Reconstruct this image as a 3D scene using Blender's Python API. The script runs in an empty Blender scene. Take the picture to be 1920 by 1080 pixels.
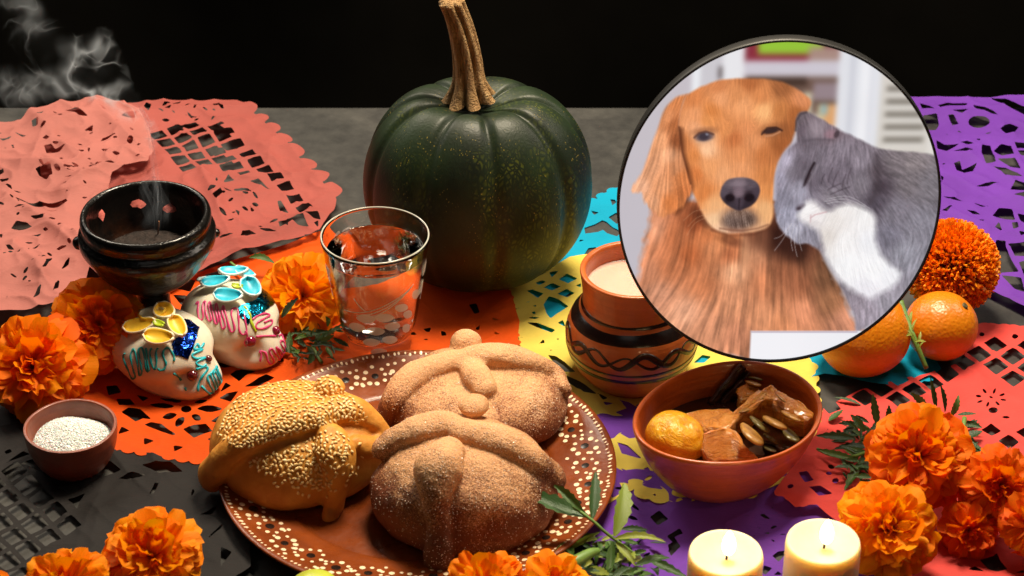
import bpy, bmesh, math, random
import numpy as np
from mathutils import Vector, Matrix, Euler
from mathutils.bvhtree import BVHTree
R = math.radians
sc = bpy.context.scene
C = sc.collection

# ------------------------------------------------------------------ camera
F_PX = 4516.0
PITCH = R(33.0)
DIST = 2.0
CAM = Vector((0.0, -DIST * math.cos(PITCH), DIST * math.sin(PITCH)))
FWD = Vector((0, math.cos(PITCH), -math.sin(PITCH)))
UP = Vector((0, math.sin(PITCH), math.cos(PITCH)))
cd = bpy.data.cameras.new('camera')
cam = bpy.data.objects.new('camera', cd)
C.objects.link(cam)
cam.location = CAM
cam.rotation_euler = (R(90) - PITCH, 0, 0)
cd.sensor_width = 36.0
cd.lens = F_PX / 1920.0 * 36.0
cd.clip_start = 0.05
cd.clip_end = 50
cd.dof.use_dof = True
cd.dof.focus_distance = 1.88
cd.dof.aperture_fstop = 14.0
sc.camera = cam

# ------------------------------------------------------------------ world, lamps, exposure
w = bpy.data.worlds.new('World')
sc.world = w
w.use_nodes = True
w.node_tree.nodes['Background'].inputs[0].default_value = (0.9, 0.95, 1.0, 1)
w.node_tree.nodes['Background'].inputs[1].default_value = 0.008

def area(name, loc, target, sx, sy, power, col):
    l = bpy.data.lights.new(name, 'AREA')
    l.shape = 'RECTANGLE'
    l.size = sx
    l.size_y = sy
    l.energy = power
    l.color = col
    o = bpy.data.objects.new(name, l)
    C.objects.link(o)
    o.location = loc
    d = Vector(target) - Vector(loc)
    o.rotation_euler = d.to_track_quat('-Z', 'Y').to_euler()
    return o

area('key_softbox', (0.16, 0.17, 1.25), (0.0, 0.02, 0.0), 0.45, 0.28, 36, (1.0, 0.85, 0.64))
area('back_softbox', (-0.60, 0.66, 0.98), (-0.05, 0.05, 0.05), 0.4, 0.28, 8, (1.0, 0.87, 0.70))
area('side_softbox', (-0.95, 0.45, 0.75), (-0.1, 0.05, 0.05), 0.35, 0.5, 1.8, (1.0, 0.93, 0.84))
area('right_softbox', (0.95, 0.22, 0.80), (0.15, -0.02, 0.05), 0.3, 0.45, 4.0, (1.0, 0.88, 0.74))
area('front_fill', (-0.2, -1.5, 1.7), (0, 0, 0.05), 0.8, 0.6, 0.9, (1.0, 0.92, 0.84))

sc.view_settings.view_transform = 'Standard'
sc.view_settings.look = 'None'
sc.view_settings.gamma = 1.0
sc.view_settings.exposure = 0.0
sc.view_settings.use_curve_mapping = False
sc.render.engine = 'CYCLES'
sc.cycles.use_denoising = True
sc.cycles.max_bounces = 10
sc.cycles.transmission_bounces = 10
sc.cycles.transparent_max_bounces = 256
sc.cycles.sample_clamp_indirect = 6.0
sc.cycles.volume_step_rate = 0.035
sc.cycles.volume_max_steps = 256
sc.cycles.volume_bounces = 1

# ------------------------------------------------------------------ helpers
def ray(px, py):
    d = Vector(((px - 960) / F_PX, 0, 0)) + UP * ((540 - py) / F_PX) + FWD
    return d

def P(px, py, z=0.0):
    """point of the horizontal plane at height z seen at photo pixel (px, py)"""
    d = ray(px, py)
    t = (z - CAM.z) / d.z
    return CAM + d * t

def PY(px, py, y):
    """point of the vertical plane at depth y"""
    d = ray(px, py)
    t = (y - CAM.y) / d.y
    return CAM + d * t

def proj(p):
    v = Vector(p) - CAM
    dep = v.dot(FWD)
    return 960 + F_PX * v.x / dep, 540 - F_PX * v.dot(UP) / dep

def mpp(p):
    """metres per photo pixel at a point"""
    return (Vector(p) - CAM).dot(FWD) / F_PX

def link(name, me, parent=None, loc=None):
    o = bpy.data.objects.new(name, me)
    C.objects.link(o)
    if parent is not None:
        o.parent = parent
    if loc is not None:
        o.location = loc
    return o

def mk(name, verts, faces, mat=None, parent=None, smooth=True, loc=None):
    me = bpy.data.meshes.new(name)
    me.from_pydata([tuple(v) for v in verts], [], faces)
    if smooth:
        me.polygons.foreach_set('use_smooth', [True] * len(me.polygons))
    if mat is not None:
        me.materials.append(mat)
    me.update()
    return link(name, me, parent, loc)

def tag(o, label=None, cat=None, group=None, kind=None):
    if label: o['label'] = label
    if cat: o['category'] = cat
    if group: o['group'] = group
    if kind: o['kind'] = kind
    return o

def thing(name, label, cat, loc=(0, 0, 0), group=None):
    o = bpy.data.objects.new(name, None)
    C.objects.link(o)
    o.location = loc
    o.empty_display_size = 0.02
    return tag(o, label, cat, group)

def lathe(prof, n=64, wob=0.0, sx=1.0, sy=1.0, seed=0, closed=False):
    """prof: list of (r, z); returns verts, faces"""
    rng = random.Random(seed)
    ph = [(rng.uniform(0, 6.28), rng.uniform(0.4, 1.0)) for _ in range(4)]
    V, Fc = [], []
    for (r, z) in prof:
        for k in range(n):
            a = 2 * math.pi * k / n
            f = 1 + wob * sum(p[1] * math.sin((i + 2) * a + p[0]) for i, p in enumerate(ph)) * 0.4
            V.append((r * f * math.cos(a) * sx, r * f * math.sin(a) * sy, z))
    m = len(prof)
    for i in range(m - 1):
        for k in range(n):
            k2 = (k + 1) % n
            Fc.append((i * n + k, i * n + k2, (i + 1) * n + k2, (i + 1) * n + k))
    if closed:
        Fc.append(tuple(reversed(range(n))))
        Fc.append(tuple((m - 1) * n + k for k in range(n)))
    return V, Fc

def smooth_prof(pts, sub=6):
    out = []
    n = len(pts)
    for i in range(n - 1):
        p0 = pts[max(i - 1, 0)]; p1 = pts[i]; p2 = pts[i + 1]; p3 = pts[min(i + 2, n - 1)]
        for s in range(sub):
            t = s / sub
            out.append(tuple(cr(p0[k], p1[k], p2[k], p3[k], t) for k in range(len(p1))))
    out.append(tuple(pts[-1]))
    return out

def cr(a, b, c, d, t):
    return 0.5 * (2 * b + (c - a) * t + (2 * a - 5 * b + 4 * c - d) * t * t + (3 * b - a - 3 * c + d) * t ** 3)

def tube(path, radii, n=8, cap=True, flat=1.0, upv=None):
    """tube along path with radius per point; flat squashes it along upv"""
    pts = [Vector(p) for p in path]
    V, Fc = [], []
    m = len(pts)
    if not hasattr(radii, '__len__'):
        radii = [radii] * m
    prev = None
    for i in range(m):
        t = (pts[min(i + 1, m - 1)] - pts[max(i - 1, 0)])
        if t.length < 1e-9: t = Vector((0, 0, 1))
        t.normalize()
        if upv is not None:
            u = Vector(upv[i]) if not isinstance(upv, Vector) else upv
        else:
            u = prev if prev is not None else (Vector((0, 0, 1)) if abs(t.z) < 0.9 else Vector((1, 0, 0)))
        u = (u - t * u.dot(t))
        if u.length < 1e-6: u = t.orthogonal()
        u.normalize()
        prev = u
        s = t.cross(u)
        for k in range(n):
            a = 2 * math.pi * k / n
            V.append(pts[i] + (s * math.cos(a) + u * math.sin(a) * flat) * radii[i])
    for i in range(m - 1):
        for k in range(n):
            k2 = (k + 1) % n
            Fc.append((i * n + k, i * n + k2, (i + 1) * n + k2, (i + 1) * n + k))
    if cap:
        V.append(pts[0]); c0 = len(V) - 1
        V.append(pts[-1]); c1 = len(V) - 1
        for k in range(n):
            Fc.append((c0, (k + 1) % n, k))
            Fc.append((c1, (m - 1) * n + k, (m - 1) * n + (k + 1) % n))
    return V, Fc

def merge(parts):
    V, Fc = [], []
    for v, f in parts:
        b = len(V)
        V += [tuple(x) for x in v]
        Fc += [tuple(i + b for i in q) for q in f]
    return V, Fc

class VN:
    """value noise for numpy arrays"""
    def __init__(s, seed):
        s.t = np.random.RandomState(seed).rand(64, 64)
    def __call__(s, x, y, sc_):
        x = np.asarray(x, float) * sc_ + 100.3; y = np.asarray(y, float) * sc_ + 77.7
        i = np.floor(x).astype(int); j = np.floor(y).astype(int)
        fx = x - i; fy = y - j
        fx = fx * fx * (3 - 2 * fx); fy = fy * fy * (3 - 2 * fy)
        t = s.t
        a = t[i % 64, j % 64]; b = t[(i + 1) % 64, j % 64]
        c = t[i % 64, (j + 1) % 64]; d = t[(i + 1) % 64, (j + 1) % 64]
        return a * (1 - fx) * (1 - fy) + b * fx * (1 - fy) + c * (1 - fx) * fy + d * fx * fy
    def fbm(s, x, y, sc_, o=4):
        r = 0; a = 0.5; n = 0
        for k in range(o):
            r = r + a * s(x, y, sc_ * 2 ** k); n += a; a *= 0.5
        return r / n

def sph_noise(d, seed, scale):
    """smooth pseudo noise on directions / points: sum of sines"""
    rng = np.random.RandomState(seed)
    d = np.asarray(d, float)
    r = np.zeros(d.shape[0])
    for k in range(8):
        v = rng.normal(size=3) * scale
        r += np.sin(d @ v + rng.rand() * 6.28)
    return r / 8 ** 0.5 / 1.4

# ------------------------------------------------------------------ materials
def srgb(r, g, b):
    def f(c):
        c /= 255.0
        return c / 12.92 if c <= 0.04045 else ((c + 0.055) / 1.055) ** 2.4
    return (f(r), f(g), f(b), 1.0)

class NT:
    def __init__(s, name):
        s.m = bpy.data.materials.new(name)
        s.m.use_nodes = True
        s.t = s.m.node_tree
        s.b = s.t.nodes['Principled BSDF']
        s.out = s.t.nodes['Material Output']
    def n(s, kind, **kw):
        nd = s.t.nodes.new(kind)
        for k, v in kw.items():
            if k in nd.inputs.keys() if isinstance(k, str) else False:
                nd.inputs[k].default_value = v
            else:
                setattr(nd, k, v)
        return nd
    def l(s, a, b):
        s.t.links.new(a, b)
    def coords(s, scale=None, kind='Object'):
        tc = s.n('ShaderNodeTexCoord')
        if scale is None:
            return tc.outputs[kind]
        mp = s.n('ShaderNodeMapping')
        mp.inputs['Scale'].default_value = scale
        s.l(tc.outputs[kind], mp.inputs['Vector'])
        return mp.outputs['Vector']
    def noise(s, vec, scale, detail=4, rough=0.55, dist=0.0):
        nd = s.n('ShaderNodeTexNoise')
        nd.inputs['Scale'].default_value = scale
        nd.inputs['Detail'].default_value = detail
        nd.inputs['Roughness'].default_value = rough
        nd.inputs['Distortion'].default_value = dist
        s.l(vec, nd.inputs['Vector'])
        return nd.outputs['Fac']
    def voro(s, vec, scale, feature='F1', out='Distance', rand=1.0):
        nd = s.n('ShaderNodeTexVoronoi')
        nd.feature = feature
        nd.inputs['Scale'].default_value = scale
        nd.inputs['Randomness'].default_value = rand
        s.l(vec, nd.inputs['Vector'])
        return nd.outputs[out]
    def ramp(s, fac, stops):
        nd = s.n('ShaderNodeValToRGB')
        e = nd.color_ramp.elements
        while len(e) > 1: e.remove(e[0])
        e[0].position = stops[0][0]; e[0].color = stops[0][1]
        for p, c in stops[1:]:
            q = e.new(p); q.color = c
        s.l(fac, nd.inputs['Fac'])
        return nd.outputs['Color']
    def mix(s, fac, a, b, mode='MIX'):
        nd = s.n('ShaderNodeMix')
        nd.data_type = 'RGBA'
        nd.blend_type = mode
        for v, i in ((fac, 0), (a, 6), (b, 7)):
            if hasattr(v, 'is_linked'): s.l(v, nd.inputs[i])
            else: nd.inputs[i].default_value = v
        return nd.outputs[2]
    def math(s, op, a, b=None):
        nd = s.n('ShaderNodeMath')
        nd.operation = op
        for v, i in ((a, 0), (b, 1)):
            if v is None: continue
            if hasattr(v, 'is_linked'): s.l(v, nd.inputs[i])
            else: nd.inputs[i].default_value = v
        return nd.outputs[0]
    def bump(s, height, strength, dist=0.001, normal=None):
        nd = s.n('ShaderNodeBump')
        nd.inputs['Strength'].default_value = strength
        nd.inputs['Distance'].default_value = dist
        s.l(height, nd.inputs['Height'])
        if normal is not None: s.l(normal, nd.inputs['Normal'])
        s.l(nd.outputs['Normal'], s.b.inputs['Normal'])
        return nd.outputs['Normal']
    def set(s, **kw):
        for k, v in kw.items():
            s.b.inputs[k.replace('_', ' ')].default_value = v
        return s
    def col(s, c):
        if hasattr(c, 'is_linked'): s.l(c, s.b.inputs['Base Color'])
        else: s.b.inputs['Base Color'].default_value = c

def scaled(c, f):
    return (min(c[0] * f, 1), min(c[1] * f, 1), min(c[2] * f, 1), 1)

def plain(name, c, rough=0.5, var=0.15, nscale=40, bump=0.0, bscale=200, bdist=0.001, **kw):
    t = NT(name)
    v = t.coords()
    f = t.noise(v, nscale)
    t.col(t.ramp(f, [(0.3, scaled(c, 1 - var)), (0.7, scaled(c, 1 + var))]))
    t.set(Roughness=rough)
    for k, x in kw.items():
        t.b.inputs[k.replace('_', ' ')].default_value = x
    if bump:
        t.bump(t.noise(v, bscale), bump, bdist)
    return t.m
# ------------------------------------------------------------------ the setting: table top and backdrop
t = NT('slate')
v = t.coords()
f1 = t.noise(v, 9, 6, 0.62, 0.8)
f2 = t.noise(v, 60, 5, 0.6)
f3 = t.noise(v, 420, 3, 0.7)
c1 = t.ramp(f1, [(0.28, srgb(17, 17, 17)), (0.48, srgb(36, 36, 35)), (0.62, srgb(60, 59, 56)), (0.75, srgb(30, 29, 28))])
c2 = t.mix(0.35, c1, t.ramp(f2, [(0.35, srgb(18, 18, 18)), (0.7, srgb(70, 69, 66))]))
t.col(c2)
t.set(Roughness=0.72)
t.bump(t.math('ADD', t.math('MULTIPLY', f3, 0.4), f2), 0.35, 0.0012)
M_SLATE = t.m
BACK = 0.312
xs = (-0.9, 0.9)
tv, tf = [], []
bm = bmesh.new()
bmesh.ops.create_cube(bm, size=1.0)
for q in bm.verts:
    q.co = Vector((q.co.x * 1.8, q.co.y * 1.25 + BACK - 0.625, q.co.z * 0.03 - 0.015))
bmesh.ops.bevel(bm, geom=[e for e in bm.edges], offset=0.003, segments=2, affect='EDGES', profile=0.6)
me = bpy.data.meshes.new('table_top'); bm.to_mesh(me); bm.free()
me.materials.append(M_SLATE)
tag(link('table_top', me), kind='structure')

M_BACK = plain('black_backdrop', srgb(14, 13, 11), 1.0, 0.6, 2.2, **{'Specular IOR Level': 0.0})
V = []; Fc = []
n = 24
for i in range(n + 1):
    a = i / n
    z = -0.6 + 2.2 * a
    for j in (0, 1):
        V.append((-2.2 + 4.4 * j, 0.95 + 0.02 * math.sin(a * 9), z))
for i in range(n):
    Fc.append((2 * i, 2 * i + 1, 2 * i + 3, 2 * i + 2))
tag(mk('backdrop', V, Fc, M_BACK), kind='structure')

# ------------------------------------------------------------------ cut paper sheets
def T2(px, py):
    p = P(px, py, 0.002)
    return (p.x, p.y)

def poly_sdf(X, Y, pts):
    n = len(pts)
    d = np.full(X.shape, 1e9)
    sgn = np.ones(X.shape)
    for i in range(n):
        ax, ay = pts[i]; bx, by = pts[(i + 1) % n]
        ex, ey = bx - ax, by - ay
        wx, wy = X - ax, Y - ay
        L = ex * ex + ey * ey + 1e-18
        tt = np.clip((wx * ex + wy * ey) / L, 0, 1)
        qx, qy = wx - ex * tt, wy - ey * tt
        d = np.minimum(d, qx * qx + qy * qy)
        c1_ = Y >= ay; c2_ = Y < by; c3_ = ex * wy > ey * wx
        flip = (c1_ & c2_ & c3_) | (~c1_ & ~c2_ & ~c3_)
        sgn = np.where(flip, -sgn, sgn)
    return sgn * np.sqrt(d)

def in_poly(p, pts):
    x, y = p; c = False; n = len(pts)
    for i in range(n):
        x1, y1 = pts[i]; x2, y2 = pts[i - 1]
        if (y1 > y) != (y2 > y) and x < (x2 - x1) * (y - y1) / (y2 - y1) + x1:
            c = not c
    return c

def ell(x, y, rx, ry, ang=0, n=14, pointed=0.0):
    """ellipse (or pointed lens) given in photo pixels"""
    a0 = R(ang); out = []
    for k in range(n):
        a = 2 * math.pi * k / n
        u, v_ = math.cos(a), math.sin(a)
        v_ *= (1 - pointed * abs(u) ** 2)
        out.append((x + rx * u * math.cos(a0) - ry * v_ * math.sin(a0), y + rx * u * math.sin(a0) + ry * v_ * math.cos(a0)))
    return out

def lattice(o, e1, e2, region, fill=0.34, rng=None, jit=0.05, skip=()):
    out = []
    rng = rng or random.Random(3)
    for i in range(-14, 15):
        for j in range(-14, 15):
            cx = o[0] + e1[0] * i + e2[0] * j; cy = o[1] + e1[1] * i + e2[1] * j
            if not in_poly((cx, cy), region): continue
            if any(in_poly((cx, cy), s) for s in skip): continue
            q = []
            for (a, b) in ((-1, -1), (1, -1), (1, 1), (-1, 1)):
                a = a * fill + rng.uniform(-jit, jit); b = b * fill + rng.uniform(-jit, jit)
                q.append((cx + e1[0] * a + e2[0] * b, cy + e1[1] * a + e2[1] * b))
            out.append(q)
    return out

def crop(pts, sc_, ox, oy):
    return [(ox + x / sc_, oy + y / sc_) for x, y in pts]

def cuts(region, n, seed, size=(6, 16), avoid=()):
    """scattered small lens cuts inside a region"""
    rng = random.Random(seed); out = []
    x0 = min(p[0] for p in region); x1 = max(p[0] for p in region)
    y0 = min(p[1] for p in region); y1 = max(p[1] for p in region)
    spots = []
    for _ in range(n * 30):
        if len(out) >= n: break
        x, y = rng.uniform(x0, x1), rng.uniform(y0, y1)
        if not in_poly((x, y), region): continue
        s = rng.uniform(*size)
        if any(math.hypot((x - a), (y - b) * 1.7) < (s + c) * 1.05 for a, b, c in spots): continue
        spots.append((x, y, s))
        out.append(ell(x, y, s, s * rng.uniform(0.22, 0.5), rng.choice((0, 20, -25, 150, 40)), 10, rng.uniform(0.3, 0.95)))
    return out

T2_ = T2
M_PAPER = {}
def paper_mat(name, c):
    if name in M_PAPER: return M_PAPER[name]
    t = NT('tissue_paper_' + name)
    v = t.coords()
    f = t.noise(v, 14, 5, 0.6, 0.4)
    t.col(t.ramp(f, [(0.3, scaled(c, 0.86)), (0.7, scaled(c, 1.1))]))
    t.set(Roughness=0.7)
    t.b.inputs['Specular IOR Level'].default_value = 0.22
    fine = t.noise(t.coords((1, 3, 1)), 230, 4, 0.6)
    t.bump(t.math('ADD', t.math('MULTIPLY', f, 2.0), t.math('MULTIPLY', fine, 0.5)), 0.5, 0.0018)
    tr = t.n('ShaderNodeBsdfTranslucent')
    tr.inputs['Color'].default_value = scaled(c, 0.9)
    mx = t.n('ShaderNodeMixShader')
    mx.inputs[0].default_value = 0.24
    t.l(t.b.outputs[0], mx.inputs[1]); t.l(tr.outputs[0], mx.inputs[2])
    t.l(mx.outputs[0], t.out.inputs['Surface'])
    M_PAPER[name] = t.m
    return t.m

def paper(label, mat, outline, holes, z0, amp=0.0012, seed=1, h=0.00125, scallops=(), crease=0.0, curl=None, nsc=16, name='paper_banner', dy=0):
    """flat sheet with real openings: marching squares on a signed distance field, then raised into gentle folds.
    scallops: (pixel a, pixel b, count, radius m) rows of half rounds along an edge"""
    T2 = lambda x, y: T2_(x, y + dy)
    op = [T2(*p) for p in outline]
    x0 = min(p[0] for p in op) - 0.012; x1 = max(p[0] for p in op) + 0.012
    y0 = min(p[1] for p in op) - 0.012; y1 = max(p[1] for p in op) + 0.012
    nx = int((x1 - x0) / h) + 2; ny = int((y1 - y0) / h) + 2
    gx = x0 + np.arange(nx) * h; gy = y0 + np.arange(ny) * h
    X, Y = np.meshgrid(gx, gy, indexing='ij')
    vn = VN(seed)
    # slightly uneven hand-cut edge
    D = poly_sdf(X, Y, op) + (vn.fbm(X, Y, 60, 2) - 0.5) * 0.0012
    def win(cx0, cx1, cy0, cy1):
        m = 4 * h
        a = max(int((cx0 - m - x0) / h), 0); b = min(int((cx1 + m - x0) / h) + 2, nx)
        c = max(int((cy0 - m - y0) / h), 0); d = min(int((cy1 + m - y0) / h) + 2, ny)
        return slice(a, b), slice(c, d)
    for (pa, pb, cnt, r) in scallops:
        A = T2(*pa); B = T2(*pb)
        for k in range(cnt):
            s = (k + 0.5) / cnt
            cx = A[0] + (B[0] - A[0]) * s; cy = A[1] + (B[1] - A[1]) * s
            w_ = win(cx - r, cx + r, cy - r, cy + r)
            D[w_] = np.minimum(D[w_], np.hypot(X[w_] - cx, Y[w_] - cy) - r)
    for hp in holes:
        q = [T2(*p) for p in hp]
        w_ = win(min(p[0] for p in q), max(p[0] for p in q), min(p[1] for p in q), max(p[1] for p in q))
        if w_[0].start >= w_[0].stop or w_[1].start >= w_[1].stop: continue
        D[w_] = np.maximum(D[w_], -poly_sdf(X[w_], Y[w_], q))
    ins = D < 0
    vid = -np.ones((nx, ny), int)
    Vx, Vy = [], []
    c00, c10, c11, c01 = ins[:-1, :-1], ins[1:, :-1], ins[1:, 1:], ins[:-1, 1:]
    cnt_ = c00.astype(int) + c10 + c11 + c01
    idx = np.argwhere(ins)
    vid[ins] = np.arange(len(idx))
    Vx = list(x0 + idx[:, 0] * h); Vy = list(y0 + idx[:, 1] * h)
    faces = []
    full = np.argwhere(cnt_ == 4)
    i, j = full[:, 0], full[:, 1]
    faces = np.stack([vid[i, j], vid[i + 1, j], vid[i + 1, j + 1], vid[i, j + 1]], 1).tolist()
    edge = {}
    def cross(a, b):
        k = (a, b) if a < b else (b, a)
        if k not in edge:
            da, db = D[a], D[b]
            s = da / (da - db)
            edge[k] = len(Vx)
            Vx.append(x0 + (a[0] + (b[0] - a[0]) * s) * h); Vy.append(y0 + (a[1] + (b[1] - a[1]) * s) * h)
        return edge[k]
    for i, j in np.argwhere((cnt_ > 0) & (cnt_ < 4)).tolist():
        cs = ((i, j), (i + 1, j), (i + 1, j + 1), (i, j + 1))
        poly = []
        for k in range(4):
            a, b = cs[k], cs[(k + 1) % 4]
            ia, ib = ins[a], ins[b]
            if ia: poly.append(int(vid[a]))
            if ia != ib: poly.append(cross(a, b))
        if len(poly) >= 3: faces.append(poly)
    Vx = np.array(Vx); Vy = np.array(Vy)
    z = z0 + amp * vn.fbm(Vx, Vy, nsc, 3) * 1.6
    if crease:
        rng = np.random.RandomState(seed + 9)
        cz = 0
        for k in range(9):
            a = rng.rand() * math.pi; wl = rng.uniform(0.035, 0.11); ph = rng.rand()
            s = (Vx * math.cos(a) + Vy * math.sin(a)) / wl + ph + 0.6 * vn(Vx, Vy, 9 + k)
            cz = cz + np.abs((s % 1.0) - 0.5) * wl * rng.uniform(0.5, 1.0)
        z = z + (cz / 9) * crease
        rg_ = 1 - np.abs(2 * vn(Vx + 3.1, Vy, 24) - 1); r2_ = 1 - np.abs(2 * vn(Vx, Vy + 1.7, 55) - 1); r3_ = 1 - np.abs(2 * vn(Vx * 1.3 + Vy, Vy - Vx * 0.6, 30) - 1)
        z = z + crease * (0.010 * rg_ ** 2 + 0.004 * r2_ ** 2 + 0.008 * r3_ ** 3)
    if curl is not None:
        z = z + curl(Vx, Vy)
    me = bpy.data.meshes.new(name)
    me.from_pydata(np.stack([Vx, Vy, z], 1).tolist(), [], faces)
    me.polygons.foreach_set('use_smooth', [True] * len(me.polygons))
    me.materials.append(mat)
    me.update()
    o = link(name, me)
    return tag(o, label, 'paper banner', 'cut paper banners on the table')

def bumpat(px, py, r, hgt):
    c = T2(px, py)
    def f(x, y):
        return hgt * np.exp(-((x - c[0]) ** 2 + (y - c[1]) ** 2) / (r * r))
    return f
def ridge(a, b, hgt, wid):
    A, B = T2(*a), T2(*b)
    ex, ey = B[0] - A[0], B[1] - A[1]; L = ex * ex + ey * ey
    def f(x, y):
        s_ = ((x - A[0]) * ex + (y - A[1]) * ey) / L
        tt = np.clip(s_, 0, 1)
        d = np.hypot(x - A[0] - ex * tt, y - A[1] - ey * tt)
        return hgt * np.exp(-np.abs(d / wid) ** 1.3)
    return f
def addf(*fs):
    return lambda x, y: sum(f(x, y) for f in fs)

SALMON = paper_mat('salmon', srgb(162, 82, 75))
PALE = paper_mat('pale_salmon', srgb(180, 110, 102))
ORANGE = paper_mat('orange', srgb(224, 82, 4))
BLACK = paper_mat('black', srgb(36, 33, 33))
YELLOW = paper_mat('yellow', srgb(232, 208, 92))
CYAN = paper_mat('turquoise', srgb(0, 158, 196))
PURPLE = paper_mat('purple', srgb(112, 58, 168))
CORAL = paper_mat('coral', srgb(228, 78, 72))

# --- orange
c4 = lambda pts: crop(pts, 4.5, 200, 660)
c5 = lambda pts: crop(pts, 3.858, 760, 480)
holes = [
    ell(350, 776, 10, 6), ell(305, 770.5, 23, 5, 2, 14, .5), ell(319, 789, 14, 6, -16, 14, .5), ell(338, 799.5, 12, 7.5, -48, 14, .5),
    ell(369, 792, 10, 6, 28, 14, .4), ell(394, 777, 24, 6, 2, 14, .6), ell(378, 764, 13, 3.5, -6, 14, .5), ell(330, 761, 12, 4, 10, 14, .5),
    c4([(128, 552), (190, 515), (290, 528), (385, 612), (310, 605), (250, 632)]), c4([(322, 655), (380, 633), (470, 655), (590, 735), (560, 742), (430, 705)]),
    c4([(648, 690), (740, 655), (840, 650), (897, 715), (830, 735), (740, 770)]), c4([(100, 742), (130, 672), (200, 710)]), c4([(318, 768), (408, 793), (320, 830)]),
    c4([(568, 830), (655, 848), (575, 886)]), c4([(845, 785), (920, 757), (918, 800)]), c4([(1045, 235), (1090, 200), (1180, 184), (1265, 213), (1190, 240), (1120, 300)]),
    c4([(1160, 345), (1350, 230), (1420, 262), (1300, 330)]), c4([(950, 440), (1020, 395), (1115, 382), (1050, 480)]), c4([(960, 385), (1005, 300), (1055, 330)]),
    c4([(85, 440), (200, 440), (245, 492), (110, 498)]), c4([(0, 330), (90, 330), (130, 385), (20, 405)]), c4([(255, 405), (360, 430), (310, 465)]), c4([(440, 430), (600, 440), (620, 470), (500, 455)]),
    c4([(880, 628), (960, 580), (950, 645)]), c4([(940, 110), (1010, 110), (1120, 150), (1000, 175), (940, 160)]), c4([(1480, 60), (1500, 120), (1440, 130)]),
    crop([(670, 262), (790, 225), (830, 232), (790, 305), (690, 285)], 4, 160, 480), crop([(860, 215), (960, 180), (1000, 205), (880, 235)], 4, 160, 480),
    crop([(660, 330), (760, 330), (800, 420), (720, 400)], 4, 160, 480), crop([(890, 190), (1000, 150), (1110, 170), (1060, 210)], 4, 160, 480), crop([(1000, 130), (1090, 100), (1150, 140)], 4, 160, 480),
    c5([(460, 395), (515, 385), (538, 448), (500, 458)]), c5([(25, 605), (60, 580), (90, 605)]), c5([(130, 560), (190, 555), (175, 585), (150, 582)]), c5([(255, 580), (290, 590), (300, 612), (265, 618)]),
    c5([(505, 560), (540, 530), (535, 570)]), c5([(120, 642), (150, 632), (180, 645)]), c5([(625, 480), (690, 492), (640, 497)]), c5([(640, 580), (690, 600), (650, 605)]),
    ell(655, 585, 22, 8, -10, 10, .4), ell(690, 560, 16, 6, 10, 10, .4), ell(720, 600, 18, 6, 10, 10, .4),
]
paper('orange cut-paper banner with flower cut-outs beneath the sugar skulls', ORANGE,
      [(198, 838), (150, 745), (120, 650), (200, 575), (320, 545), (430, 500), (600, 445), (700, 470), (860, 505), (958, 556), (974, 610), (968, 700), (900, 790), (640, 920), (520, 915), (378, 872)],
      holes, 0.0040, 0.0012, 11, crease=0.09, scallops=[((205, 843), (384, 874), 7, 0.0062), ((955, 560), (970, 660), 7, 0.0035)])

# --- salmon sheets
c2b = lambda pts: crop(pts, 3.0, 270, 180)
lat = lattice((313, 278), (31, -8.3), (13.6, 16.2), [(285, 262), (300, 250), (420, 240), (445, 262), (445, 330), (365, 335), (330, 322), (292, 300)], 0.385)
band = []
for k, (x, y) in enumerate([(430, 245), (477, 240), (523, 303), (590, 362), (635, 408), (685, 455), (745, 492), (800, 545), (852, 605), (905, 660)]):
    s = 50 if k > 1 else 40
    band.append(c2b([(x - s, y - 8), (x + s * 0.5, y - 28), (x + s, y + 10), (x - s * 0.45, y + 30)]))
for (x, y) in [(425, 345), (485, 388), (525, 432), (572, 480)]:
    band.append(c2b([(x - 44, y - 4), (x + 20, y - 26), (x + 44, y + 6), (x - 20, y + 24)]))
motif = [c2b(q) for q in (
    [(455, 545), (480, 495), (515, 525)], [(395, 640), (440, 600), (450, 625), (415, 668)], [(510, 575), (590, 570), (615, 610), (545, 592)], [(755, 628), (775, 625), (820, 690), (770, 692)],
    [(600, 520), (650, 512), (730, 590), (690, 565)], [(515, 685), (545, 700), (540, 728)], [(600, 665), (628, 690), (610, 697)], [(760, 775), (860, 745), (830, 780), (770, 808)],
    [(550, 860), (560, 815), (600, 812), (640, 848)], [(430, 845), (512, 850), (500, 864), (440, 862)], [(318, 918), (370, 868), (390, 885)], [(650, 812), (755, 825), (690, 832)],
    [(805, 755), (900, 740), (935, 790), (870, 785)], [(905, 730), (985, 712), (1000, 745), (960, 745)], [(895, 815), (970, 812), (975, 824)], [(960, 760), (985, 748), (985, 778)],
    [(220, 135), (290, 145), (345, 130), (300, 140)], [(210, 215), (250, 188), (320, 205), (260, 218)], [(390, 200), (440, 175), (460, 185), (400, 218)], [(120, 100), (165, 92), (150, 110)],
    [(390, 75), (430, 68), (438, 92), (400, 92)], [(150, 75), (220, 55), (200, 72)], [(5, 90), (20, 65), (48, 70), (35, 130)], [(30, 260), (120, 240), (100, 262)], [(340, 525), (360, 515), (335, 535)], [(415, 520), (425, 545), (410, 558)])]
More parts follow.
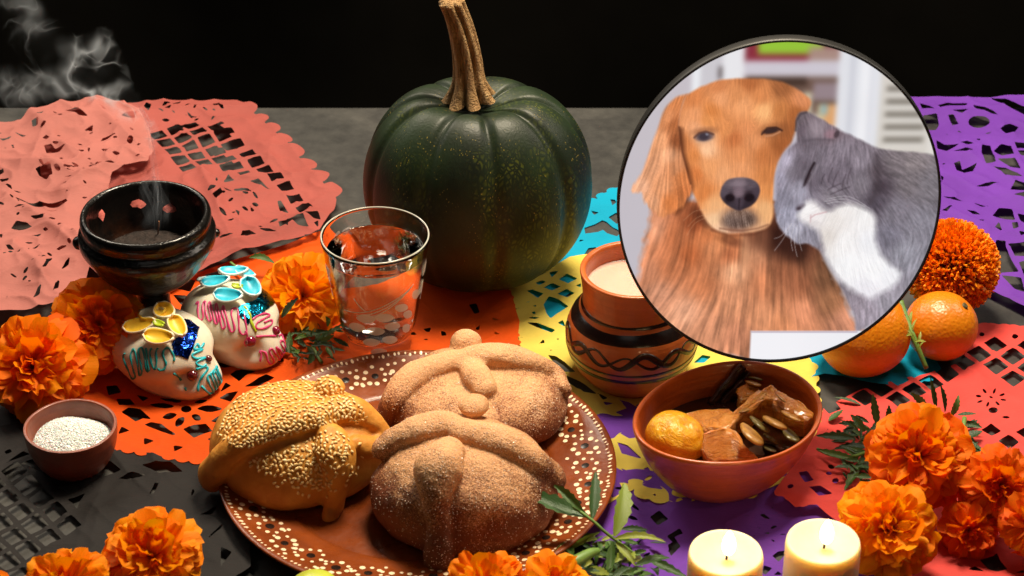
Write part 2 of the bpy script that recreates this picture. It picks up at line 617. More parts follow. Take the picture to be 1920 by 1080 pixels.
paper('salmon pink cut-paper banner with square lattice, behind the black burner', SALMON,
      [(70, 225), (180, 205), (300, 196.5), (440, 197), (462, 206), (600, 352), (632, 385), (628, 402), (600, 445), (440, 495), (330, 546), (230, 548), (90, 480)],
      lat + band + motif + cuts([(350, 345), (420, 350), (520, 400), (590, 430), (440, 480), (360, 510)], 26, 5, (4, 9)) + cuts([(300, 203), (430, 204), (440, 232), (330, 232), (300, 245)], 12, 6, (4, 9)), 0.0075, 0.0025, 21, scallops=[((452, 204), (632, 384), 8, 0.0108)], crease=0.28, nsc=18, dy=14, curl=addf(bumpat(430, 400, 0.05, 0.006), ridge((470, 215), (600, 370), 0.004, 0.012), ridge((330, 540), (600, 430), 0.006, 0.012), ridge((380, 350), (440, 490), 0.005, 0.008)))
c1b = lambda pts: crop(pts, 2.571, 0, 180)
holes = [c1b(q) for q in (
    [(325, 112), (380, 110), (437, 145), (395, 150)], [(165, 170), (200, 165), (195, 188), (170, 188)], [(185, 140), (225, 132), (215, 148)], [(415, 200), (460, 178), (455, 205)], [(495, 265), (505, 243), (580, 238), (530, 255)],
    [(225, 290), (262, 287), (280, 308), (335, 302), (300, 322), (238, 325)], [(218, 245), (235, 232), (252, 245), (235, 256)], [(298, 345), (318, 352), (308, 365)], [(436, 310), (448, 310), (442, 335)],
    [(188, 432), (262, 420), (270, 450), (240, 466), (205, 452)], [(0, 405), (30, 400), (35, 425), (5, 438)], [(10, 455), (60, 460), (55, 475), (25, 475)], [(75, 210), (140, 225), (120, 230)], [(0, 245), (60, 250), (30, 257)],
    [(466, 405), (478, 375), (530, 378), (570, 392), (500, 400)], ell(640, 280, 16, 17), [(598, 150), (612, 132), (672, 135), (660, 165)], [(490, 100), (525, 125), (510, 125)], [(655, 350), (695, 348), (680, 357)],
    [(50, 552), (150, 560), (215, 545), (330, 545), (340, 560), (290, 575), (150, 568)], [(90, 585), (155, 598), (110, 598)], [(235, 602), (308, 600), (260, 608)], [(160, 640), (210, 650), (238, 638), (225, 668), (190, 665)],
    [(68, 685), (95, 655), (140, 665), (172, 688), (110, 705)], [(145, 822), (170, 785), (215, 765), (180, 795)], [(165, 722), (218, 715), (200, 730)], [(0, 720), (30, 728), (25, 750)], [(42, 775), (62, 780), (88, 805), (58, 805)],
    [(218, 922), (245, 865), (272, 852), (240, 905)], [(305, 895), (330, 860), (355, 845), (345, 870)], [(270, 990), (280, 950), (302, 930), (295, 970)], [(172, 1018), (195, 975), (215, 965), (205, 1005)], [(285, 805), (310, 795), (345, 802), (300, 812)],
    [(28, 1035), (55, 1008), (48, 1020)], [(0, 560), (12, 580), (2, 600)], [(305, 490), (345, 486), (330, 494)], [(330, 435), (375, 432), (350, 440)], [(345, 410), (385, 410), (365, 416)], [(322, 458), (370, 455), (350, 462)],
    [(390, 825), (435, 820), (410, 830)], [(355, 750), (382, 745), (370, 755)], [(435, 320), (445, 312), (442, 330)], [(70, 520), (130, 520), (100, 525)], [(30, 285), (42, 285), (45, 300)], [(65, 272), (80, 275), (78, 290)])]
paper('crumpled salmon pink cut-paper banner spread left of the black burner', PALE,
      [(-70, 250), (0, 240), (42, 237), (62, 222), (110, 206), (170, 199), (232, 203), (262, 225), (285, 265), (292, 305), (282, 325), (240, 333), (215, 345), (200, 420), (185, 500), (160, 555), (135, 585), (0, 600), (-80, 600)],
      holes + cuts([(0, 260), (110, 225), (230, 220), (270, 300), (180, 340), (150, 480), (60, 560), (0, 560)], 60, 8, (3, 8)), 0.008, 0.008, 31, crease=0.40, nsc=8, dy=24, curl=addf(ridge((10, 410), (150, 500), 0.006, 0.010), ridge((150, 500), (200, 570), 0.004, 0.008), ridge((60, 245), (150, 345), 0.005, 0.010), ridge((180, 235), (275, 330), 0.006, 0.010), ridge((-20, 330), (120, 370), 0.006, 0.010), ridge((90, 560), (30, 500), 0.005, 0.008), ridge((120, 400), (200, 360), 0.005, 0.008)))

# --- black
c3b = lambda pts: crop(pts, 3.375, 0, 760)
holes = lattice((53, 918), (25.5, 24), (-38, 23.5), [(-40, 880), (60, 888), (150, 960), (120, 1010), (40, 1090), (-40, 1090)], 0.395, jit=0.03)
holes += [c3b(q) for q in (
    [(30, 320), (70, 303), (80, 325), (45, 338)], [(20, 412), (150, 318), (195, 340), (90, 378)], [(135, 405), (260, 360), (290, 420), (250, 445)], [(750, 478), (840, 440), (925, 463), (840, 490)],
    [(895, 402), (1080, 385), (1160, 445), (1010, 460)], [(945, 590), (985, 510), (1010, 515), (975, 585)], [(1200, 610), (1220, 545), (1235, 560)], [(330, 530), (480, 500), (520, 540), (420, 560)], [(570, 440), (700, 380), (770, 430), (660, 470)],
    [(1265, 720), (1390, 650), (1340, 720)], [(1295, 910), (1420, 780), (1400, 830)], [(1400, 930), (1470, 960), (1400, 1060)], [(430, 620), (540, 580), (490, 680)], [(680, 900), (740, 870), (720, 900)])]
paper('black cut-paper banner with diamond lattice under the salt bowl', BLACK,
      [(-40, 815), (60, 800), (215, 845), (390, 885), (470, 960), (470, 1070), (400, 1120), (-40, 1120)], holes, 0.0004, 0.0018, 41, crease=0.16)

# --- turquoise
c6b = lambda pts: crop(pts, 7.2, 1060, 330)
holes = [c6b(q) for q in (
    [(605, 305), (670, 315), (690, 350), (635, 388)], [(345, 458), (465, 488), (415, 500), (405, 525), (365, 490)], [(255, 690), (400, 640), (500, 585), (560, 610), (640, 680), (760, 740), (700, 805), (560, 760), (510, 715), (440, 745), (270, 768)],
    [(580, 548), (690, 485), (760, 560), (700, 640)], [(180, 885), (200, 850), (268, 855)], [(230, 1090), (310, 965), (415, 950), (430, 1000), (350, 1080)], [(515, 940), (640, 890), (540, 955)])]
holes += [c5(q) for q in ([(1195, 25), (1240, 10), (1230, 30)], [(1180, 190), (1240, 170), (1230, 195)], [(1150, 290), (1190, 260), (1220, 285)], [(1075, 430), (1135, 408), (1120, 432)], [(880, 300), (900, 285), (920, 310)])]
holes += [ell(1320, 690, 18, 9, -20, 10, .5), ell(1300, 640, 16, 6, 10, 10, .5)]
paper('turquoise cut-paper banner beneath the oranges and beside the pumpkin', CYAN,
      [(960, 555), (1040, 500), (1078, 400), (1112, 380), (1126, 364), (1158, 350), (1300, 320), (1500, 400), (1690, 560), (1765, 690), (1740, 712), (1700, 718), (1668, 730), (1610, 724), (1545, 708), (1420, 720), (1300, 700), (1060, 660)],
      holes, 0.0004, 0.001, 51, scallops=[((1668, 727), (1745, 707), 4, 0.0065), ((1080, 392), (1160, 352), 4, 0.006)], curl=addf(bumpat(1585, 716, 0.028, 0.006), bumpat(1690, 720, 0.03, 0.004)))

# --- yellow
c6a = lambda pts: crop(pts, 2.84, 1060, 700)
holes = [c5(q) for q in (
    [(1110, 180), (1170, 140), (1245, 175), (1175, 210)], [(1000, 240), (1060, 205), (1125, 235), (1060, 265)], [(880, 270), (920, 255), (1000, 290), (960, 325)], [(1100, 290), (1165, 250), (1225, 280), (1170, 315)],
    [(1040, 130), (1110, 120), (1060, 165)], [(940, 205), (990, 185), (1020, 195), (970, 220)], [(1230, 225), (1270, 210), (1270, 240)],
    [(1000, 370), (1040, 310), (1110, 330), (1180, 380), (1090, 440), (1050, 470), (1020, 430)], [(1100, 500), (1140, 478), (1160, 530)], [(870, 490), (960, 500), (1085, 555), (1060, 572), (950, 530)], [(965, 650), (990, 625), (1000, 605), (1008, 642)],
    [(1030, 728), (1090, 735), (1150, 775), (1230, 850), (1150, 850), (1080, 790)], [(1165, 880), (1260, 920), (1390, 1015), (1290, 1000), (1200, 930)], [(915, 422), (935, 415), (945, 430), (925, 438)], [(780, 395), (830, 390), (800, 402)], [(870, 350), (905, 347), (880, 358)], [(915, 378), (955, 372), (945, 384)],
    [(875, 462), (930, 455), (975, 460), (940, 470)], [(825, 605), (865, 598), (830, 610)], [(1030, 680), (1055, 692), (1070, 688), (1052, 700)], [(1080, 620), (1110, 610), (1120, 635), (1105, 622)])]
holes += [c6a(q) for q in (
    [(5, 20), (60, 45), (118, 108), (60, 92), (20, 62)], [(270, 215), (340, 195), (392, 220), (330, 246)], [(232, 262), (260, 245), (292, 270), (250, 302)], [(292, 332), (350, 280), (380, 300), (390, 352), (340, 360)], [(200, 160), (260, 170), (215, 180)], [(370, 180), (420, 165), (410, 195)],
    [(275, 378), (330, 395), (412, 470), (300, 440)], [(285, 512), (340, 535), (402, 575), (330, 550)], [(405, 605), (470, 580), (525, 632), (440, 620)], [(280, 575), (310, 640), (250, 680), (235, 650)], [(415, 520), (440, 510), (480, 575)], [(460, 655), (485, 655), (478, 668)], [(560, 678), (600, 690), (580, 695)])]
holes += [crop(q, 3, 1120, 640) for q in ([(540, 130), (590, 85), (640, 95), (600, 130)], [(100, 410), (170, 385), (230, 410), (170, 440)], [(0, 300), (60, 330), (30, 340)])]
paper('yellow cut-paper banner under the clay pot and the stew bowl', YELLOW,
      [(1068, 484), (1100, 480), (1250, 520), (1420, 610), (1520, 678), (1530, 705), (1530, 830), (1490, 900), (1415, 932), (1250, 944), (1190, 922), (1110, 965), (1010, 900), (880, 700), (930, 560)],
      holes, 0.0022, 0.0010, 61, crease=0.05, scallops=[((1518, 682), (1533, 830), 7, 0.0062), ((1250, 938), (1420, 930), 6, 0.0055), ((1195, 925), (1250, 940), 2, 0.008)])

# --- purple, front and back
holes = [c6a(q) for q in ([(450, 775), (500, 740), (548, 790), (490, 825)], [(540, 885), (600, 845), (625, 865), (580, 890), (612, 940), (560, 985), (545, 930), (570, 920)])]
holes += [crop(q, 4.571, 1240, 900) for q in ([(840, 305), (880, 300), (945, 350), (880, 335)], [(800, 395), (830, 415), (870, 430), (830, 425)], [(930, 425), (960, 400), (1000, 408), (950, 432)], [(1010, 492), (1030, 478), (1075, 490)], [(930, 530), (960, 535), (985, 560), (960, 552)],
    [(950, 660), (1000, 625), (1070, 615), (1060, 650), (1005, 710)], [(865, 800), (880, 740), (950, 765), (890, 820)], [(960, 820), (1000, 790), (1040, 823)], [(690, 380), (740, 395), (700, 388)], [(870, 470), (920, 460), (930, 480)], [(100, 480), (160, 440), (185, 490)], [(50, 640), (120, 540), (165, 590), (110, 640)], [(780, 480), (810, 490), (800, 505)], [(700, 320), (760, 318), (730, 328)], [(940, 240), (970, 250), (955, 262)])]
holes += cuts([(1140, 900), (1230, 900), (1230, 1080), (1140, 1080)], 8, 4, (7, 14))
paper('purple cut-paper banner between the stew bowl and the candles', PURPLE,
      [(1080, 760), (1250, 740), (1500, 830), (1620, 950), (1720, 1060), (1720, 1150), (1180, 1150), (1080, 1000)], holes, 0.0003, 0.0013, 71, crease=0.10)
c7 = lambda pts: crop(pts, 2.4545, 1680, 180)
holes = [c7(q) for q in (
    [(105, 65), (175, 100), (115, 102)], [(120, 125), (185, 120), (195, 160), (180, 190), (130, 185)], [(188, 82), (230, 65), (325, 68), (320, 78), (240, 80), (200, 92)], [(348, 75), (400, 85), (470, 125), (430, 118), (360, 92)], [(235, 125), (260, 120), (285, 158), (255, 165)],
    ell(378, 153, 50, 24), [(475, 185), (520, 165), (560, 178), (540, 205), (500, 208)], [(430, 40), (500, 50), (600, 100), (600, 135), (520, 90)], [(180, 250), (220, 270), (285, 268), (230, 298), (185, 290)], [(290, 258), (320, 248), (355, 258), (325, 268)], [(255, 298), (310, 288), (358, 292), (320, 302)],
    [(262, 345), (290, 335), (300, 375), (370, 342), (350, 380), (310, 395), (275, 378)], [(355, 455), (410, 435), (475, 430), (420, 448)], [(340, 530), (400, 540), (438, 535), (390, 547)], [(320, 565), (360, 568), (385, 585), (350, 582)], [(205, 570), (262, 545), (230, 575)], [(205, 500), (260, 515), (305, 530), (250, 525)],
    [(390, 262), (430, 265), (455, 340), (410, 355), (388, 300)], [(445, 285), (480, 255), (525, 265), (538, 310), (480, 318)], [(540, 245), (600, 255), (600, 278), (552, 280)], [(555, 290), (600, 290), (600, 320), (570, 318)], [(460, 330), (540, 328), (570, 370), (520, 365)], [(440, 362), (500, 368), (580, 405), (500, 405)], [(520, 470), (545, 425), (600, 440), (600, 475)], [(535, 490), (600, 480), (600, 510)],
    [(438, 590), (470, 545), (530, 545), (545, 600), (500, 600)], [(555, 570), (600, 575), (600, 620), (570, 610)], [(450, 640), (470, 615), (485, 662)], [(528, 620), (555, 615), (560, 640), (535, 650)], [(560, 660), (600, 670), (570, 680)],
    [(455, 705), (500, 705), (500, 745), (530, 800), (560, 850), (470, 855), (440, 800)], [(510, 720), (600, 705), (600, 785), (540, 780)], [(560, 805), (600, 800), (600, 900), (585, 870)], [(480, 868), (570, 880), (588, 940), (540, 930)],
    [(215, 205), (238, 225), (228, 222)], [(285, 190), (300, 205), (280, 200)], [(400, 208), (440, 195), (420, 210)], [(250, 105), (330, 105), (300, 118)], [(205, 350), (228, 345), (215, 356)], [(200, 405), (215, 420), (205, 445)], [(360, 235), (385, 232), (380, 242)], [(375, 610), (405, 610), (390, 618)])]
paper('purple cut-paper banner at the back, beyond the orange pompon marigold', PURPLE,
      [(1560, 205), (1702, 196), (1960, 195), (1990, 620), (1930, 598), (1890, 575), (1850, 555), (1780, 550), (1690, 480)], holes, 0.004, 0.0025, 81, crease=0.20, nsc=20)

# --- coral
c8 = lambda pts: crop(pts, 3.6, 1500, 600)
skull_zone = [(1785, 735), (1800, 715), (1850, 712), (1895, 722), (1930, 740), (1930, 800), (1850, 802), (1830, 775), (1795, 772)]
holes = lattice((1835, 671), (32, 22.5), (30.5, -17.5), [(1700, 690), (1790, 690), (1820, 652), (1990, 655), (1990, 720), (1900, 725), (1850, 705), (1790, 710), (1760, 745), (1640, 775), (1590, 760), (1640, 730)], 0.385, jit=0.04, skip=[skull_zone])
holes += lattice((1858, 816), (32, 22.5), (30.5, -17.5), [(1835, 800), (1990, 800), (1990, 840), (1850, 838)], 0.30, jit=0.04)
holes += [ell(1861, 777, 9, 5.5, 5), ell(1840, 634, 5, 4), ell(1902, 641, 6, 4), ell(1885, 792, 8, 2.4, 5, 10, .5), c8([(1235, 182), (1360, 210), (1295, 235)])]
for k in range(8):
    a = R(45 * k + 15)
    holes.append(ell(1857 + 24 * math.cos(a), 754 + 13 * math.sin(a), 6.5, 2.4, math.degrees(math.atan2(math.sin(a) * 0.56, math.cos(a))), 10, .6))
holes.append(ell(1857, 754, 4, 2, 20))
c4a = lambda pts: crop(pts, 3, 1120, 640)
holes += [c4a(q) for q in ([(1130, 760), (1180, 752), (1215, 810), (1165, 835)], [(1185, 875), (1250, 845), (1320, 890), (1240, 930)], ell(1082, 870, 17, 17), ell(1337, 812, 19, 15, -10), ell(1300, 768, 18, 10, 10, 12, .3), ell(1312, 732, 20, 12, 25, 12, .4), ell(1355, 527, 15, 10, 20), ell(1295, 522, 5, 5), [(1240, 470), (1265, 480), (1245, 490)], [(1260, 390), (1330, 350), (1370, 400), (1300, 430)])]
c9 = lambda pts: crop(pts, 5.4, 1640, 880)
holes += [c9(q) for q in ([(1350, 855), (1360, 770), (1400, 725), (1418, 750), (1390, 830)], [(1055, 960), (1200, 910), (1230, 880), (1270, 960), (1340, 1040), (1240, 1070), (1160, 1060)], [(930, 1080), (1010, 1030), (1110, 1080)], [(1400, 1080), (1510, 1050), (1510, 1080)])]
holes += cuts([(1620, 850), (1720, 860), (1900, 1000), (1700, 1080)], 14, 7, (7, 16))
paper('coral red cut-paper banner with skull and diamond lattice beneath the flower bunch', CORAL,
      [(1450, 935), (1470, 905), (1530, 820), (1545, 770), (1620, 735), (1720, 712), (1800, 690), (1828, 622), (1990, 626), (2000, 1150), (1700, 1150), (1600, 1000), (1530, 965), (1490, 968)],
      holes, 0.0022, 0.0014, 91, scallops=[((1834, 621), (1990, 628), 8, 0.0060), ((1460, 935), (1510, 962), 3, 0.0068)], crease=0.14,
      curl=addf(bumpat(1500, 945, 0.02, 0.006)))
# ------------------------------------------------------------------ pumpkin
t = NT('pumpkin_skin')
v = t.coords((1, 1, 0.55))
w1 = t.noise(v, 30, 3)
vv = t.n('ShaderNodeVectorMath'); vv.operation = 'ADD'
nz = t.n('ShaderNodeTexNoise'); nz.inputs['Scale'].default_value = 55; nz.inputs['Detail'].default_value = 2
t.l(v, nz.inputs['Vector'])
sv = t.n('ShaderNodeVectorMath'); sv.operation = 'SCALE'; sv.inputs['Scale'].default_value = 0.012
t.l(nz.outputs['Color'], sv.inputs[0]); t.l(v, vv.inputs[0]); t.l(sv.outputs[0], vv.inputs[1])
cell = t.voro(vv.outputs[0], 300, 'DISTANCE_TO_EDGE')
spk = t.voro(vv.outputs[0], 420, 'F1')
patch = t.noise(t.coords((1, 1, 0.35)), 17, 3, 0.5)
cells = t.ramp(cell, [(0.10, (0, 0, 0, 1)), (0.32, (1, 1, 1, 1))])
pm = t.ramp(patch, [(0.49, (0, 0, 0, 1)), (0.68, (1, 1, 1, 1))])
base = t.ramp(w1, [(0.3, srgb(14, 23, 12)), (0.7, srgb(30, 45, 24))])
yel = t.ramp(t.noise(v, 70, 2), [(0.35, srgb(36, 48, 14)), (0.7, srgb(104, 110, 28))])
c = t.mix(t.math('MULTIPLY', cells, t.math('MULTIPLY', pm, 0.8)), base, yel)
dots = t.ramp(spk, [(0.10, (1, 1, 1, 1)), (0.2, (0, 0, 0, 1))])
dm = t.ramp(t.noise(v, 45, 3), [(0.5, (0, 0, 0, 1)), (0.62, (1, 1, 1, 1))])
c = t.mix(t.math('MULTIPLY', dots, t.math('MULTIPLY', dm, 0.8)), c, srgb(150, 130, 50))
t.col(c)
t.set(Roughness=0.48)
t.b.inputs['Specular IOR Level'].default_value = 0.33
t.bump(t.math('ADD', t.math('MULTIPLY', cell, -0.6), t.math('MULTIPLY', w1, 0.8)), 0.22, 0.0014)
M_PUMP = t.m

pc = P(895, 349, 0.092)
s = mpp(pc)
RA, RB = 217 * s, 0.0915
pump = thing('green_pumpkin', 'large round dark green pumpkin with a tall dry stem', 'pumpkin', (pc.x, pc.y, 0.003))
NU, NV = 220, 110
V, Fc = [], []
lob = [R(a) for a in (-160, -118, -80, -38, 2, 44, 88, 130, 172)]
def groove(a):
    d = min(abs((a - l + math.pi) % (2 * math.pi) - math.pi) for l in lob)
    return math.exp(-(d / 0.07) ** 2) * 0.9 + math.exp(-(d / 0.25) ** 2) * 0.25
for j in range(NV + 1):
    th = math.pi * j / NV
    for i in range(NU):
        a = 2 * math.pi * i / NU
        st, ct = math.sin(th), math.cos(th)
        r = RA * (abs(st) ** 0.86) * (1 - 0.040 * groove(a) * st ** 0.4)
        z = RB * (1 + ct) + 0.0
        # crown and base dimples
        if ct > 0: z -= 0.024 * math.exp(-(r / 0.034) ** 2) + 0.004 * groove(a) * math.exp(-((r - 0.05) / 0.035) ** 2)
        else: z += 0.012 * math.exp(-(r / 0.035) ** 2)
        r *= 1 + 0.008 * math.sin(3 * a + 1.0) + 0.006 * math.sin(5 * a)
        V.append((r * math.cos(a), r * math.sin(a) * 0.82, z))
for j in range(NV):
    for i in range(NU):
        i2 = (i + 1) % NU
        Fc.append((j * NU + i, (j + 1) * NU + i, (j + 1) * NU + i2, j * NU + i2))
mk('body', V, Fc, M_PUMP, pump)

t = NT('dry_stem')
v = t.coords((3, 3, 0.5))
f = t.noise(v, 120, 5, 0.6)
g = t.noise(t.coords(), 60, 3)
t.col(t.mix(g, t.ramp(f, [(0.3, srgb(88, 62, 32)), (0.5, srgb(164, 126, 78)), (0.72, srgb(216, 186, 132))]), srgb(150, 112, 64)))
t.set(Roughness=0.7)
t.bump(t.math('ADD', f, t.noise(t.coords(), 700, 3)), 1.0, 0.0024)
M_STEM = t.m
ybase = pc.y - 0.0
top0 = PY(878, 178, ybase)
path = [PY(x, y, ybase + dy) for x, y, dy in ((880, 186, 0), (880, 172, 0), (879, 150, 0.0), (877, 118, 0.002), (871, 80, 0.003), (862, 45, 0.004), (852, 18, 0.004), (846, 4, 0.004))]
rad = [48, 40, 31, 27.5, 25.5, 24, 23.5, 24]
sp = smooth_prof([(p.x, p.y, p.z, r * s) for p, r in zip(path, rad)], 6)
V, Fc = [], []
n = 60
for i, q in enumerate(sp):
    fl = max(0.0, 1 - i / 10.0)
    for k in range(n):
        a = 2 * math.pi * k / n
        rid = abs(math.sin(a * 3.5 + 0.25 * i * 0.12))
        f = 1 - 0.42 * (1 - rid) ** 1.8 + 0.16 * fl * (rid - 0.5)
        r = q[3] * f
        dz = -0.008 * fl * (1 - rid) * 0.0
        V.append((q[0] - pump.location.x + r * math.cos(a), q[1] - pump.location.y + r * math.sin(a) * 0.95, q[2] - pump.location.z + dz + math.cos(a) * r * 0.10))
m = len(sp)
for i in range(m - 1):
    for k in range(n):
        k2 = (k + 1) % n
        Fc.append((i * n + k, i * n + k2, (i + 1) * n + k2, (i + 1) * n + k))
b0 = (m - 1) * n
q = sp[-1]
V.append((q[0] - pump.location.x - 0.001, q[1] - pump.location.y, q[2] - pump.location.z + 0.004))
for k in range(n):
    Fc.append((b0 + k, b0 + (k + 1) % n, len(V) - 1))
mk('stem', V, Fc, M_STEM, pump)

# ------------------------------------------------------------------ clay and glaze materials
def clay(name, c, rough, spec=0.5, dark=None, coat=0.0, nsc=35, bstr=0.25):
    t = NT(name)
    v = t.coords()
    f = t.noise(v, nsc, 5, 0.6, 0.3)
    c2 = dark or scaled(c, 0.7)
    band = t.noise(t.coords((4, 4, 90)), 3, 3)
    t.col(t.mix(0.3, t.ramp(f, [(0.3, c2), (0.68, c)]), t.ramp(band, [(0.35, c2), (0.65, scaled(c, 1.12))])))
    t.l(t.ramp(t.noise(v, 90, 3), [(0.3, (rough * 0.8,) * 3 + (1,)), (0.7, (rough * 1.25,) * 3 + (1,))]), t.b.inputs['Roughness'])
    t.b.inputs['Coat Weight'].default_value = coat
    t.b.inputs['Coat Roughness'].default_value = 0.12
    t.bump(t.math('ADD', t.noise(v, 260, 3), t.math('MULTIPLY', band, 1.5)), bstr, 0.0012)
    return t.m
M_PLATE = clay('glazed_red_clay', srgb(136, 64, 22), 0.30, coat=0.06, dark=srgb(98, 42, 14), bstr=0.2)
M_PLATE.node_tree.nodes['Principled BSDF'].inputs['Specular IOR Level'].default_value = 0.28
M_JUG = clay('burnished_clay', srgb(192, 98, 40), 0.38, dark=srgb(146, 68, 24), coat=0.25)
M_BOWL = clay('bowl_clay', srgb(192, 90, 26), 0.36, dark=srgb(146, 62, 16), coat=0.3)
M_SALTB = clay('salt_bowl_clay', srgb(142, 72, 48), 0.4, dark=srgb(104, 48, 30), coat=0.2)
M_BROWNP = plain('dark_slip_paint', srgb(28, 14, 10), 0.25, 0.3, 60)
M_WHITEP = plain('white_slip_dots', srgb(238, 214, 178), 0.3, 0.1, 300)
M_BLACKP = plain('black_slip_dots', srgb(26, 16, 12), 0.25, 0.2, 300)

t = NT('black_glaze')
v = t.coords()
f = t.noise(v, 26, 4, 0.6, 0.6)
zc = t.n('ShaderNodeSeparateXYZ'); t.l(v, zc.inputs[0])
low = t.ramp(zc.outputs['Z'], [(0.03, (0, 0, 0, 1)), (0.055, (1, 1, 1, 1)), (0.085, (1, 1, 1, 1)), (0.105, (0, 0, 0, 1))])
t.col(t.mix(t.math('MULTIPLY', low, t.ramp(f, [(0.42, (0, 0, 0, 1)), (0.62, (1, 1, 1, 1))])), srgb(10, 8, 7), srgb(46, 23, 11)))
t.set(Roughness=0.3)
t.b.inputs['Specular IOR Level'].default_value = 0.3
t.b.inputs['Coat Weight'].default_value = 0.25
t.b.inputs['Coat Roughness'].default_value = 0.05
t.bump(t.math('ADD', t.noise(v, 75, 3), t.math('MULTIPLY', t.noise(v, 300, 2), 0.3)), 0.55, 0.0022)
M_GLAZE = t.m

# ------------------------------------------------------------------ incense burner
rz = 0.1262
bc = P(272, 397, rz)
s = mpp(bc)
burn = thing('incense_burner', 'black glazed clay incense burner on a tall foot, smoking', 'incense burner', (bc.x, bc.y, 0.0045))
pr = [(0.038, 0.0), (0.041, 0.002), (0.040, 0.006), (0.031, 0.014), (0.021, 0.024), (0.0160, 0.036), (0.0155, 0.056), (0.0195, 0.062), (0.030, 0.069), (0.0415, 0.079), (0.0500, 0.090), (0.0550, 0.099),
      (0.0580, 0.104), (0.0600, 0.108), (0.0612, 0.113), (0.0606, 0.118), (0.0580, 0.121), (0.0565, 0.1235), (0.0572, 0.127), (0.0580, 0.1305), (0.0575, 0.1345), (0.0558, 0.1372), (0.0532, 0.1375), (0.0512, 0.1350),
      (0.0502, 0.128), (0.0500, 0.118), (0.0485, 0.106), (0.044, 0.094), (0.034, 0.084), (0.020, 0.079), (0.0005, 0.078)]
KB = 131 * s / 0.0612
pr = [(a * KB, b * KB) for a, b in pr]
V, Fc = lathe(smooth_prof(pr, 5), 110, 0.012, seed=5)
mk('bowl', V, Fc, M_GLAZE, burn)
burnV, burnF = V, Fc
for (a, rr) in ((R(188), 0.0062), (R(8), 0.0042), (R(95), 0.005)):
    V, Fc = lathe(smooth_prof([(0.0005, -0.009), (0.006, -0.006), (0.0085, 0), (0.0065, 0.006), (0.0005, 0.009)], 4), 16)
    k = rr / 0.0085
    o = mk('knob', [((x * k + 0.0595 * math.cos(a)) * KB, (y * k + 0.0595 * math.sin(a)) * KB, (z * k + 0.111) * KB) for x, y, z in V], Fc, M_GLAZE, burn)
M_ASH = plain('incense_ash', srgb(40, 30, 26), 0.9, 0.5, 200, 0.8, 300, 0.003)
V, Fc = lathe(smooth_prof([(0.0435, 0.0925), (0.038, 0.0945), (0.025, 0.0965), (0.012, 0.0965), (0.0004, 0.0975)], 5), 48, 0.05, seed=3)
rng = random.Random(4)
V = [(x * KB, y * KB, z * KB + rng.uniform(-0.0012, 0.0012)) for x, y, z in V]
tag(mk('charcoal_ash', V, Fc, M_ASH, None, loc=burn.location), 'dark charcoal and ash inside the black incense burner', 'ash')
# petals of torn paper inside the burner
bvb = BVHTree.FromPolygons([Vector(q) + Vector(burn.location) for q in burnV], burnF)
M_SCRAP = paper_mat('scrap', srgb(228, 120, 110))
for k, (x, y, sz) in enumerate(((259, 382, 0.0052), (321, 390, 0.0056), (190, 402, 0.0042))):
    lc_, nn_, _, _ = bvb.ray_cast(CAM, ray(x, y).normalized())
    pz = lc_ - ray(x, y).normalized() * 0.0022
    rr = random.Random(k)
    n = 11
    V = [(0, 0, 0.0012)] + [(sz * rr.uniform(0.75, 1.15) * math.cos(6.283 * i / n) * (0.7 if k == 2 else 1.15), sz * rr.uniform(0.7, 1.1) * math.sin(6.283 * i / n) * (1.3 if k == 2 else 0.75), rr.uniform(-0.0008, 0.0008)) for i in range(n)]
    Fc = [(0, 1 + i, 1 + (i + 1) % n) for i in range(n)]
    lab = ('small pink paper scrap in the middle of the burner bowl', 'pink paper scrap towards the burner rim by the smoke', 'smallest pink paper scrap against the burner wall')[k]
    o = tag(mk('paper_scrap', V, Fc, M_SCRAP, None, loc=pz), lab, 'paper scrap', 'paper scraps in the burner')
    o.rotation_euler = (0.9, 0.1, 0.3 * k)
# incense stick
p0 = P(296, 440, 0.088); p1 = P(298, 415, 0.105)
V, Fc = tube([p0, p1], 0.0006, 6)
tag(mk('incense_stick', V, Fc, plain('stick_wood', srgb(120, 70, 30), 0.8), None), 'thin brown incense stick standing inside the burner', 'incense stick')

# ------------------------------------------------------------------ smoke: families of fine translucent strands
t = NT('smoke_strand')
tr = t.n('ShaderNodeBsdfTransparent')
df = t.n('ShaderNodeBsdfDiffuse'); df.inputs['Color'].default_value = (0.76, 0.85, 0.98, 1)
tl = t.n('ShaderNodeBsdfTranslucent'); tl.inputs['Color'].default_value = (0.76, 0.85, 0.98, 1)
mm = t.n('ShaderNodeMixShader'); mm.inputs[0].default_value = 0.5
t.l(df.outputs[0], mm.inputs[1]); t.l(tl.outputs[0], mm.inputs[2])
at = t.n('ShaderNodeAttribute'); at.attribute_name = 'dens'
mx = t.n('ShaderNodeMixShader')
t.l(at.outputs['Fac'], mx.inputs[0]); t.l(tr.outputs[0], mx.inputs[1]); t.l(mm.outputs[0], mx.inputs[2])
t.l(mx.outputs[0], t.out.inputs['Surface'])
M_SMOKE = t.m
SY = bc.y
SV, SF, SD = [], [], []
SN = VN(77)
rng = random.Random(12)
def spline(pts, m):
    q = smooth_prof(pts, 12)
    L = [0]
    for a, b in zip(q[:-1], q[1:]): L.append(L[-1] + math.dist(a, b))
    out = []; k = 0
    for i in range(m):
        d = L[-1] * i / (m - 1)
        while k < len(L) - 2 and L[k + 1] < d: k += 1
        u = (d - L[k]) / max(L[k + 1] - L[k], 1e-9)
        out.append(tuple(a + (b - a) * min(max(u, 0), 1) for a, b in zip(q[k], q[k + 1])))
    return out
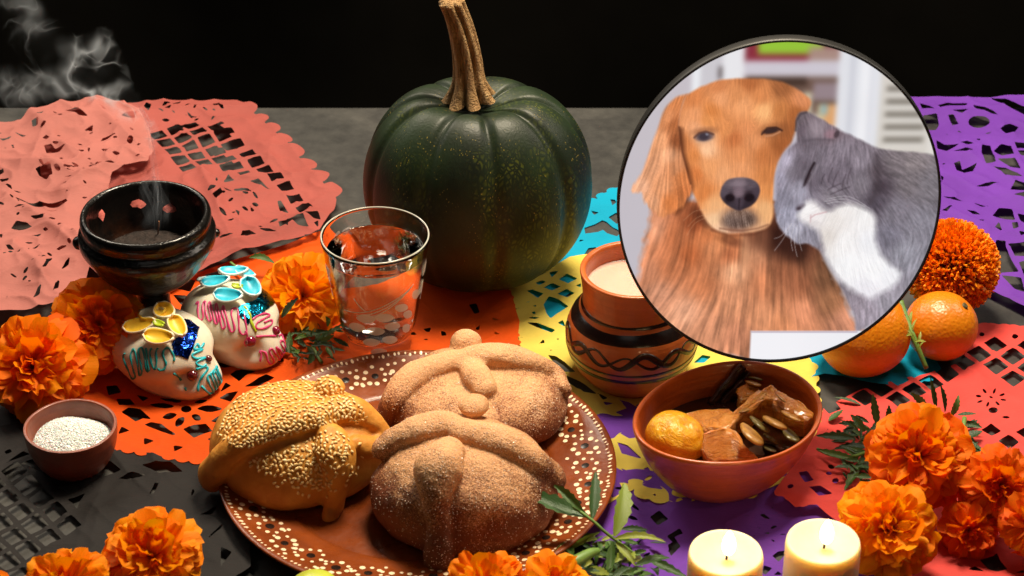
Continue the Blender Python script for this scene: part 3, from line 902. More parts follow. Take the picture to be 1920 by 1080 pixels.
def strands(A, B, n, dens, rad=0.00035, m=44, jit=1.5, depth=0.012, power=1.0):
    n = int(n * 2.6) + 1; dens *= 0.19; rad *= 0.8; jit *= 2.0; m = 32
    a = spline(A, m); b = spline(B, m)
    for k in range(n):
        u = (k + rng.random() * 0.6) / max(n - 1, 1)
        u = min(max(u, 0), 1)
        jx, jy, ph = rng.uniform(-jit, jit), rng.uniform(-jit, jit), rng.uniform(0, 6)
        fade0 = rng.uniform(0.0, 0.15)
        d0 = dens * rng.uniform(0.3, 1.3) * (0.35 + 0.65 * abs(2 * u - 1) ** power)
        pts = []
        for i in range(m):
            s_ = i / (m - 1)
            wv = math.sin(s_ * 7 + ph) * jit
            ax_ = a[i][0] * (1 - u) + b[i][0] * u; ay_ = a[i][1] * (1 - u) + b[i][1] * u
            wx_ = 13 * (float(SN(ax_, ay_, 1 / 26)) - 0.5) + 6 * (float(SN(ax_ + 50, ay_, 1 / 9)) - 0.5); wy_ = 13 * (float(SN(ax_ + 200, ay_ + 90, 1 / 26)) - 0.5) + 6 * (float(SN(ax_, ay_ + 70, 1 / 9)) - 0.5)
            if ay_ > 205: wx_ *= 0.3; wy_ *= 0.3
            pts.append(PY(ax_ + wx_ + jx + wv, ay_ + wy_ + jy + wv * 0.4, SY + depth * math.sin(u * 5 + s_ * 4 + ph * 0.15)))
        v, f = tube(pts, rad * rng.uniform(0.7, 1.5), 4, False)
        base_ = len(SV)
        SV.extend(v); SF.extend([tuple(x + base_ for x in q) for q in f])
        for i in range(m):
            s_ = i / (m - 1)
            e = min(1, s_ / 0.22, (1 - s_) / 0.22 + fade0)
            SD.extend([max(d0 * e * (0.15 + 1.7 * float(SN(u * 7 + ph * 0.3, s_ * 5, 1.0)) ** 1.5), 0)] * 4)
# rising thread from the bowl
strands([(288, 440), (290, 380), (288, 330), (284, 280), (272, 225), (240, 190)], [(296, 440), (300, 380), (291, 330), (287, 275), (276, 222), (242, 188)], 9, 0.16, 0.0005, jit=2)
strands([(270, 430), (276, 390), (270, 350), (284, 320)], [(305, 430), (312, 385), (300, 345), (288, 320)], 9, 0.05, 0.0024, jit=4)
me = bpy.data.meshes.new('smoke')
me.from_pydata([tuple(q) for q in SV], [], SF)
a_ = me.attributes.new('dens', 'FLOAT', 'POINT')
a_.data.foreach_set('value', np.array(SD, dtype=np.float32))
me.polygons.foreach_set('use_smooth', [True] * len(me.polygons))
me.materials.append(M_SMOKE)
smoke = tag(link('smoke', me), 'thin white wisps of smoke curling up from the incense burner', 'smoke', kind='stuff')
BL = [(218, 172, 34, 46, 1.0), (186, 104, 40, 50, 1.15), (140, 98, 40, 36, 0.95), (128, 146, 44, 40, 0.75), (80, 150, 48, 40, 0.32), (30, 176, 52, 44, 0.2), (246, 208, 26, 34, 0.8), (276, 252, 20, 34, 0.55), (70, 68, 52, 52, 0.17), (176, 158, 36, 40, 0.7), (40, 20, 56, 44, 0.22)]
sm = mpp(PY(150, 110, SY))
parts = []
for (x, y, rx, ry, st) in BL:
    c_ = PY(x, y, SY)
    V, Fc = lathe(smooth_prof([(0.02, -1), (0.6, -0.8), (1, 0), (0.6, 0.8), (0.02, 1)], 4), 20, closed=True)
    parts.append(([(c_.x + q[0] * rx * sm * 1.4, c_.y + q[1] * rx * sm * 0.42, c_.z + q[2] * ry * sm * 1.15 * 1.4) for q in V], Fc))
V, Fc = merge(parts)
tmp = mk('smoke_hull', V, Fc)
md = tmp.modifiers.new('fuse', 'REMESH'); md.mode = 'VOXEL'; md.voxel_size = 0.003
me = bpy.data.meshes.new_from_object(tmp.evaluated_get(bpy.context.evaluated_depsgraph_get()))
bpy.data.objects.remove(tmp)
t = NT('smoke_volume')
t.t.nodes.remove(t.b)
v = t.coords()
def warp(vec, scale, amount, seed_):
    nz = t.n('ShaderNodeTexNoise'); nz.inputs['Scale'].default_value = scale; nz.inputs['Detail'].default_value = 1.5
    mp_ = t.n('ShaderNodeMapping'); mp_.inputs['Location'].default_value = (seed_, seed_ * 2, 0)
    t.l(vec, mp_.inputs['Vector']); t.l(mp_.outputs[0], nz.inputs['Vector'])
    sb = t.n('ShaderNodeVectorMath'); sb.operation = 'SUBTRACT'; sb.inputs[1].default_value = (0.5, 0.5, 0.5); t.l(nz.outputs['Color'], sb.inputs[0])
    sc1 = t.n('ShaderNodeVectorMath'); sc1.operation = 'SCALE'; sc1.inputs['Scale'].default_value = amount; t.l(sb.outputs[0], sc1.inputs[0])
    ad = t.n('ShaderNodeVectorMath'); ad.operation = 'ADD'; t.l(vec, ad.inputs[0]); t.l(sc1.outputs[0], ad.inputs[1])
    return ad.outputs[0]
w1_ = warp(v, 26, 0.045, 3.1)
w2_ = warp(w1_, 60, 0.016, 7.7)
def ridged(vec, scale, power):
    n_ = t.noise(vec, scale, 1, 0.4)
    r_ = t.math('SUBTRACT', 1.0, t.math('ABSOLUTE', t.math('SUBTRACT', t.math('MULTIPLY', n_, 4.0), 2.0)))
    return t.math('POWER', t.math('MAXIMUM', r_, 0.0), power)
ra = ridged(w2_, 22, 9.0)
rb = ridged(w2_, 48, 14.0)
wisp = t.math('ADD', t.math('ADD', ra, t.math('MULTIPLY', rb, 0.8)), 0.012)
wm_ = warp(v, 32, 0.022, 11.3)
mask = None
for (x, y, rx, ry, st) in BL:
    c_ = PY(x, y, SY)
    mp_ = t.n('ShaderNodeMapping'); mp_.vector_type = 'TEXTURE'
    mp_.inputs['Location'].default_value = c_; mp_.inputs['Scale'].default_value = (rx * sm * 1.2, rx * sm * 0.30, ry * sm * 1.15 * 1.2)
    t.l(wm_, mp_.inputs['Vector'])
    ln = t.n('ShaderNodeVectorMath'); ln.operation = 'LENGTH'; t.l(mp_.outputs[0], ln.inputs[0])
    mr = t.n('ShaderNodeMapRange'); mr.interpolation_type = 'SMOOTHSTEP'
    mr.inputs['From Min'].default_value = 0.98; mr.inputs['From Max'].default_value = 0.25; mr.inputs['To Min'].default_value = 0.0; mr.inputs['To Max'].default_value = st
    t.l(ln.outputs['Value'], mr.inputs['Value'])
    mask = mr.outputs['Result'] if mask is None else t.math('MAXIMUM', mask, mr.outputs['Result'])
pv = t.n('ShaderNodeVolumePrincipled')
pv.inputs['Color'].default_value = (0.80, 0.90, 1.0, 1)
pv.inputs['Anisotropy'].default_value = 0.0
t.l(t.math('MULTIPLY', t.math('MULTIPLY', wisp, mask), 125.0), pv.inputs['Density'])
t.l(pv.outputs[0], t.out.inputs['Volume'])
me.materials.clear(); me.materials.append(t.m)
tag(link('smoke_cloud', me, smoke), kind='stuff')

# ------------------------------------------------------------------ glass of water
GH = 0.102
gc = P(703, 443, GH + 0.005)
s = mpp(gc)
gl = thing('water_glass', 'clear tumbler with frosted petal engraving, full of water, by the pumpkin', 'glass', (gc.x, gc.y, 0.0055))
t = NT('clear_glass')
t.set(Roughness=0.0, IOR=1.46)
t.b.inputs['Transmission Weight'].default_value = 1.0
t.col((0.98, 0.985, 0.965, 1))
M_GLASS = t.m
t = NT('water')
t.set(Roughness=0.0, IOR=1.33)
t.b.inputs['Transmission Weight'].default_value = 1.0
t.col((0.99, 0.99, 0.98, 1))
M_WATER = t.m
KG = 103 * s / 0.0487
ro = lambda z: KG * (0.0296 + (0.0487 - 0.0296) * (z / GH) ** 0.9)
pr = [(0.0002, 0.0), (0.022 * KG, 0.0), (0.0285 * KG, 0.0012), (0.0300 * KG, 0.004), (0.0296 * KG, 0.010), (0.0312 * KG, 0.016)]
pr += [(ro(z), z) for z in (0.026, 0.04, 0.055, 0.07, 0.085, 0.096)]
pr += [(ro(GH), GH - 0.001), (ro(GH) - 0.0009, GH + 0.0003), (ro(GH) - 0.0019, GH - 0.0008)]
pr += [(ro(z) - 0.0022, z) for z in (0.096, 0.085, 0.07, 0.055, 0.04, 0.026)] + [(0.0285 * KG, 0.018), (0.024 * KG, 0.0145), (0.012 * KG, 0.0135), (0.0002, 0.0135)]
V, Fc = lathe(smooth_prof(pr, 3), 96)
tumbler = mk('tumbler', V, Fc, M_GLASS, gl)
WL = 0.0885
pr = [(0.0002, 0.0138), (0.012 * KG, 0.0138), (0.0238 * KG, 0.0148), (0.0282 * KG, 0.0182)] + [(ro(z) - 0.0024, z) for z in (0.026, 0.04, 0.055, 0.07, 0.079, WL - 0.0006)] + [(ro(WL) - 0.0029, WL), (ro(WL) - 0.008, WL - 0.0005), (0.012, WL - 0.0006), (0.0002, WL - 0.0006)]
V, Fc = lathe(smooth_prof(pr, 3), 96)
tag(mk('drinking_water', V, Fc, M_WATER, None, loc=gl.location), 'clear water filling the engraved tumbler', 'water')
t = NT('frosted_engraving')
t.set(Roughness=0.75)
t.col((0.88, 0.86, 0.80, 1))
tr = t.n('ShaderNodeBsdfTransparent')
mx = t.n('ShaderNodeMixShader')
mx.inputs[0].default_value = 0.72
tl = t.n('ShaderNodeBsdfTranslucent'); tl.inputs['Color'].default_value = (0.92, 0.90, 0.84, 1)
m2 = t.n('ShaderNodeMixShader'); m2.inputs[0].default_value = 0.5
t.l(t.b.outputs[0], m2.inputs[1]); t.l(tl.outputs[0], m2.inputs[2])
t.l(tr.outputs[0], mx.inputs[1]); t.l(m2.outputs[0], mx.inputs[2]); t.l(mx.outputs[0], t.out.inputs['Surface'])
M_FROST = t.m
def petal_patch(ang, z, lr, wr, tilt):
    V = []; n = 16
    def at(u, w_):
        uu = u * math.cos(tilt) - w_ * math.sin(tilt); ww = u * math.sin(tilt) + w_ * math.cos(tilt)
        zz = z + ww; r = ro(max(zz, 0.001)) + 0.00035
        a = ang + uu / r
        return (r * math.cos(a), r * math.sin(a), zz)
    V.append(at(0, 0))
    for ring in (0.5, 1.0):
        for k in range(n):
            q = 2 * math.pi * k / n
            V.append(at(lr * ring * math.cos(q), wr * ring * math.sin(q) * (1 - 0.25 * math.cos(q) ** 2)))
    Fc = [(0, 1 + k, 1 + (k + 1) % n) for k in range(n)] + [(1 + k, 1 + n + k, 1 + n + (k + 1) % n, 1 + (k + 1) % n) for k in range(n)]
    return V, Fc
V, Fc = [], []
for i in range(10):
    g_ = 2 * math.pi * i / 10
    for k in range(96):
        a = 2 * math.pi * k / 96; r = ro(GH) - 0.0009 + 0.00065 * math.cos(g_)
        V.append((r * math.cos(a), r * math.sin(a), GH + 0.0007 + 0.00065 * math.sin(g_)))
for i in range(10):
    for k in range(96):
        Fc.append((i * 96 + k, i * 96 + (k + 1) % 96, ((i + 1) % 10) * 96 + (k + 1) % 96, ((i + 1) % 10) * 96 + k))
t = NT('rim_highlight')
t.col((0.86, 0.86, 0.76, 1)); t.set(Roughness=0.12)  # whitish tint paints the bright highlight along the glass edge
t.b.inputs['Transmission Weight'].default_value = 0.55
mk('rim', V, Fc, t.m, tumbler)
front = -math.pi / 2
def gang(px, z):
    """angle on the glass of photo column px at height z (near side)"""
    r = ro(z); c_ = proj((gl.location.x, gl.location.y, z))[0]
    return front + math.asin(max(-0.98, min(0.98, (px - c_) * s / r)))
PET = [(690, 0.047, 8, 4.6, 0.1), (725, 0.048, 8, 4.5, -0.25), (757, 0.054, 7, 3.8, -0.5), (782, 0.060, 7, 4, -0.8), (740, 0.0375, 7, 4.2, -0.3), (768, 0.044, 6.5, 3.6, -0.7), (672, 0.036, 8, 4.6, 0.3), (708, 0.0345, 7.5, 4.4, -0.1), (700, 0.0225, 7, 4.3, 0.1), (735, 0.024, 7, 4.2, -0.4), (765, 0.030, 6, 3.6, -0.9), (714, 0.0125, 6.5, 3.8, 0)]
for (px, z, l_, w_, tl_) in PET:
    V, Fc = petal_patch(gang(px, z), z, l_ * 1.0e-3, w_ * 1.0e-3, tl_)
    mk('engraved_petal', V, Fc, M_FROST, tumbler)
rng = random.Random(8)
for k in range(46):
    a = R(rng.choice((rng.uniform(-20, 60), rng.uniform(120, 200)))); z = rng.uniform(0.045, 0.086)
    V, Fc = petal_patch(a, z, 0.0066, 0.0036, rng.uniform(-0.9, 0.9))
    mk('engraved_petal', V, Fc, M_FROST, tumbler)
for k, (x0, z0, x1, z1) in enumerate(((650, 0.05, 775, 0.071), (672, 0.049, 770, 0.069), (700, 0.05, 778, 0.073), (690, 0.055, 668, 0.066))):
    pts = []
    for i in range(12):
        u = i / 11
        z = z0 + (z1 - z0) * u ** 1.4; a = gang(x0 + (x1 - x0) * u, z); r = ro(z) + 0.0003
        pts.append((r * math.cos(a), r * math.sin(a), z))
    V, Fc = tube(pts, 0.00035, 5)
    mk('engraved_line', V, Fc, M_FROST, tumbler)

# ------------------------------------------------------------------ clay pot of milk
jc = P(1182, 711, 0.0)
s = mpp(jc)
jug = thing('clay_pot', 'round orange clay pot with dark painted wave bands, holding pink milk', 'clay pot', (jc.x, jc.y, 0.0035))
jp = [(0.0005, 0.0), (66, 0.0), (76, 3), (90, 16), (106, 38), (118, 66), (123, 92), (122, 112), (115, 135), (104, 152), (96, 163), (92.5, 174), (93, 190), (95, 210), (97.5, 228), (98.5, 234), (97, 237.5), (93, 238), (89, 236), (87, 228), (86, 205), (85, 185), (88, 170), (96, 150), (104, 120), (95, 60), (60, 22), (0.0005, 18)]
jprof = smooth_prof([(r * s, z * s) for r, z in jp], 6)
V, Fc = lathe(jprof, 120, 0.004, seed=9)
jbody = mk('body', V, Fc, M_JUG, jug)
outer = [q for q in jprof[: 6 * 15]]
def jr(z):
    for a, b in zip(outer[:-1], outer[1:]):
        if a[1] <= z <= b[1] and b[1] > a[1]:
            return a[0] + (b[0] - a[0]) * (z - a[1]) / (b[1] - a[1])
    return outer[-1][0]
def ring_band(z0, z1, off=0.00035, n=120, m=5, wob=0.0006):
    V, Fc = [], []
    for i in range(m + 1):
        for k in range(n):
            a = 2 * math.pi * k / n
            z = z0 + (z1 - z0) * i / m + wob * math.sin(3 * a + i) * (1 if i in (0, m) else 0.4)
            r = jr(z) + off * (0.15 if i in (0, m) else 1)
            V.append((r * math.cos(a), r * math.sin(a), z))
    for i in range(m):
        for k in range(n):
            k2 = (k + 1) % n
            Fc.append((i * n + k, i * n + k2, (i + 1) * n + k2, (i + 1) * n + k))
    return V, Fc
for z0, z1 in ((138, 157), (164, 170), (78, 84), (61, 71)):
    V, Fc = ring_band(z0 * s, z1 * s)
    mk('painted_band', V, Fc, M_BROWNP, jbody)
def wave(ph, amp, zc_, th, per):
    pts, rad, ups = [], [], []
    n = 260
    for k in range(n + 1):
        a = 2 * math.pi * k / n
        z = (zc_ + amp * math.sin(per * a + ph)) * s
        r = jr(z) + 0.00005
        pts.append((r * math.cos(a), r * math.sin(a), z)); rad.append(th * s * (0.75 + 0.35 * math.sin(per * a * 0.5 + ph * 2))); ups.append((math.cos(a), math.sin(a), 0.15))
    return tube(pts, rad, 8, False, 0.16, ups)
for ph, am, zc_, th in ((0.4, 13, 111, 6.4), (2.6, 11, 109, 4.8)):
    V, Fc = wave(ph, am, zc_, th, 8)
    mk('painted_wave', V, Fc, M_BROWNP, jbody)
t = NT('pink_milk')
t.col(srgb(210, 168, 152)); t.set(Roughness=0.25)
t.b.inputs['Subsurface Weight'].default_value = 0.3
t.b.inputs['Subsurface Scale'].default_value = 0.004
M_MILK = t.m
rr_ = 85.6 * s
V, Fc = lathe([(rr_ + 0.0008, 0.0008), (rr_, 0.0), (rr_ * 0.9, -0.0004), (rr_ * 0.5, -0.0004), (0.0003, -0.0004)], 80)
tag(mk('milk', V, Fc, M_MILK, None, loc=(jc.x, jc.y, 0.0035 + 203 * s)), 'pale pink milk inside the painted clay pot', 'milk')

# ------------------------------------------------------------------ oval stew bowl and what is in it
BH = 0.060
wc = P(1364, 775, BH + 0.003)
s = mpp(wc)
BYAW = R(32)
BA, BB = 0.0735, 0.0600
bowl = thing('stew_bowl', 'oval orange clay bowl of candied pumpkin under the round inset picture', 'bowl', (wc.x, wc.y, 0.003))
bowl.rotation_euler[2] = BYAW
bp = [(0.0004, 0.0), (0.36, 0.0), (0.50, 0.003), (0.64, 0.011), (0.80, 0.026), (0.91, 0.041), (0.975, 0.054), (0.995, 0.0585), (0.985, 0.0608), (0.955, 0.0606), (0.93, 0.057), (0.88, 0.044), (0.76, 0.026), (0.58, 0.014), (0.35, 0.009), (0.0004, 0.008)]
bpr = smooth_prof(bp, 5)
V, Fc = lathe(bpr, 110, 0.010, BA, BB, seed=14)
V = [(x, y, z + 0.002 * math.sin(math.atan2(y, x) * 2 + 0.5) * (z / 0.06)) for x, y, z in V]
mk('vessel', V, Fc, M_BOWL, bowl)
V, Fc = lathe([(0.9, 0.0), (0.7, 0.0004), (0.3, 0.0), (0.0005, 0.0)], 80, 0, BA * 0.93, BB * 0.93)
t = NT('dark_syrup'); t.col(srgb(44, 18, 8)); t.set(Roughness=0.06)
o = tag(mk('syrup', V, Fc, t.m, None, loc=(wc.x, wc.y, 0.003 + 0.0385)), 'dark glossy syrup in the oval clay bowl', 'syrup')
o.rotation_euler[2] = BYAW

t = NT('candied_pumpkin')
v = t.coords()
fb = t.noise(t.coords((1, 1, 4)), 130, 5, 0.7, 1.2)
f = t.noise(v, 40, 4)
t.col(t.mix(f, t.ramp(fb, [(0.3, srgb(130, 66, 12)), (0.5, srgb(226, 146, 44)), (0.75, srgb(250, 204, 112))]), srgb(196, 114, 30)))
t.set(Roughness=0.16)
t.b.inputs['Coat Weight'].default_value = 0.5
t.b.inputs['Coat Roughness'].default_value = 0.06
t.b.inputs['Subsurface Weight'].default_value = 0.4
t.b.inputs['Subsurface Scale'].default_value = 0.004
t.b.inputs['Subsurface Radius'].default_value = (1.0, 0.4, 0.1)
t.bump(fb, 0.9, 0.003)
M_CANDY = t.m
def chunk(label, corners_top, zt, zb, seed, parent=None):
    """wedge of candied pumpkin: top outline in photo pixels at height zt, narrowed below"""
    bm = bmesh.new()
    cx = sum(p[0] for p in corners_top) / len(corners_top); cy = sum(p[1] for p in corners_top) / len(corners_top)
    corners_top = [(cx + (x - cx) * 1.14, cy + (y - cy) * 1.14) for x, y in corners_top]
    zt = [z + 0.003 for z in zt]
    top = [bm.verts.new(P(x, y, z)) for (x, y), z in zip(corners_top, zt)]
    bot = [bm.verts.new(Vector(P(cx + (x - cx) * 0.9, cy + (y - cy) * 0.9, z)) * 1.0 + Vector((0, 0, zb - z))) for (x, y), z in zip(corners_top, zt)]
    bm.faces.new(top)
    bm.faces.new(list(reversed(bot)))
    n = len(top)
    for i in range(n):
        bm.faces.new((top[i], bot[i], bot[(i + 1) % n], top[(i + 1) % n]))
    bmesh.ops.recalc_face_normals(bm, faces=bm.faces)
    bmesh.ops.bevel(bm, geom=list(bm.edges), offset=0.0025, segments=2, affect='EDGES', profile=0.6)
    bmesh.ops.triangulate(bm, faces=bm.faces)
    bmesh.ops.subdivide_edges(bm, edges=list(bm.edges), cuts=3, use_grid_fill=True)
    co = np.array([q.co for q in bm.verts])
    nn = sph_noise(co, seed, 260) * 0.0012 + sph_noise(co, seed + 1, 700) * 0.0008 + sph_noise(co * np.array([[1, 3, 3]]), seed + 2, 900) * 0.0004
    bm.normal_update()
    for q, d in zip(bm.verts, nn): q.co += q.normal * d
    me = bpy.data.meshes.new('candied_pumpkin_piece'); bm.to_mesh(me); bm.free()
    me.polygons.foreach_set('use_smooth', [True] * len(me.polygons))
    me.materials.append(M_CANDY)
    return tag(link('candied_pumpkin_piece', me), label, 'candied pumpkin', 'candied pumpkin in the bowl')
c6e = lambda pts: crop(pts, 4.908, 1180, 660)
chunk('candied pumpkin wedge behind the yellow fruit in the bowl', c6e([(410, 590), (640, 545), (900, 525), (985, 585), (900, 690), (720, 700)]), [0.052, 0.055, 0.058, 0.06, 0.060, 0.056], 0.03, 3)
chunk('smooth dark candied pumpkin chunk at the front of the bowl', c6e([(690, 760), (940, 690), (1040, 850), (1180, 960), (960, 1000), (740, 990)]), [0.060, 0.060, 0.055, 0.046, 0.042, 0.044], 0.032, 5)
chunk('ridged candied pumpkin strip across the middle of the bowl', c6e([(950, 560), (1190, 350), (1310, 310), (1360, 420), (1230, 440), (1010, 600)]), [0.056, 0.060, 0.062, 0.062, 0.058, 0.054], 0.034, 7)
chunk('candied pumpkin chunk against the far bowl wall', c6e([(1330, 330), (1500, 410), (1680, 560), (1600, 640), (1420, 560), (1340, 450)]), [0.062, 0.060, 0.056, 0.052, 0.054, 0.060], 0.034, 9)
chunk('small candied pumpkin piece beside the cinnamon stick', c6e([(1000, 330), (1080, 280), (1200, 330), (1130, 420), (1010, 440)]), [0.052, 0.056, 0.056, 0.052, 0.05], 0.03, 11)
# yellow fruit
t = NT('yellow_fruit')
v = t.coords()
t.col(t.ramp(t.noise(v, 120, 4, 0.6, 0.5), [(0.3, srgb(206, 122, 14)), (0.55, srgb(230, 166, 30)), (0.75, srgb(240, 192, 60))]))
t.set(Roughness=0.28)
t.bump(t.noise(t.coords((1, 1, 2.5)), 160, 4, 0.6, 0.8), 0.8, 0.002)
M_TEJ = t.m
fc = P(1269, 822, 0.048)
V, Fc = lathe(smooth_prof([(0.0004, -0.017), (0.010, -0.0155), (0.018, -0.008), (0.0195, 0.0), (0.0175, 0.009), (0.010, 0.0158), (0.004, 0.0168), (0.0004, 0.0163)], 6), 40, 0.03, 1.2, 1.0, seed=2)
fr = thing('yellow_fruit', 'shiny yellow candied fruit at the end of the oval bowl', 'fruit', fc)
fr.rotation_euler = (0.15, 0.35, R(-20))
mk('flesh', V, Fc, M_TEJ, fr)
V, Fc = lathe([(0.0045, -0.0008), (0.004, 0.0008), (0.002, 0.0002), (0.0003, 0.0)], 14, 0.15, seed=3)
p_ = [(x - 0.004, y - 0.0165, z - 0.008) for x, z, y in V]
mk('calyx', p_, Fc, plain('dark_calyx', srgb(84, 40, 12), 0.5, 0.3, 400), fr)
# cinnamon sticks
M_CIN = plain('cinnamon_bark', srgb(52, 24, 16), 0.3, 0.4, 90, 0.6, 160, 0.002)
for lab, a, b, za, zb, r_ in (('long cinnamon stick leaning on the far rim of the bowl', (1332, 758), (1392, 686), 0.040, 0.064, 0.0056), ('short cinnamon stick beside the longer one in the bowl', (1354, 756), (1395, 716), 0.040, 0.055, 0.0052)):
    A_, B_ = P(*a, za), P(*b, zb)
    prof = []
    d = (B_ - A_).normalized(); u = Vector((0, 0, 1)); u = (u - d * u.dot(d)).normalized(); sdir = d.cross(u)
    V, Fc = [], []
    sec = []
    for k in range(46):
        q = k / 45
        ang = -2.6 + q * 8.2
        rad_ = r_ * (0.55 + 0.45 * min(1, abs(q - 0.5) * 2.2))
        sgn = 1 if q > 0.5 else -1
        sec.append((math.cos(ang) * rad_ + sgn * r_ * 0.35, math.sin(ang) * rad_))
    m_ = 14
    for i in range(m_):
        c_ = A_ + (B_ - A_) * (i / (m_ - 1)) + sdir * 0.0006 * math.sin(i)
        for (x, y) in sec: V.append(c_ + sdir * x + u * y)
    L_ = len(sec)
    for i in range(m_ - 1):
        for k in range(L_ - 1):
            Fc.append((i * L_ + k, i * L_ + k + 1, (i + 1) * L_ + k + 1, (i + 1) * L_ + k))
    o = tag(mk('cinnamon_stick', V, Fc, M_CIN), lab, 'cinnamon', 'cinnamon sticks in the bowl')
    sol = o.modifiers.new('bark', 'SOLIDIFY'); sol.thickness = 0.0009
# pumpkin seeds
t = NT('pumpkin_seed')
v = t.coords()
t.col(t.ramp(t.noise(v, 150, 3), [(0.3, srgb(120, 76, 28)), (0.7, srgb(186, 138, 66))]))
t.set(Roughness=0.2); t.bump(t.noise(t.coords((1, 4, 1)), 300, 3), 0.4, 0.001)
M_SEED = t.m
t = NT('pumpkin_seed_green')
t.col(t.ramp(t.noise(t.coords(), 150, 3), [(0.3, srgb(70, 66, 32)), (0.7, srgb(128, 112, 62))])); t.set(Roughness=0.22)
M_SEEDG = t.m
def seed_mesh():
    V, Fc = [], []
    n, m = 20, 6
    for j in range(m + 1):
        ph = -math.pi / 2 + math.pi * j / m
        for k in range(n):
            a = 2 * math.pi * k / n
            x = math.cos(a); y = math.sin(a) * (0.62 - 0.16 * x - 0.05 * x * x)
            rr = math.cos(ph) ** 0.6
            rim = 0.25 if j == m // 2 else 0
            V.append((x * rr, y * rr, math.sin(ph) * 0.14 * (1 + 0.25 * rr)))
    for j in range(m):
        for k in range(n):
            Fc.append((j * n + k, j * n + (k + 1) % n, (j + 1) * n + (k + 1) % n, (j + 1) * n + k))
    return V, Fc
seedV, seedF = seed_mesh()
for k, (x, y, ax, ay, z, g_) in enumerate([(1330, 650, 110, 105, .064, 0), (1480, 590, 95, 70, .064, 0), (1120, 755, 100, 120, .062, 0), (1195, 665, 100, 85, .059, 1), (1140, 290, 85, 35, .060, 0), (1155, 245, 80, 30, .058, 1), (1480, 760, 50, 100, .052, 1), (1395, 425, 45, 40, .066, 0), (1055, 540, 60, -30, .062, 0), (1300, 800, 70, 70, .047, 1), (1290, 890, 60, 50, .047, 1)]):
    cxp, cyp = 1180 + x / 4.908, 660 + y / 4.908
    c_ = P(cxp, cyp, z); sc_ = mpp(c_)
    L_ = math.hypot(ax, ay / 0.75) / 4.908 * sc_ * 0.88
    places = ('largest', 'upper pale', 'pointed', 'greenish middle', 'curled top', 'topmost green', 'grey-green outer', 'tiny flat', 'narrow', 'half-sunk', 'lowest green')
    o = tag(mk('pumpkin_seed', [(p_[0] * L_, p_[1] * L_, p_[2] * L_ * 1.1) for p_ in seedV], seedF, M_SEEDG if g_ else M_SEED, None, loc=c_), places[k] + ' pumpkin seed on the candied pumpkin in the bowl', 'pumpkin seed', 'pumpkin seeds in the bowl')
    o.rotation_euler = (0.55 + 0.2 * math.sin(k * 3), 0.15 * math.cos(k * 5), math.atan2(-ay / 0.62, ax) + math.pi)

# ------------------------------------------------------------------ salt bowl
sb = P(131, 790, 0.044)
s = mpp(sb)
salt = thing('salt_bowl', 'small brown clay bowl heaped with white salt', 'bowl', (sb.x, sb.y, 0.0015))
sp_ = [(0.0003, 0), (38, 0), (48, 3), (64, 18), (78, 45), (85, 75), (86.5, 98), (85, 101), (81, 101), (79, 96), (76, 78), (68, 50), (50, 30), (0.0003, 24)]
V, Fc = lathe(smooth_prof([(a * s, b * s * 0.98) for a, b in sp_], 5), 90, 0.012, seed=21)
mk('vessel', V, Fc, M_SALTB, salt)
t = NT('salt_crystal'); t.col((0.80, 0.79, 0.77, 1)); t.set(Roughness=0.35)
t.b.inputs['Subsurface Weight'].default_value = 0.3; t.b.inputs['Subsurface Scale'].default_value = 0.002
M_SALT = t.m
rng = random.Random(31)
parts = []
def heap(r, a):
    q = r / (76 * s)
    return (62 + 24 * (1 - q ** 2.2) + 3.5 * math.sin(a * 3 + 1) * q) * s
V, Fc = [], []
for i in range(13):
    for k in range(40):
        r = 76 * s * i / 12; a = 6.283 * k / 40
        V.append((r * math.cos(a), r * math.sin(a), heap(r, a)))
for i in range(12):
    for k in range(40):
        Fc.append((i * 40 + k, i * 40 + (k + 1) % 40, (i + 1) * 40 + (k + 1) % 40, (i + 1) * 40 + k))
parts.append((V, Fc))
cube = [(-1, -1, -1), (1, -1, -1), (1, 1, -1), (-1, 1, -1), (-1, -1, 1), (1, -1, 1), (1, 1, 1), (-1, 1, 1)]
cf = [(0, 3, 2, 1), (4, 5, 6, 7), (0, 1, 5, 4), (1, 2, 6, 5), (2, 3, 7, 6), (3, 0, 4, 7)]
for k in range(4200):
    r = 76 * s * math.sqrt(rng.random()) * 0.99; a = rng.random() * 6.283
    e = Euler((rng.random() * 6, rng.random() * 6, rng.random() * 6)).to_matrix()
    q = rng.uniform(0.00028, 0.0007)
    c_ = Vector((r * math.cos(a), r * math.sin(a), heap(r, a) + q * 0.5))
    parts.append(([c_ + e @ (Vector(p_) * q * rng.uniform(0.75, 1.1)) for p_ in cube], cf))
V, Fc = merge(parts)
tag(mk('salt', V, Fc, M_SALT, None, smooth=False, loc=salt.location), 'coarse white salt heaped in the small brown bowl', 'salt', kind='stuff')
# ------------------------------------------------------------------ plate
PZ = 0.0205
plc = P(783, 866, PZ)
s = mpp(plc)
PR = 373 * s
plate = thing('clay_plate', 'large round brown glazed clay plate with white dotted rim under the breads', 'plate', (plc.x, plc.y, 0.005))
zz = PZ - 0.005
pp = [(0.0004, 0.0), (0.60, 0.0), (0.66, 0.0015), (0.80, 0.0075), (0.92, 0.014), (0.985, 0.0185), (1.0, 0.0200), (1.0, 0.0222), (0.990, 0.0232), (0.972, 0.0228), (0.955, 0.0205), (0.88, 0.0150), (0.78, 0.0098), (0.705, 0.0066), (0.685, 0.0048), (0.66, 0.0042), (0.4, 0.0040), (0.0004, 0.0040)]
pp = [(r, z if z <= 0.0042 else 0.0042 + (z - 0.0042) * 0.60) for r, z in pp]
pprof = smooth_prof([(r * PR, z) for r, z in pp], 5)
V, Fc = lathe(pprof, 150, 0.002, seed=33)
dish = mk('dish', V, Fc, M_PLATE, plate)
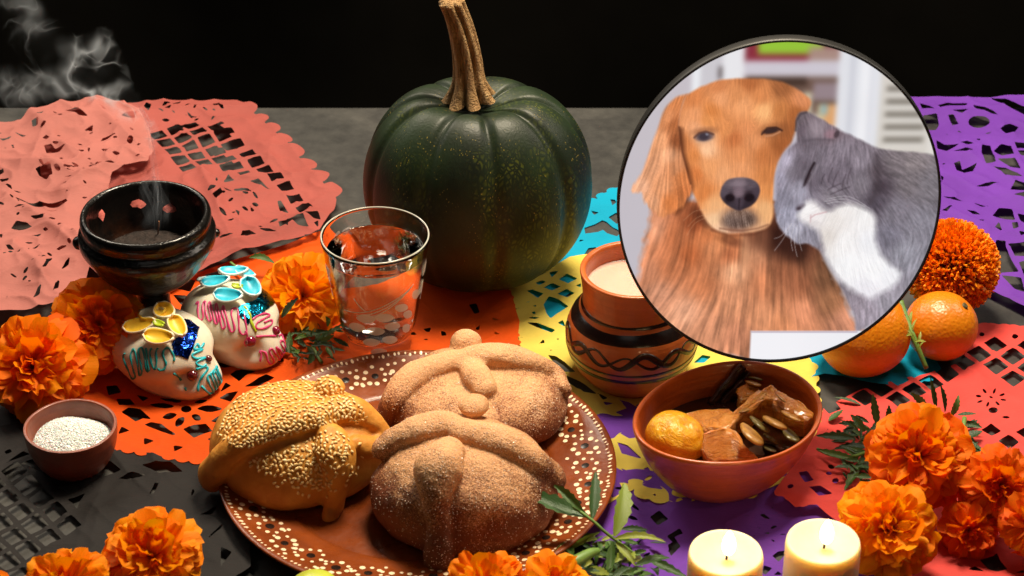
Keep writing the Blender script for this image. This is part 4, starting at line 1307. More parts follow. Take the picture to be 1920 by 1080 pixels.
topz = [q for q in pprof if q[0] < 0.985 * PR][40:]
def plate_z(r):
    best = None
    tp = pprof[5 * 8:]
    for a, b in zip(tp[:-1], tp[1:]):
        lo, hi = min(a[0], b[0]), max(a[0], b[0])
        if lo <= r <= hi and hi > lo:
            return a[1] + (b[1] - a[1]) * (r - a[0]) / (b[0] - a[0])
    return 0.004
def dot_geo(r, a, q, asp=1.0, n=9):
    z = plate_z(r)
    dz = (plate_z(r + 0.002) - plate_z(r - 0.002)) / 0.004
    er = Vector((math.cos(a), math.sin(a), dz)).normalized(); et = Vector((-math.sin(a), math.cos(a), 0)); nn = er.cross(et)
    if nn.z < 0: nn = -nn
    c_ = Vector((r * math.cos(a), r * math.sin(a), z))
    V = [c_ + nn * 0.0006]
    for k in range(n):
        g = 6.283 * k / n
        V.append(c_ + er * q * math.cos(g) * asp + et * q * math.sin(g) + nn * 0.0002)
    return V, [(0, 1 + k, 1 + (k + 1) % n) for k in range(n)]
rng = random.Random(3)
wd, bd, tk = [], [], []
NF = 34
for k in range(NF):
    a0 = 2 * math.pi * (k + 0.15) / NF
    rc = PR * (0.845 + 0.02 * (k % 2))
    bd.append(dot_geo(rc, a0, 0.0033 * rng.uniform(0.85, 1.1)))
    for j in range(8):
        g = 2 * math.pi * j / 8 + rng.uniform(-0.1, 0.1)
        rr = 0.0085 * rng.uniform(0.9, 1.12)
        wd.append(dot_geo(rc + rr * math.cos(g), a0 + rr * math.sin(g) / rc, 0.0019 * rng.uniform(0.7, 1.2)))
    for j in range(3):
        wd.append(dot_geo(rc + rng.uniform(-0.013, 0.013), a0 + math.pi / NF + rng.uniform(-0.02, 0.02), 0.0017 * rng.uniform(0.7, 1.1)))
for k in range(210):
    a0 = 2 * math.pi * k / 210
    tk.append(dot_geo(PR * 0.967 + rng.uniform(-0.0006, 0.0006), a0 + rng.uniform(-0.006, 0.006), 0.0011 * rng.uniform(0.6, 1.15), 1.7, 7))
for nm, lst, mt in (('white_dots', wd, M_WHITEP), ('black_dots', bd, M_BLACKP), ('rim_ticks', tk, M_WHITEP)):
    V, Fc = merge(lst)
    tag(mk(nm, V, Fc, mt, dish), kind='stuff')
PF = 0.005 + 0.0042     # height of the plate's inner floor

# ------------------------------------------------------------------ breads
def bread_mat(name, crust_lo, crust_hi, coat, grain):
    t = NT(name)
    v = t.coords()
    f = t.noise(v, 28, 5, 0.6, 0.3)
    crust = t.ramp(f, [(0.3, crust_lo), (0.7, crust_hi)])
    at = t.n('ShaderNodeAttribute'); at.attribute_name = 'sugar'
    if coat is not None:
        g1 = t.noise(v, 900, 2, 0.7)
        g2 = t.noise(v, 45, 5, 0.7, 0.4)
        g3 = t.noise(v, 17, 3, 0.6, 0.5)
        cover = t.math('ADD', t.math('MULTIPLY', at.outputs['Fac'], 0.95), t.math('ADD', t.math('MULTIPLY', t.math('SUBTRACT', g2, 0.5), 1.5), t.math('MULTIPLY', t.math('SUBTRACT', g3, 0.5), 0.9)))
        cover = t.math('ADD', cover, t.math('MULTIPLY', t.math('SUBTRACT', g1, 0.5), 1.5))
        fac = t.ramp(cover, [(0.22, (0, 0, 0, 1)), (0.75, (1, 1, 1, 1))])
        dust = t.ramp(t.math('ADD', g3, t.math('MULTIPLY', t.math('SUBTRACT', g1, 0.5), 0.7)), [(0.60, (0, 0, 0, 1)), (0.78, (1, 1, 1, 1))])
        base_ = (t.mix(fac, crust, t.ramp(g1, [(0.3, scaled(coat, 0.72)), (0.62, coat), (0.78, scaled(coat, 1.3))])))
        t.col(t.mix(t.math('MULTIPLY', t.math('MULTIPLY', dust, fac), 0.6), base_, srgb(236, 206, 178)))
        t.bump(t.math('ADD', t.math('MULTIPLY', g1, 0.7), t.math('MULTIPLY', t.noise(v, 260, 4, 0.7), 1.6)), grain, 0.0022)
        t.set(Roughness=0.6)
    else:
        fb = t.noise(v, 120, 4, 0.6)
        t.col(t.mix(at.outputs['Fac'], crust, t.ramp(fb, [(0.3, srgb(196, 126, 42)), (0.7, srgb(218, 158, 70))])))
        t.bump(t.math('ADD', fb, t.math('MULTIPLY', f, 2)), 0.45, 0.002)
        t.set(Roughness=0.55)
        t.b.inputs['Specular IOR Level'].default_value = 0.3
        t.b.inputs['Coat Roughness'].default_value = 0.3
    t.b.inputs['Subsurface Weight'].default_value = 0.12
    t.b.inputs['Subsurface Scale'].default_value = 0.004
    t.b.inputs['Subsurface Radius'].default_value = (1.0, 0.5, 0.2)
    return t.m
M_SUGAR = bread_mat('sugared_crust', srgb(80, 32, 6), srgb(134, 64, 18), srgb(220, 164, 114), 0.6)
M_SESA = bread_mat('egg_washed_crust', srgb(184, 108, 32), srgb(222, 160, 72), None, 0.3)

def set_sugar(o, lo, hi):
    me = o.data
    z = np.zeros(len(me.vertices) * 3); me.vertices.foreach_get('co', z); z = z.reshape(-1, 3)[:, 2]
    val = np.clip((z - lo) / (hi - lo), 0, 1)
    me.attributes.new('sugar', 'FLOAT', 'POINT').data.foreach_set('value', val.astype(np.float32))

DOME = [(0.0005, 0), (0.70, 0), (0.86, 0.03), (0.96, 0.12), (1.0, 0.27), (0.985, 0.45), (0.90, 0.66), (0.74, 0.83), (0.50, 0.945), (0.25, 0.99), (0.0005, 1.0)]
class Bread:
    def __init__(b, label, pxc, pyc, ax, ay, h, yaw, mat, z0, seed, tilt=0.0):
        c_ = P(pxc, pyc, z0)
        sc_ = mpp(c_)
        b.s = sc_
        b.root = thing('bread_roll', label, 'bread', c_, 'bread rolls on the plate')
        V, Fc = lathe(smooth_prof(DOME, 8), 130, 0.006, ax * sc_, ay * sc_, seed, True)
        V = np.array(V); V[:, 2] *= h * sc_
        d = V / np.linalg.norm(V + 1e-9, axis=1)[:, None]
        lump = sph_noise(V, seed, 40) * 0.0032 + sph_noise(V, seed + 5, 110) * 0.0010
        V = V + d * lump[:, None]
        M_ = Matrix.Rotation(yaw, 3, 'Z') @ Matrix.Rotation(tilt, 3, 'X')
        V = [M_ @ Vector(q) for q in V]
        b.V = V; b.Fc = Fc; b.mat = mat
        b.parts = [('crust', V, Fc)]
        b.world = [Vector(q) + c_ for q in V]
        b.bvh = BVHTree.FromPolygons(b.world, Fc)
        b.c = c_; b.h = h * sc_
        b.mid = c_ + Vector((0, 0, b.h * 0.55))
    def hit(b, px, py):
        cx, cy = proj(b.mid)
        for k in range(60):
            f = 1 - k * 0.02
            x = cx + (px - cx) * f; y = cy + (py - cy) * f
            loc, nor, _, _ = b.bvh.ray_cast(CAM, ray(x, y).normalized())
            if loc is not None:
                if k:
                    loc = loc + (Vector((1, 0, 0)) * (px - x) - UP * (py - y)) * b.s
                return loc, nor
        return b.mid, Vector((0, 0, 1))
    def strip(b, pts, flat=0.72, lift=0.18, name='dough_strip', n=22, seed=0):
        hp = []
        for (x, y, r) in pts:
            l, nrm = b.hit(x, y)
            hp.append((l.x, l.y, l.z, r * b.s, nrm.x, nrm.y, nrm.z))
        sp = smooth_prof(hp, 7)
        path, rad, ups = [], [], []
        for q in sp:
            nr = Vector(q[4:7]).normalized()
            path.append(Vector(q[:3]) + nr * q[3] * (lift + 0.05) - b.c); rad.append(q[3] * 1.3); ups.append(nr)
        # rounded ends
        def cap(i0, i1):
            d = (path[i0] - path[i1]).normalized()
            return [(path[i0] + d * rad[i0] * k1, rad[i0] * k2, ups[i0]) for k1, k2 in ((0.35, 0.90), (0.62, 0.72), (0.80, 0.48), (0.90, 0.2))]
        st = list(reversed(cap(0, 1))); en = cap(-1, -2)
        path = [q[0] for q in st] + path + [q[0] for q in en]
        rad = [q[1] for q in st] + rad + [q[1] for q in en]
        ups = [q[2] for q in st] + ups + [q[2] for q in en]
        V, Fc = tube(path, rad, n, True, flat, ups)
        A = np.array([tuple(q) for q in V])
        V = A + (sph_noise(A, seed + 3, 130) * 0.0009)[:, None] * np.array([[0.3, 0.3, 1.0]])
        b.parts.append((name, V, Fc))
    def finish(b, vox=0.0013, it=4, seed=1, rough=1.0):
        """let dough strips grow together with the loaf, then keep each as its own part of the one skin"""
        V, Fc = merge([(v_, f_) for _, v_, f_ in b.parts])
        tmp = mk('loaf', V, Fc)
        md = tmp.modifiers.new('fuse', 'REMESH'); md.mode = 'VOXEL'; md.voxel_size = vox
        ms = tmp.modifiers.new('soften', 'SMOOTH'); ms.iterations = it; ms.factor = 0.5
        dg = bpy.context.evaluated_depsgraph_get()
        me = bpy.data.meshes.new_from_object(tmp.evaluated_get(dg))
        bpy.data.objects.remove(tmp)
        nv = len(me.vertices)
        co = np.zeros(nv * 3); me.vertices.foreach_get('co', co); co = co.reshape(-1, 3)
        no = np.array([tuple(q.vector) for q in me.vertex_normals])
        ds = sph_noise(co, seed, 90) * 0.0007 + sph_noise(co, seed + 1, 240) * 0.00035 + sph_noise(co, seed + 2, 600) * 0.00018
        co = co + no * (ds * rough)[:, None]
        me.vertices.foreach_set('co', co.ravel()); me.update()
        no = [tuple(q.vector) for q in me.vertex_normals]
        trees = [BVHTree.FromPolygons([Vector(q) for q in v_], f_) for _, v_, f_ in b.parts]
        own = np.zeros(nv, int)
        for i in range(nv):
            best = 1e9
            for k, tr_ in enumerate(trees):
                d_ = tr_.find_nearest(Vector(co[i]))[3]
                d_ = (d_ if d_ is not None else 1e9) + (0.0006 if k == 0 else 0)
                if d_ < best: best = d_; own[i] = k
        faces = [tuple(p_.vertices) for p_ in me.polygons]
        fo = [max(set(own[list(f_)].tolist()), key=own[list(f_)].tolist().count) for f_ in faces]
        for k, (nm, _, _) in enumerate(b.parts):
            fs = [f_ for f_, o_ in zip(faces, fo) if o_ == k]
            if not fs: continue
            ids = sorted({i for f_ in fs for i in f_}); mp_ = {i: j for j, i in enumerate(ids)}
            o = mk(nm, [co[i] for i in ids], [tuple(mp_[i] for i in f_) for f_ in fs], b.mat, b.root)
            o.data.normals_split_custom_set_from_vertices([no[i] for i in ids])
            set_sugar(o, 0.36 * b.h, 1.05 * b.h)
            if k == 0: b.body = o
        bpy.data.meshes.remove(me)
    def knob(b, px, py, r, sq=0.9, name='dough_knob'):
        l, nrm = b.hit(px, py)
        V, Fc = lathe(smooth_prof([(0.0005, -1), (0.6, -0.8), (0.97, -0.2), (0.97, 0.25), (0.62, 0.78), (0.0005, 1)], 6), 36, 0.03, seed=int(px), closed=True)
        V = [Vector(q) * r * b.s for q in V]
        V = [Vector((q.x, q.y, q.z * sq)) + l + nrm * r * b.s * 0.2 - b.c for q in V]
        b.parts.append((name, V, Fc))
k6 = lambda pts: [(360 + x / 2.25, 600 + y / 2.25, r / 2.25) for x, y, r in pts]
# back loaf
bC = Bread('sugared bread roll at the back of the plate, nearest the clay pot', 888, 783, 171, 146, 112, 0.1, M_SUGAR, PF, 5)
bC.strip(k6([(818, 445, 40), (850, 350, 46), (905, 275, 52), (985, 220, 50), (1075, 190, 44), (1160, 175, 36)]), seed=1)
bC.strip(k6([(1160, 170, 40), (1240, 160, 52), (1330, 165, 52), (1430, 185, 42), (1520, 225, 36), (1560, 290, 34)]), seed=2)
bC.strip(k6([(1175, 205, 40), (1205, 250, 50), (1235, 300, 40)]), seed=3, lift=0.3)
bC.knob(360 + 1155 / 2.25, 600 + 112 / 2.25, 68 / 2.25)
bC.finish(seed=21)
# front loaf
bB = Bread('browned sugared bread roll at the front of the plate, leaning on another', 872, 964, 172, 150, 184, 0.0, M_SUGAR, PF, 9)
bB.strip(k6([(812, 545, 46), (880, 500, 48), (960, 468, 52), (1050, 452, 54), (1120, 470, 46)]), seed=4)
bB.strip(k6([(1110, 470, 46), (1190, 492, 50), (1280, 508, 54), (1370, 545, 48), (1450, 600, 42), (1530, 660, 46)]), seed=5)
bB.strip(k6([(1090, 560, 46), (1050, 630, 80), (1035, 700, 66), (1035, 780, 46), (1043, 860, 40), (1045, 940, 46), (1046, 1010, 48)]), seed=6, lift=0.30, flat=0.8)
bB.knob(360 + 1190 / 2.25, 600 + 372 / 2.25, 66 / 2.25, 0.6)
bB.finish(seed=31)
# sesame loaf
bA = Bread('golden bread roll covered in sesame seeds, beside the front sugar skull', 560, 880, 164, 142, 150, 0.0, M_SESA, PF, 13)
bA.strip(k6([(98, 650, 52), (150, 585, 50), (225, 525, 50), (330, 470, 54), (440, 430, 56), (540, 410, 50)]), seed=7, lift=0.35)
bA.strip(k6([(540, 410, 50), (620, 385, 52), (690, 395, 48), (760, 430, 42), (800, 475, 34)]), seed=8)
bA.strip(k6([(585, 505, 52), (600, 560, 64), (612, 640, 52), (605, 720, 36), (592, 780, 38), (580, 815, 42)]), seed=9, lift=0.28)
bA.strip(k6([(690, 520, 30), (740, 540, 34), (790, 520, 30)]), seed=10)
bA.knob(360 + 575 / 2.25, 600 + 300 / 2.25, 66 / 2.25, 0.75)
bA.finish(seed=41, rough=0.6)
# sesame seeds scattered over body and strips
parts_all = [bA.body] + [o for o in bA.root.children if o != bA.body]
Vw, Fw = [], []
for o in parts_all:
    b0 = len(Vw)
    Vw += [Vector(q.co) + bA.c for q in o.data.vertices]
    Fw += [tuple(i + b0 for i in p_.vertices) for p_ in o.data.polygons]
bvA = BVHTree.FromPolygons(Vw, Fw)
z6 = lambda pts: crop(pts, 2.25, 360, 600)
dense = z6([(110, 480), (150, 390), (200, 320), (330, 265), (480, 240), (580, 235), (640, 290), (700, 350), (740, 410), (700, 440), (650, 415), (560, 440), (470, 470), (380, 490), (290, 520), (200, 545), (150, 520)])
medium = z6([(240, 590), (330, 565), (420, 550), (500, 500), (560, 465), (640, 480), (670, 540), (640, 600), (610, 560), (560, 620), (600, 700), (540, 720), (440, 690), (330, 650), (250, 620)])
sparse = z6([(560, 480), (660, 480), (740, 500), (780, 560), (700, 640), (660, 700), (600, 760), (440, 740), (300, 680), (230, 600)])
octv = []
for j in range(5):
    ph = -math.pi / 2 + math.pi * j / 4
    for k in range(6):
        a = 6.283 * k / 6
        octv.append((math.cos(ph) * math.cos(a) * 0.6 * (1 + 0.35 * math.sin(ph) * -1), math.cos(ph) * math.sin(a) * 0.34, math.sin(ph)))
octf = []
for j in range(4):
    for k in range(6):
        octf.append((j * 6 + k, j * 6 + (k + 1) % 6, (j + 1) * 6 + (k + 1) % 6, (j + 1) * 6 + k))
rng = random.Random(77)
lst = []
spots = []
from mathutils.kdtree import KDTree
grid = {}
def try_seed(x, y, mind):
    loc, nor, _, _ = bvA.ray_cast(CAM, ray(x, y).normalized())
    if loc is None: return
    if nor.dot(-ray(x, y)) < 0: nor = -nor
    g = (int(x / 6), int(y / 6))
    for a in (-1, 0, 1):
        for b_ in (-1, 0, 1):
            for (x2, y2) in grid.get((g[0] + a, g[1] + b_), ()):
                if math.hypot(x - x2, (y - y2) * 1.2) < mind: return
    grid.setdefault(g, []).append((x, y))
    tdir = Vector((rng.uniform(-1, 1), rng.uniform(-1, 1), rng.uniform(-1, 1)))
    tdir = (tdir - nor * tdir.dot(nor)).normalized()
    sd = nor.cross(tdir)
    tilt = rng.uniform(-0.3, 0.5)
    t2 = (tdir * math.cos(tilt) + nor * math.sin(tilt)); n2 = (nor * math.cos(tilt) - tdir * math.sin(tilt))
    L_ = 0.00178 * rng.uniform(0.85, 1.12)
    c_ = loc + nor * L_ * 0.28 - bA.c
    lst.append(([c_ + (sd * p_[0] + n2 * p_[1] + t2 * p_[2]) * L_ for p_ in octv], octf))
for zone, n_, md in ((dense, 9000, 6.3), (medium, 1500, 6.4), (sparse, 150, 7)):
    x0 = min(p_[0] for p_ in zone); x1 = max(p_[0] for p_ in zone); y0 = min(p_[1] for p_ in zone); y1 = max(p_[1] for p_ in zone)
    for _ in range(n_):
        x, y = rng.uniform(x0, x1), rng.uniform(y0, y1)
        if in_poly((x, y), zone): try_seed(x, y, md)
V, Fc = merge(lst)
t = NT('sesame_seed')
t.col(t.ramp(t.noise(t.coords(), 260, 1), [(0.3, srgb(224, 178, 104)), (0.6, srgb(246, 216, 150)), (0.8, srgb(252, 236, 190))]))
t.set(Roughness=0.42)
tag(mk('sesame_seeds', V, Fc, t.m, bA.root), kind='stuff')
# sugar crystals on the two sugared loaves
t = NT('sugar_crystal'); t.col((0.86, 0.74, 0.62, 1)); t.set(Roughness=0.2)
M_XT = t.m
for b_, seed, n_ in ((bB, 1, 1500), (bC, 2, 900)):
    rg = random.Random(seed)
    Vw, Fw = [], []
    for o in b_.root.children:
        b0 = len(Vw)
        Vw += [Vector(q.co) + b_.c for q in o.data.vertices]
        Fw += [tuple(i + b0 for i in p_.vertices) for p_ in o.data.polygons]
    bv = BVHTree.FromPolygons(Vw, Fw)
    lst = []
    cx, cy = proj(b_.mid)
    for _ in range(n_ * 2):
        x = cx + rg.uniform(-190, 190); y = cy + rg.uniform(-150, 190)
        loc, nor, _, _ = bv.ray_cast(CAM, ray(x, y).normalized())
        if loc is None or len(lst) > n_: continue
        if nor.z < 0.0 and rg.random() < 0.6: continue
        q = rg.uniform(0.00012, 0.00027)
        e = Euler((rg.random() * 6, rg.random() * 6, rg.random() * 6)).to_matrix()
        lst.append(([loc + nor * q * 0.5 - b_.c + e @ (Vector(p_) * q) for p_ in cube], cf))
    V, Fc = merge(lst)
    tag(mk('sugar_crystals', V, Fc, M_XT, b_.root, smooth=False), kind='stuff')

# ------------------------------------------------------------------ sugar skulls
t = NT('cast_sugar')
v = t.coords()
t.col(t.ramp(t.noise(v, 30, 4), [(0.3, srgb(202, 192, 172)), (0.7, srgb(224, 216, 198))]))
t.set(Roughness=0.6)
t.b.inputs['Specular IOR Level'].default_value = 0.25
t.b.inputs['Subsurface Weight'].default_value = 0.45
t.b.inputs['Subsurface Scale'].default_value = 0.006
t.b.inputs['Subsurface Radius'].default_value = (1.0, 0.8, 0.55)
t.bump(t.math('ADD', t.noise(v, 60, 3), t.math('MULTIPLY', t.noise(v, 900, 2), 0.25)), 0.2, 0.0015)
M_SKULL = t.m
def icing(name, c, rough=0.3):
    return plain(name, c, rough, 0.08, 80)
M_TEAL = icing('teal_icing', srgb(24, 148, 152)); M_AQUA = icing('aqua_icing', srgb(30, 186, 204)); M_PINK = icing('pink_icing', srgb(206, 64, 122)); M_GREENI = icing('lime_icing', srgb(170, 190, 40))
M_YPET = plain('yellow_sugar_paste', srgb(232, 184, 44), 0.45, 0.25, 90); M_CPET = plain('cream_sugar_paste', srgb(238, 224, 190), 0.45, 0.1, 90)
M_BPET = plain('turquoise_sugar_paste', srgb(44, 178, 204), 0.4, 0.3, 110); M_PBPET = plain('pale_blue_sugar_paste', srgb(206, 226, 226), 0.45, 0.15, 90)
def foil(name, c):
    t = NT(name)
    v = t.coords()
    t.col(c); t.set(Roughness=0.16, Metallic=1.0)
    t.bump(t.noise(v, 120, 2, 0.5, 1.0), 0.6, 0.003)
    return t.m
M_FOILB = foil('blue_foil', srgb(30, 70, 190)); M_FOILT = foil('teal_foil', srgb(20, 130, 170))
def gem(name, c):
    t = NT(name); t.col(c); t.set(Roughness=0.08)
    t.b.inputs['Coat Weight'].default_value = 1.0
    return t.m
M_GEM1 = gem('maroon_bead', srgb(92, 24, 30)); M_GEM2 = gem('magenta_bead', srgb(120, 10, 48))

def skull(label, pxc, pyb, U, yaw, z0):
    c_ = P(pxc, pyb, z0)
    u = U * mpp(c_)
    root = thing('sugar_skull', label, 'sugar skull', c_, 'decorated sugar skulls')
    bm = bmesh.new()
    bmesh.ops.create_icosphere(bm, subdivisions=6, radius=1.0)
    D_ = np.array([q.co for q in bm.verts]); Fs = [tuple(x.index for x in f.verts) for f in bm.faces]
    bm.free()
    D_ /= np.linalg.norm(D_, axis=1)[:, None]
    def ex(cc, rr):
        cc = np.array(cc); rr = np.array(rr)
        d = D_ / rr; o_ = -cc / rr
        a = (d * d).sum(1); b_ = (d * o_).sum(1); cq = (o_ * o_).sum() - 1
        disc = b_ * b_ - a * cq
        return np.where(disc > 0, (-b_ + np.sqrt(np.maximum(disc, 0))) / a, 0.0)
    r1 = ex((-0.12, 0, 0.06), (0.92, 0.80, 0.80)); r2 = ex((0.46, 0, -0.32), (0.52, 0.50, 0.50)); r3 = ex((0.1, 0, -0.45), (0.72, 0.58, 0.42))
    K = 9.0
    r = np.log(np.exp(K * r1) + np.exp(K * r2) + np.exp(K * r3)) / K
    for sy in (-1, 1):
        e = np.array([0.80, sy * 0.44, -0.10]); e /= np.linalg.norm(e)
        r -= 0.20 * np.exp(-((1 - D_ @ e) / 0.024))
        e = np.array([0.45, sy * 0.8, -0.55]); e /= np.linalg.norm(e)
        r -= 0.06 * np.exp(-((1 - D_ @ e) / 0.05))
    e = np.array([0.92, 0, -0.38]); e /= np.linalg.norm(e)
    r -= 0.05 * np.exp(-((1 - D_ @ e) / 0.006))
    r += sph_noise(D_, int(pxc), 3.0) * 0.012
    Vp = D_ * r[:, None]
    zb = -0.72
    Vp[:, 2] = np.where(Vp[:, 2] < zb, zb + (Vp[:, 2] - zb) * 0.08, Vp[:, 2])
    Vp[:, 2] -= Vp[:, 2].min()
    cy_, sy_ = math.cos(yaw), math.sin(yaw)
    X_ = Vp[:, 0] * cy_ - Vp[:, 1] * sy_; Y_ = Vp[:, 0] * sy_ + Vp[:, 1] * cy_
    Vp = np.stack([X_, Y_, Vp[:, 2] * 0.75], 1) * u
    o = mk('skull_body', Vp, Fs, M_SKULL, root)
    wv = [Vector(q) + c_ for q in Vp]
    bv = BVHTree.FromPolygons(wv, Fs)
    cxy = proj(c_ + Vector((0, 0, 0.55 * u)))
    def hit(px, py):
        for k in range(60):
            f = 1 - k * 0.02
            x = cxy[0] + (px - cxy[0]) * f; y = cxy[1] + (py - cxy[1]) * f
            loc, nor, _, _ = bv.ray_cast(CAM, ray(x, y).normalized())
            if loc is not None: return loc, nor
        return c_, Vector((0, 0, 1))
    def scrib(pts, mat, r_=0.00092, sc_=4.0, ox=160, oy=480, name='icing_line'):
        q = smooth_prof([(a, b) for a, b in pts], 5)
        path, ups = [], []
        for a, b in q:
            l, nn = hit(ox + a / sc_, oy + b / sc_)
            path.append(l + nn * r_ * 0.35 - c_); ups.append(nn)
        V, Fc = tube(path, [r_ * (0.85 + 0.2 * math.sin(i * 0.9)) for i in range(len(path))], 8, True, 0.8, ups)
        mk(name, V, Fc, mat, root)
    def bead(px, py, r_, mat):
        l, nn = hit(px, py)
        V, Fc = lathe(smooth_prof([(0.0002, -1), (0.75, -0.6), (1, 0), (0.72, 0.66), (0.0002, 0.95)], 5), 24)
        q = nn.to_track_quat('Z', 'Y').to_matrix()
        mk('eye_bead', [q @ (Vector(p_) * r_) + l + nn * r_ * 0.1 - c_ for p_ in V], Fc, mat, root)
    def patch(poly, mat):
        sel = [f for f in Fs if in_poly(proj(sum((wv[i] for i in f), Vector()) / 3), poly) and (wv[f[1]] - wv[f[0]]).cross(wv[f[2]] - wv[f[0]]).dot(ray(*proj(wv[f[0]]))) < 0]
        ids = sorted({i for f in sel for i in f}); mp = {i: k for k, i in enumerate(ids)}
        V = []
        for i in ids:
            nn = (wv[i] - (c_ + Vector((0, 0, 0.5 * u)))).normalized()
            V.append(wv[i] + nn * 0.0007 - c_)
        mk('foil_patch', V, [tuple(mp[i] for i in f) for f in sel], mat, root)
    def shell(px, py, L_, W_, ang, mat, lift=0.0, cup=0.45, mat2=None):
        """cupped sugar-paste petal"""
        l, nn = hit(px, py)
        nn = (nn + Vector((0, -0.3, 0.5))).normalized()
        V = []; n, m = 10, 8
        xax = Vector((math.cos(R(ang)), 0, 0)) - UP * math.sin(R(ang))
        xax = (xax - nn * xax.dot(nn)).normalized(); yax = nn.cross(xax)
        sc_ = mpp(l)
        for i in range(n + 1):
            a = -1 + 2 * i / n
            wd_ = math.sqrt(max(0, 1 - a * a)) * (1 - 0.25 * a)
            for j in range(m + 1):
                b = -1 + 2 * j / m
                V.append(l + nn * (lift * sc_ + (cup * (a * a * 0.5 + b * b) * W_) * sc_ + 0.001) + xax * a * L_ * sc_ + yax * b * wd_ * W_ * sc_ - c_)
        Fc = [(i * (m + 1) + j, (i + 1) * (m + 1) + j, (i + 1) * (m + 1) + j + 1, i * (m + 1) + j + 1) for i in range(n) for j in range(m)]
        o = mk('sugar_petal', V, Fc, mat, root)
        so = o.modifiers.new('paste', 'SOLIDIFY'); so.thickness = 0.0016
        if mat2 is not None:
            o.data.materials.append(mat2); so.material_offset = 1; so.material_offset_rim = 1
    return dict(scrib=scrib, bead=bead, patch=patch, shell=shell, root=root)

k1 = skull('white sugar skull with yellow petals, blue foil and teal icing', 320, 711, 112, R(-33), 0.0055)
for pts in ([(300, 730), (285, 760), (320, 850), (350, 915), (375, 905), (360, 850), (340, 760), (352, 712), (370, 705), (390, 800), (405, 890), (425, 870), (410, 780), (400, 705), (425, 690), (445, 760), (460, 860), (475, 855), (462, 770), (455, 690)],
            [(500, 690), (485, 720), (495, 800), (520, 850), (535, 800), (530, 720), (545, 690)], [(580, 740), (592, 770), (606, 810), (590, 850), (560, 858), (545, 842)], [(580, 745), (590, 705), (620, 690), (650, 720), (666, 760), (664, 790)], [(660, 880), (690, 900), (720, 935)], [(748, 985), (755, 1010)]):
    k1['scrib'](pts, M_TEAL)
for pts in ([(890, 655), (860, 690), (840, 660), (815, 700), (880, 700), (800, 740), (830, 770), (900, 760), (830, 800), (870, 830), (905, 815), (850, 850)], [(830, 850), (900, 830), (915, 850), (880, 900), (850, 960), (845, 1015)],
            [(870, 975), (905, 1010), (945, 1040), (960, 1020), (930, 960), (915, 910), (935, 890), (960, 950), (985, 1005), (1000, 1010), (985, 950), (960, 890), (975, 870), (1010, 940), (1040, 985)], [(930, 890), (970, 850), (985, 830), (1000, 880), (1035, 950)], [(975, 830), (1005, 900), (1045, 975)]):
    k1['scrib'](pts, M_AQUA, 0.00105)
k1['bead'](160 + 805 / 4, 480 + 893 / 4, 0.0046, M_GEM1)
k1['bead'](160 + 920 / 4, 480 + 772 / 4, 0.0030, M_GEM1)
k1['patch'](crop([(705, 470), (780, 480), (850, 535), (830, 620), (770, 775), (660, 735), (650, 640), (740, 580)], 4, 160, 480), M_FOILB)
for (x, y, L_, W_, an, m1, m2, lf) in ((420, 545, 30, 15, -10, M_YPET, M_CPET, 6), (510, 470, 24, 13, -20, M_CPET, M_YPET, 9), (600, 470, 20, 18, 60, M_YPET, M_CPET, 12), (690, 560, 24, 15, 70, M_YPET, M_CPET, 8), (560, 630, 28, 15, 8, M_YPET, M_CPET, 9), (560, 540, 9, 6, 30, M_GREENI, M_GREENI, 12)):
    k1['shell'](160 + x / 4, 480 + y / 4, L_, W_, an, m1, lf, 0.45, m2)

k2 = skull('white sugar skull with turquoise petals, teal foil and pink icing', 444, 654, 108, R(-38), 0.0055)
for pts in ([(830, 365), (850, 345), (845, 420), (860, 480), (885, 460), (880, 370), (900, 345), (905, 420), (925, 485), (945, 470), (925, 380), (935, 345), (955, 420), (975, 505), (995, 490), (975, 400), (985, 360), (1005, 440), (1025, 540), (1050, 520), (1025, 420), (1035, 375), (1060, 460), (1090, 565), (1120, 545), (1095, 440), (1105, 395)],
            [(1105, 395), (1140, 400), (1150, 480), (1155, 560), (1185, 590), (1210, 560), (1195, 470), (1190, 420)], [(1200, 560), (1215, 600), (1195, 650), (1210, 678)],
            [(1250, 480), (1290, 450), (1350, 432), (1380, 445), (1340, 470), (1290, 500), (1280, 540), (1330, 545), (1390, 515), (1395, 480), (1340, 500)], [(1310, 790), (1320, 740), (1310, 715), (1350, 725), (1370, 790), (1400, 810), (1410, 780), (1380, 715), (1400, 695), (1430, 740), (1470, 790), (1490, 790), (1450, 720), (1430, 680)],
            [(1440, 690), (1470, 720), (1500, 770), (1500, 720), (1460, 650), (1480, 640), (1510, 690), (1510, 640), (1480, 590), (1450, 600)], [(1280, 605), (1350, 600), (1430, 600)]):
    k2['scrib'](pts, M_PINK)
k2['scrib']([(1190, 380), (1215, 410), (1235, 450), (1245, 500), (1280, 570)], M_GREENI, 0.0013)
k2['bead'](160 + 1238 / 4, 480 + 637 / 4, 0.0046, M_GEM2)
k2['bead'](160 + 1425 / 4, 480 + 560 / 4, 0.0038, M_GEM2)
k2['patch'](crop([(1290, 215), (1350, 235), (1400, 290), (1425, 350), (1350, 410), (1245, 470), (1220, 520), (1150, 440), (1150, 380), (1280, 330)], 4, 160, 480), M_FOILT)
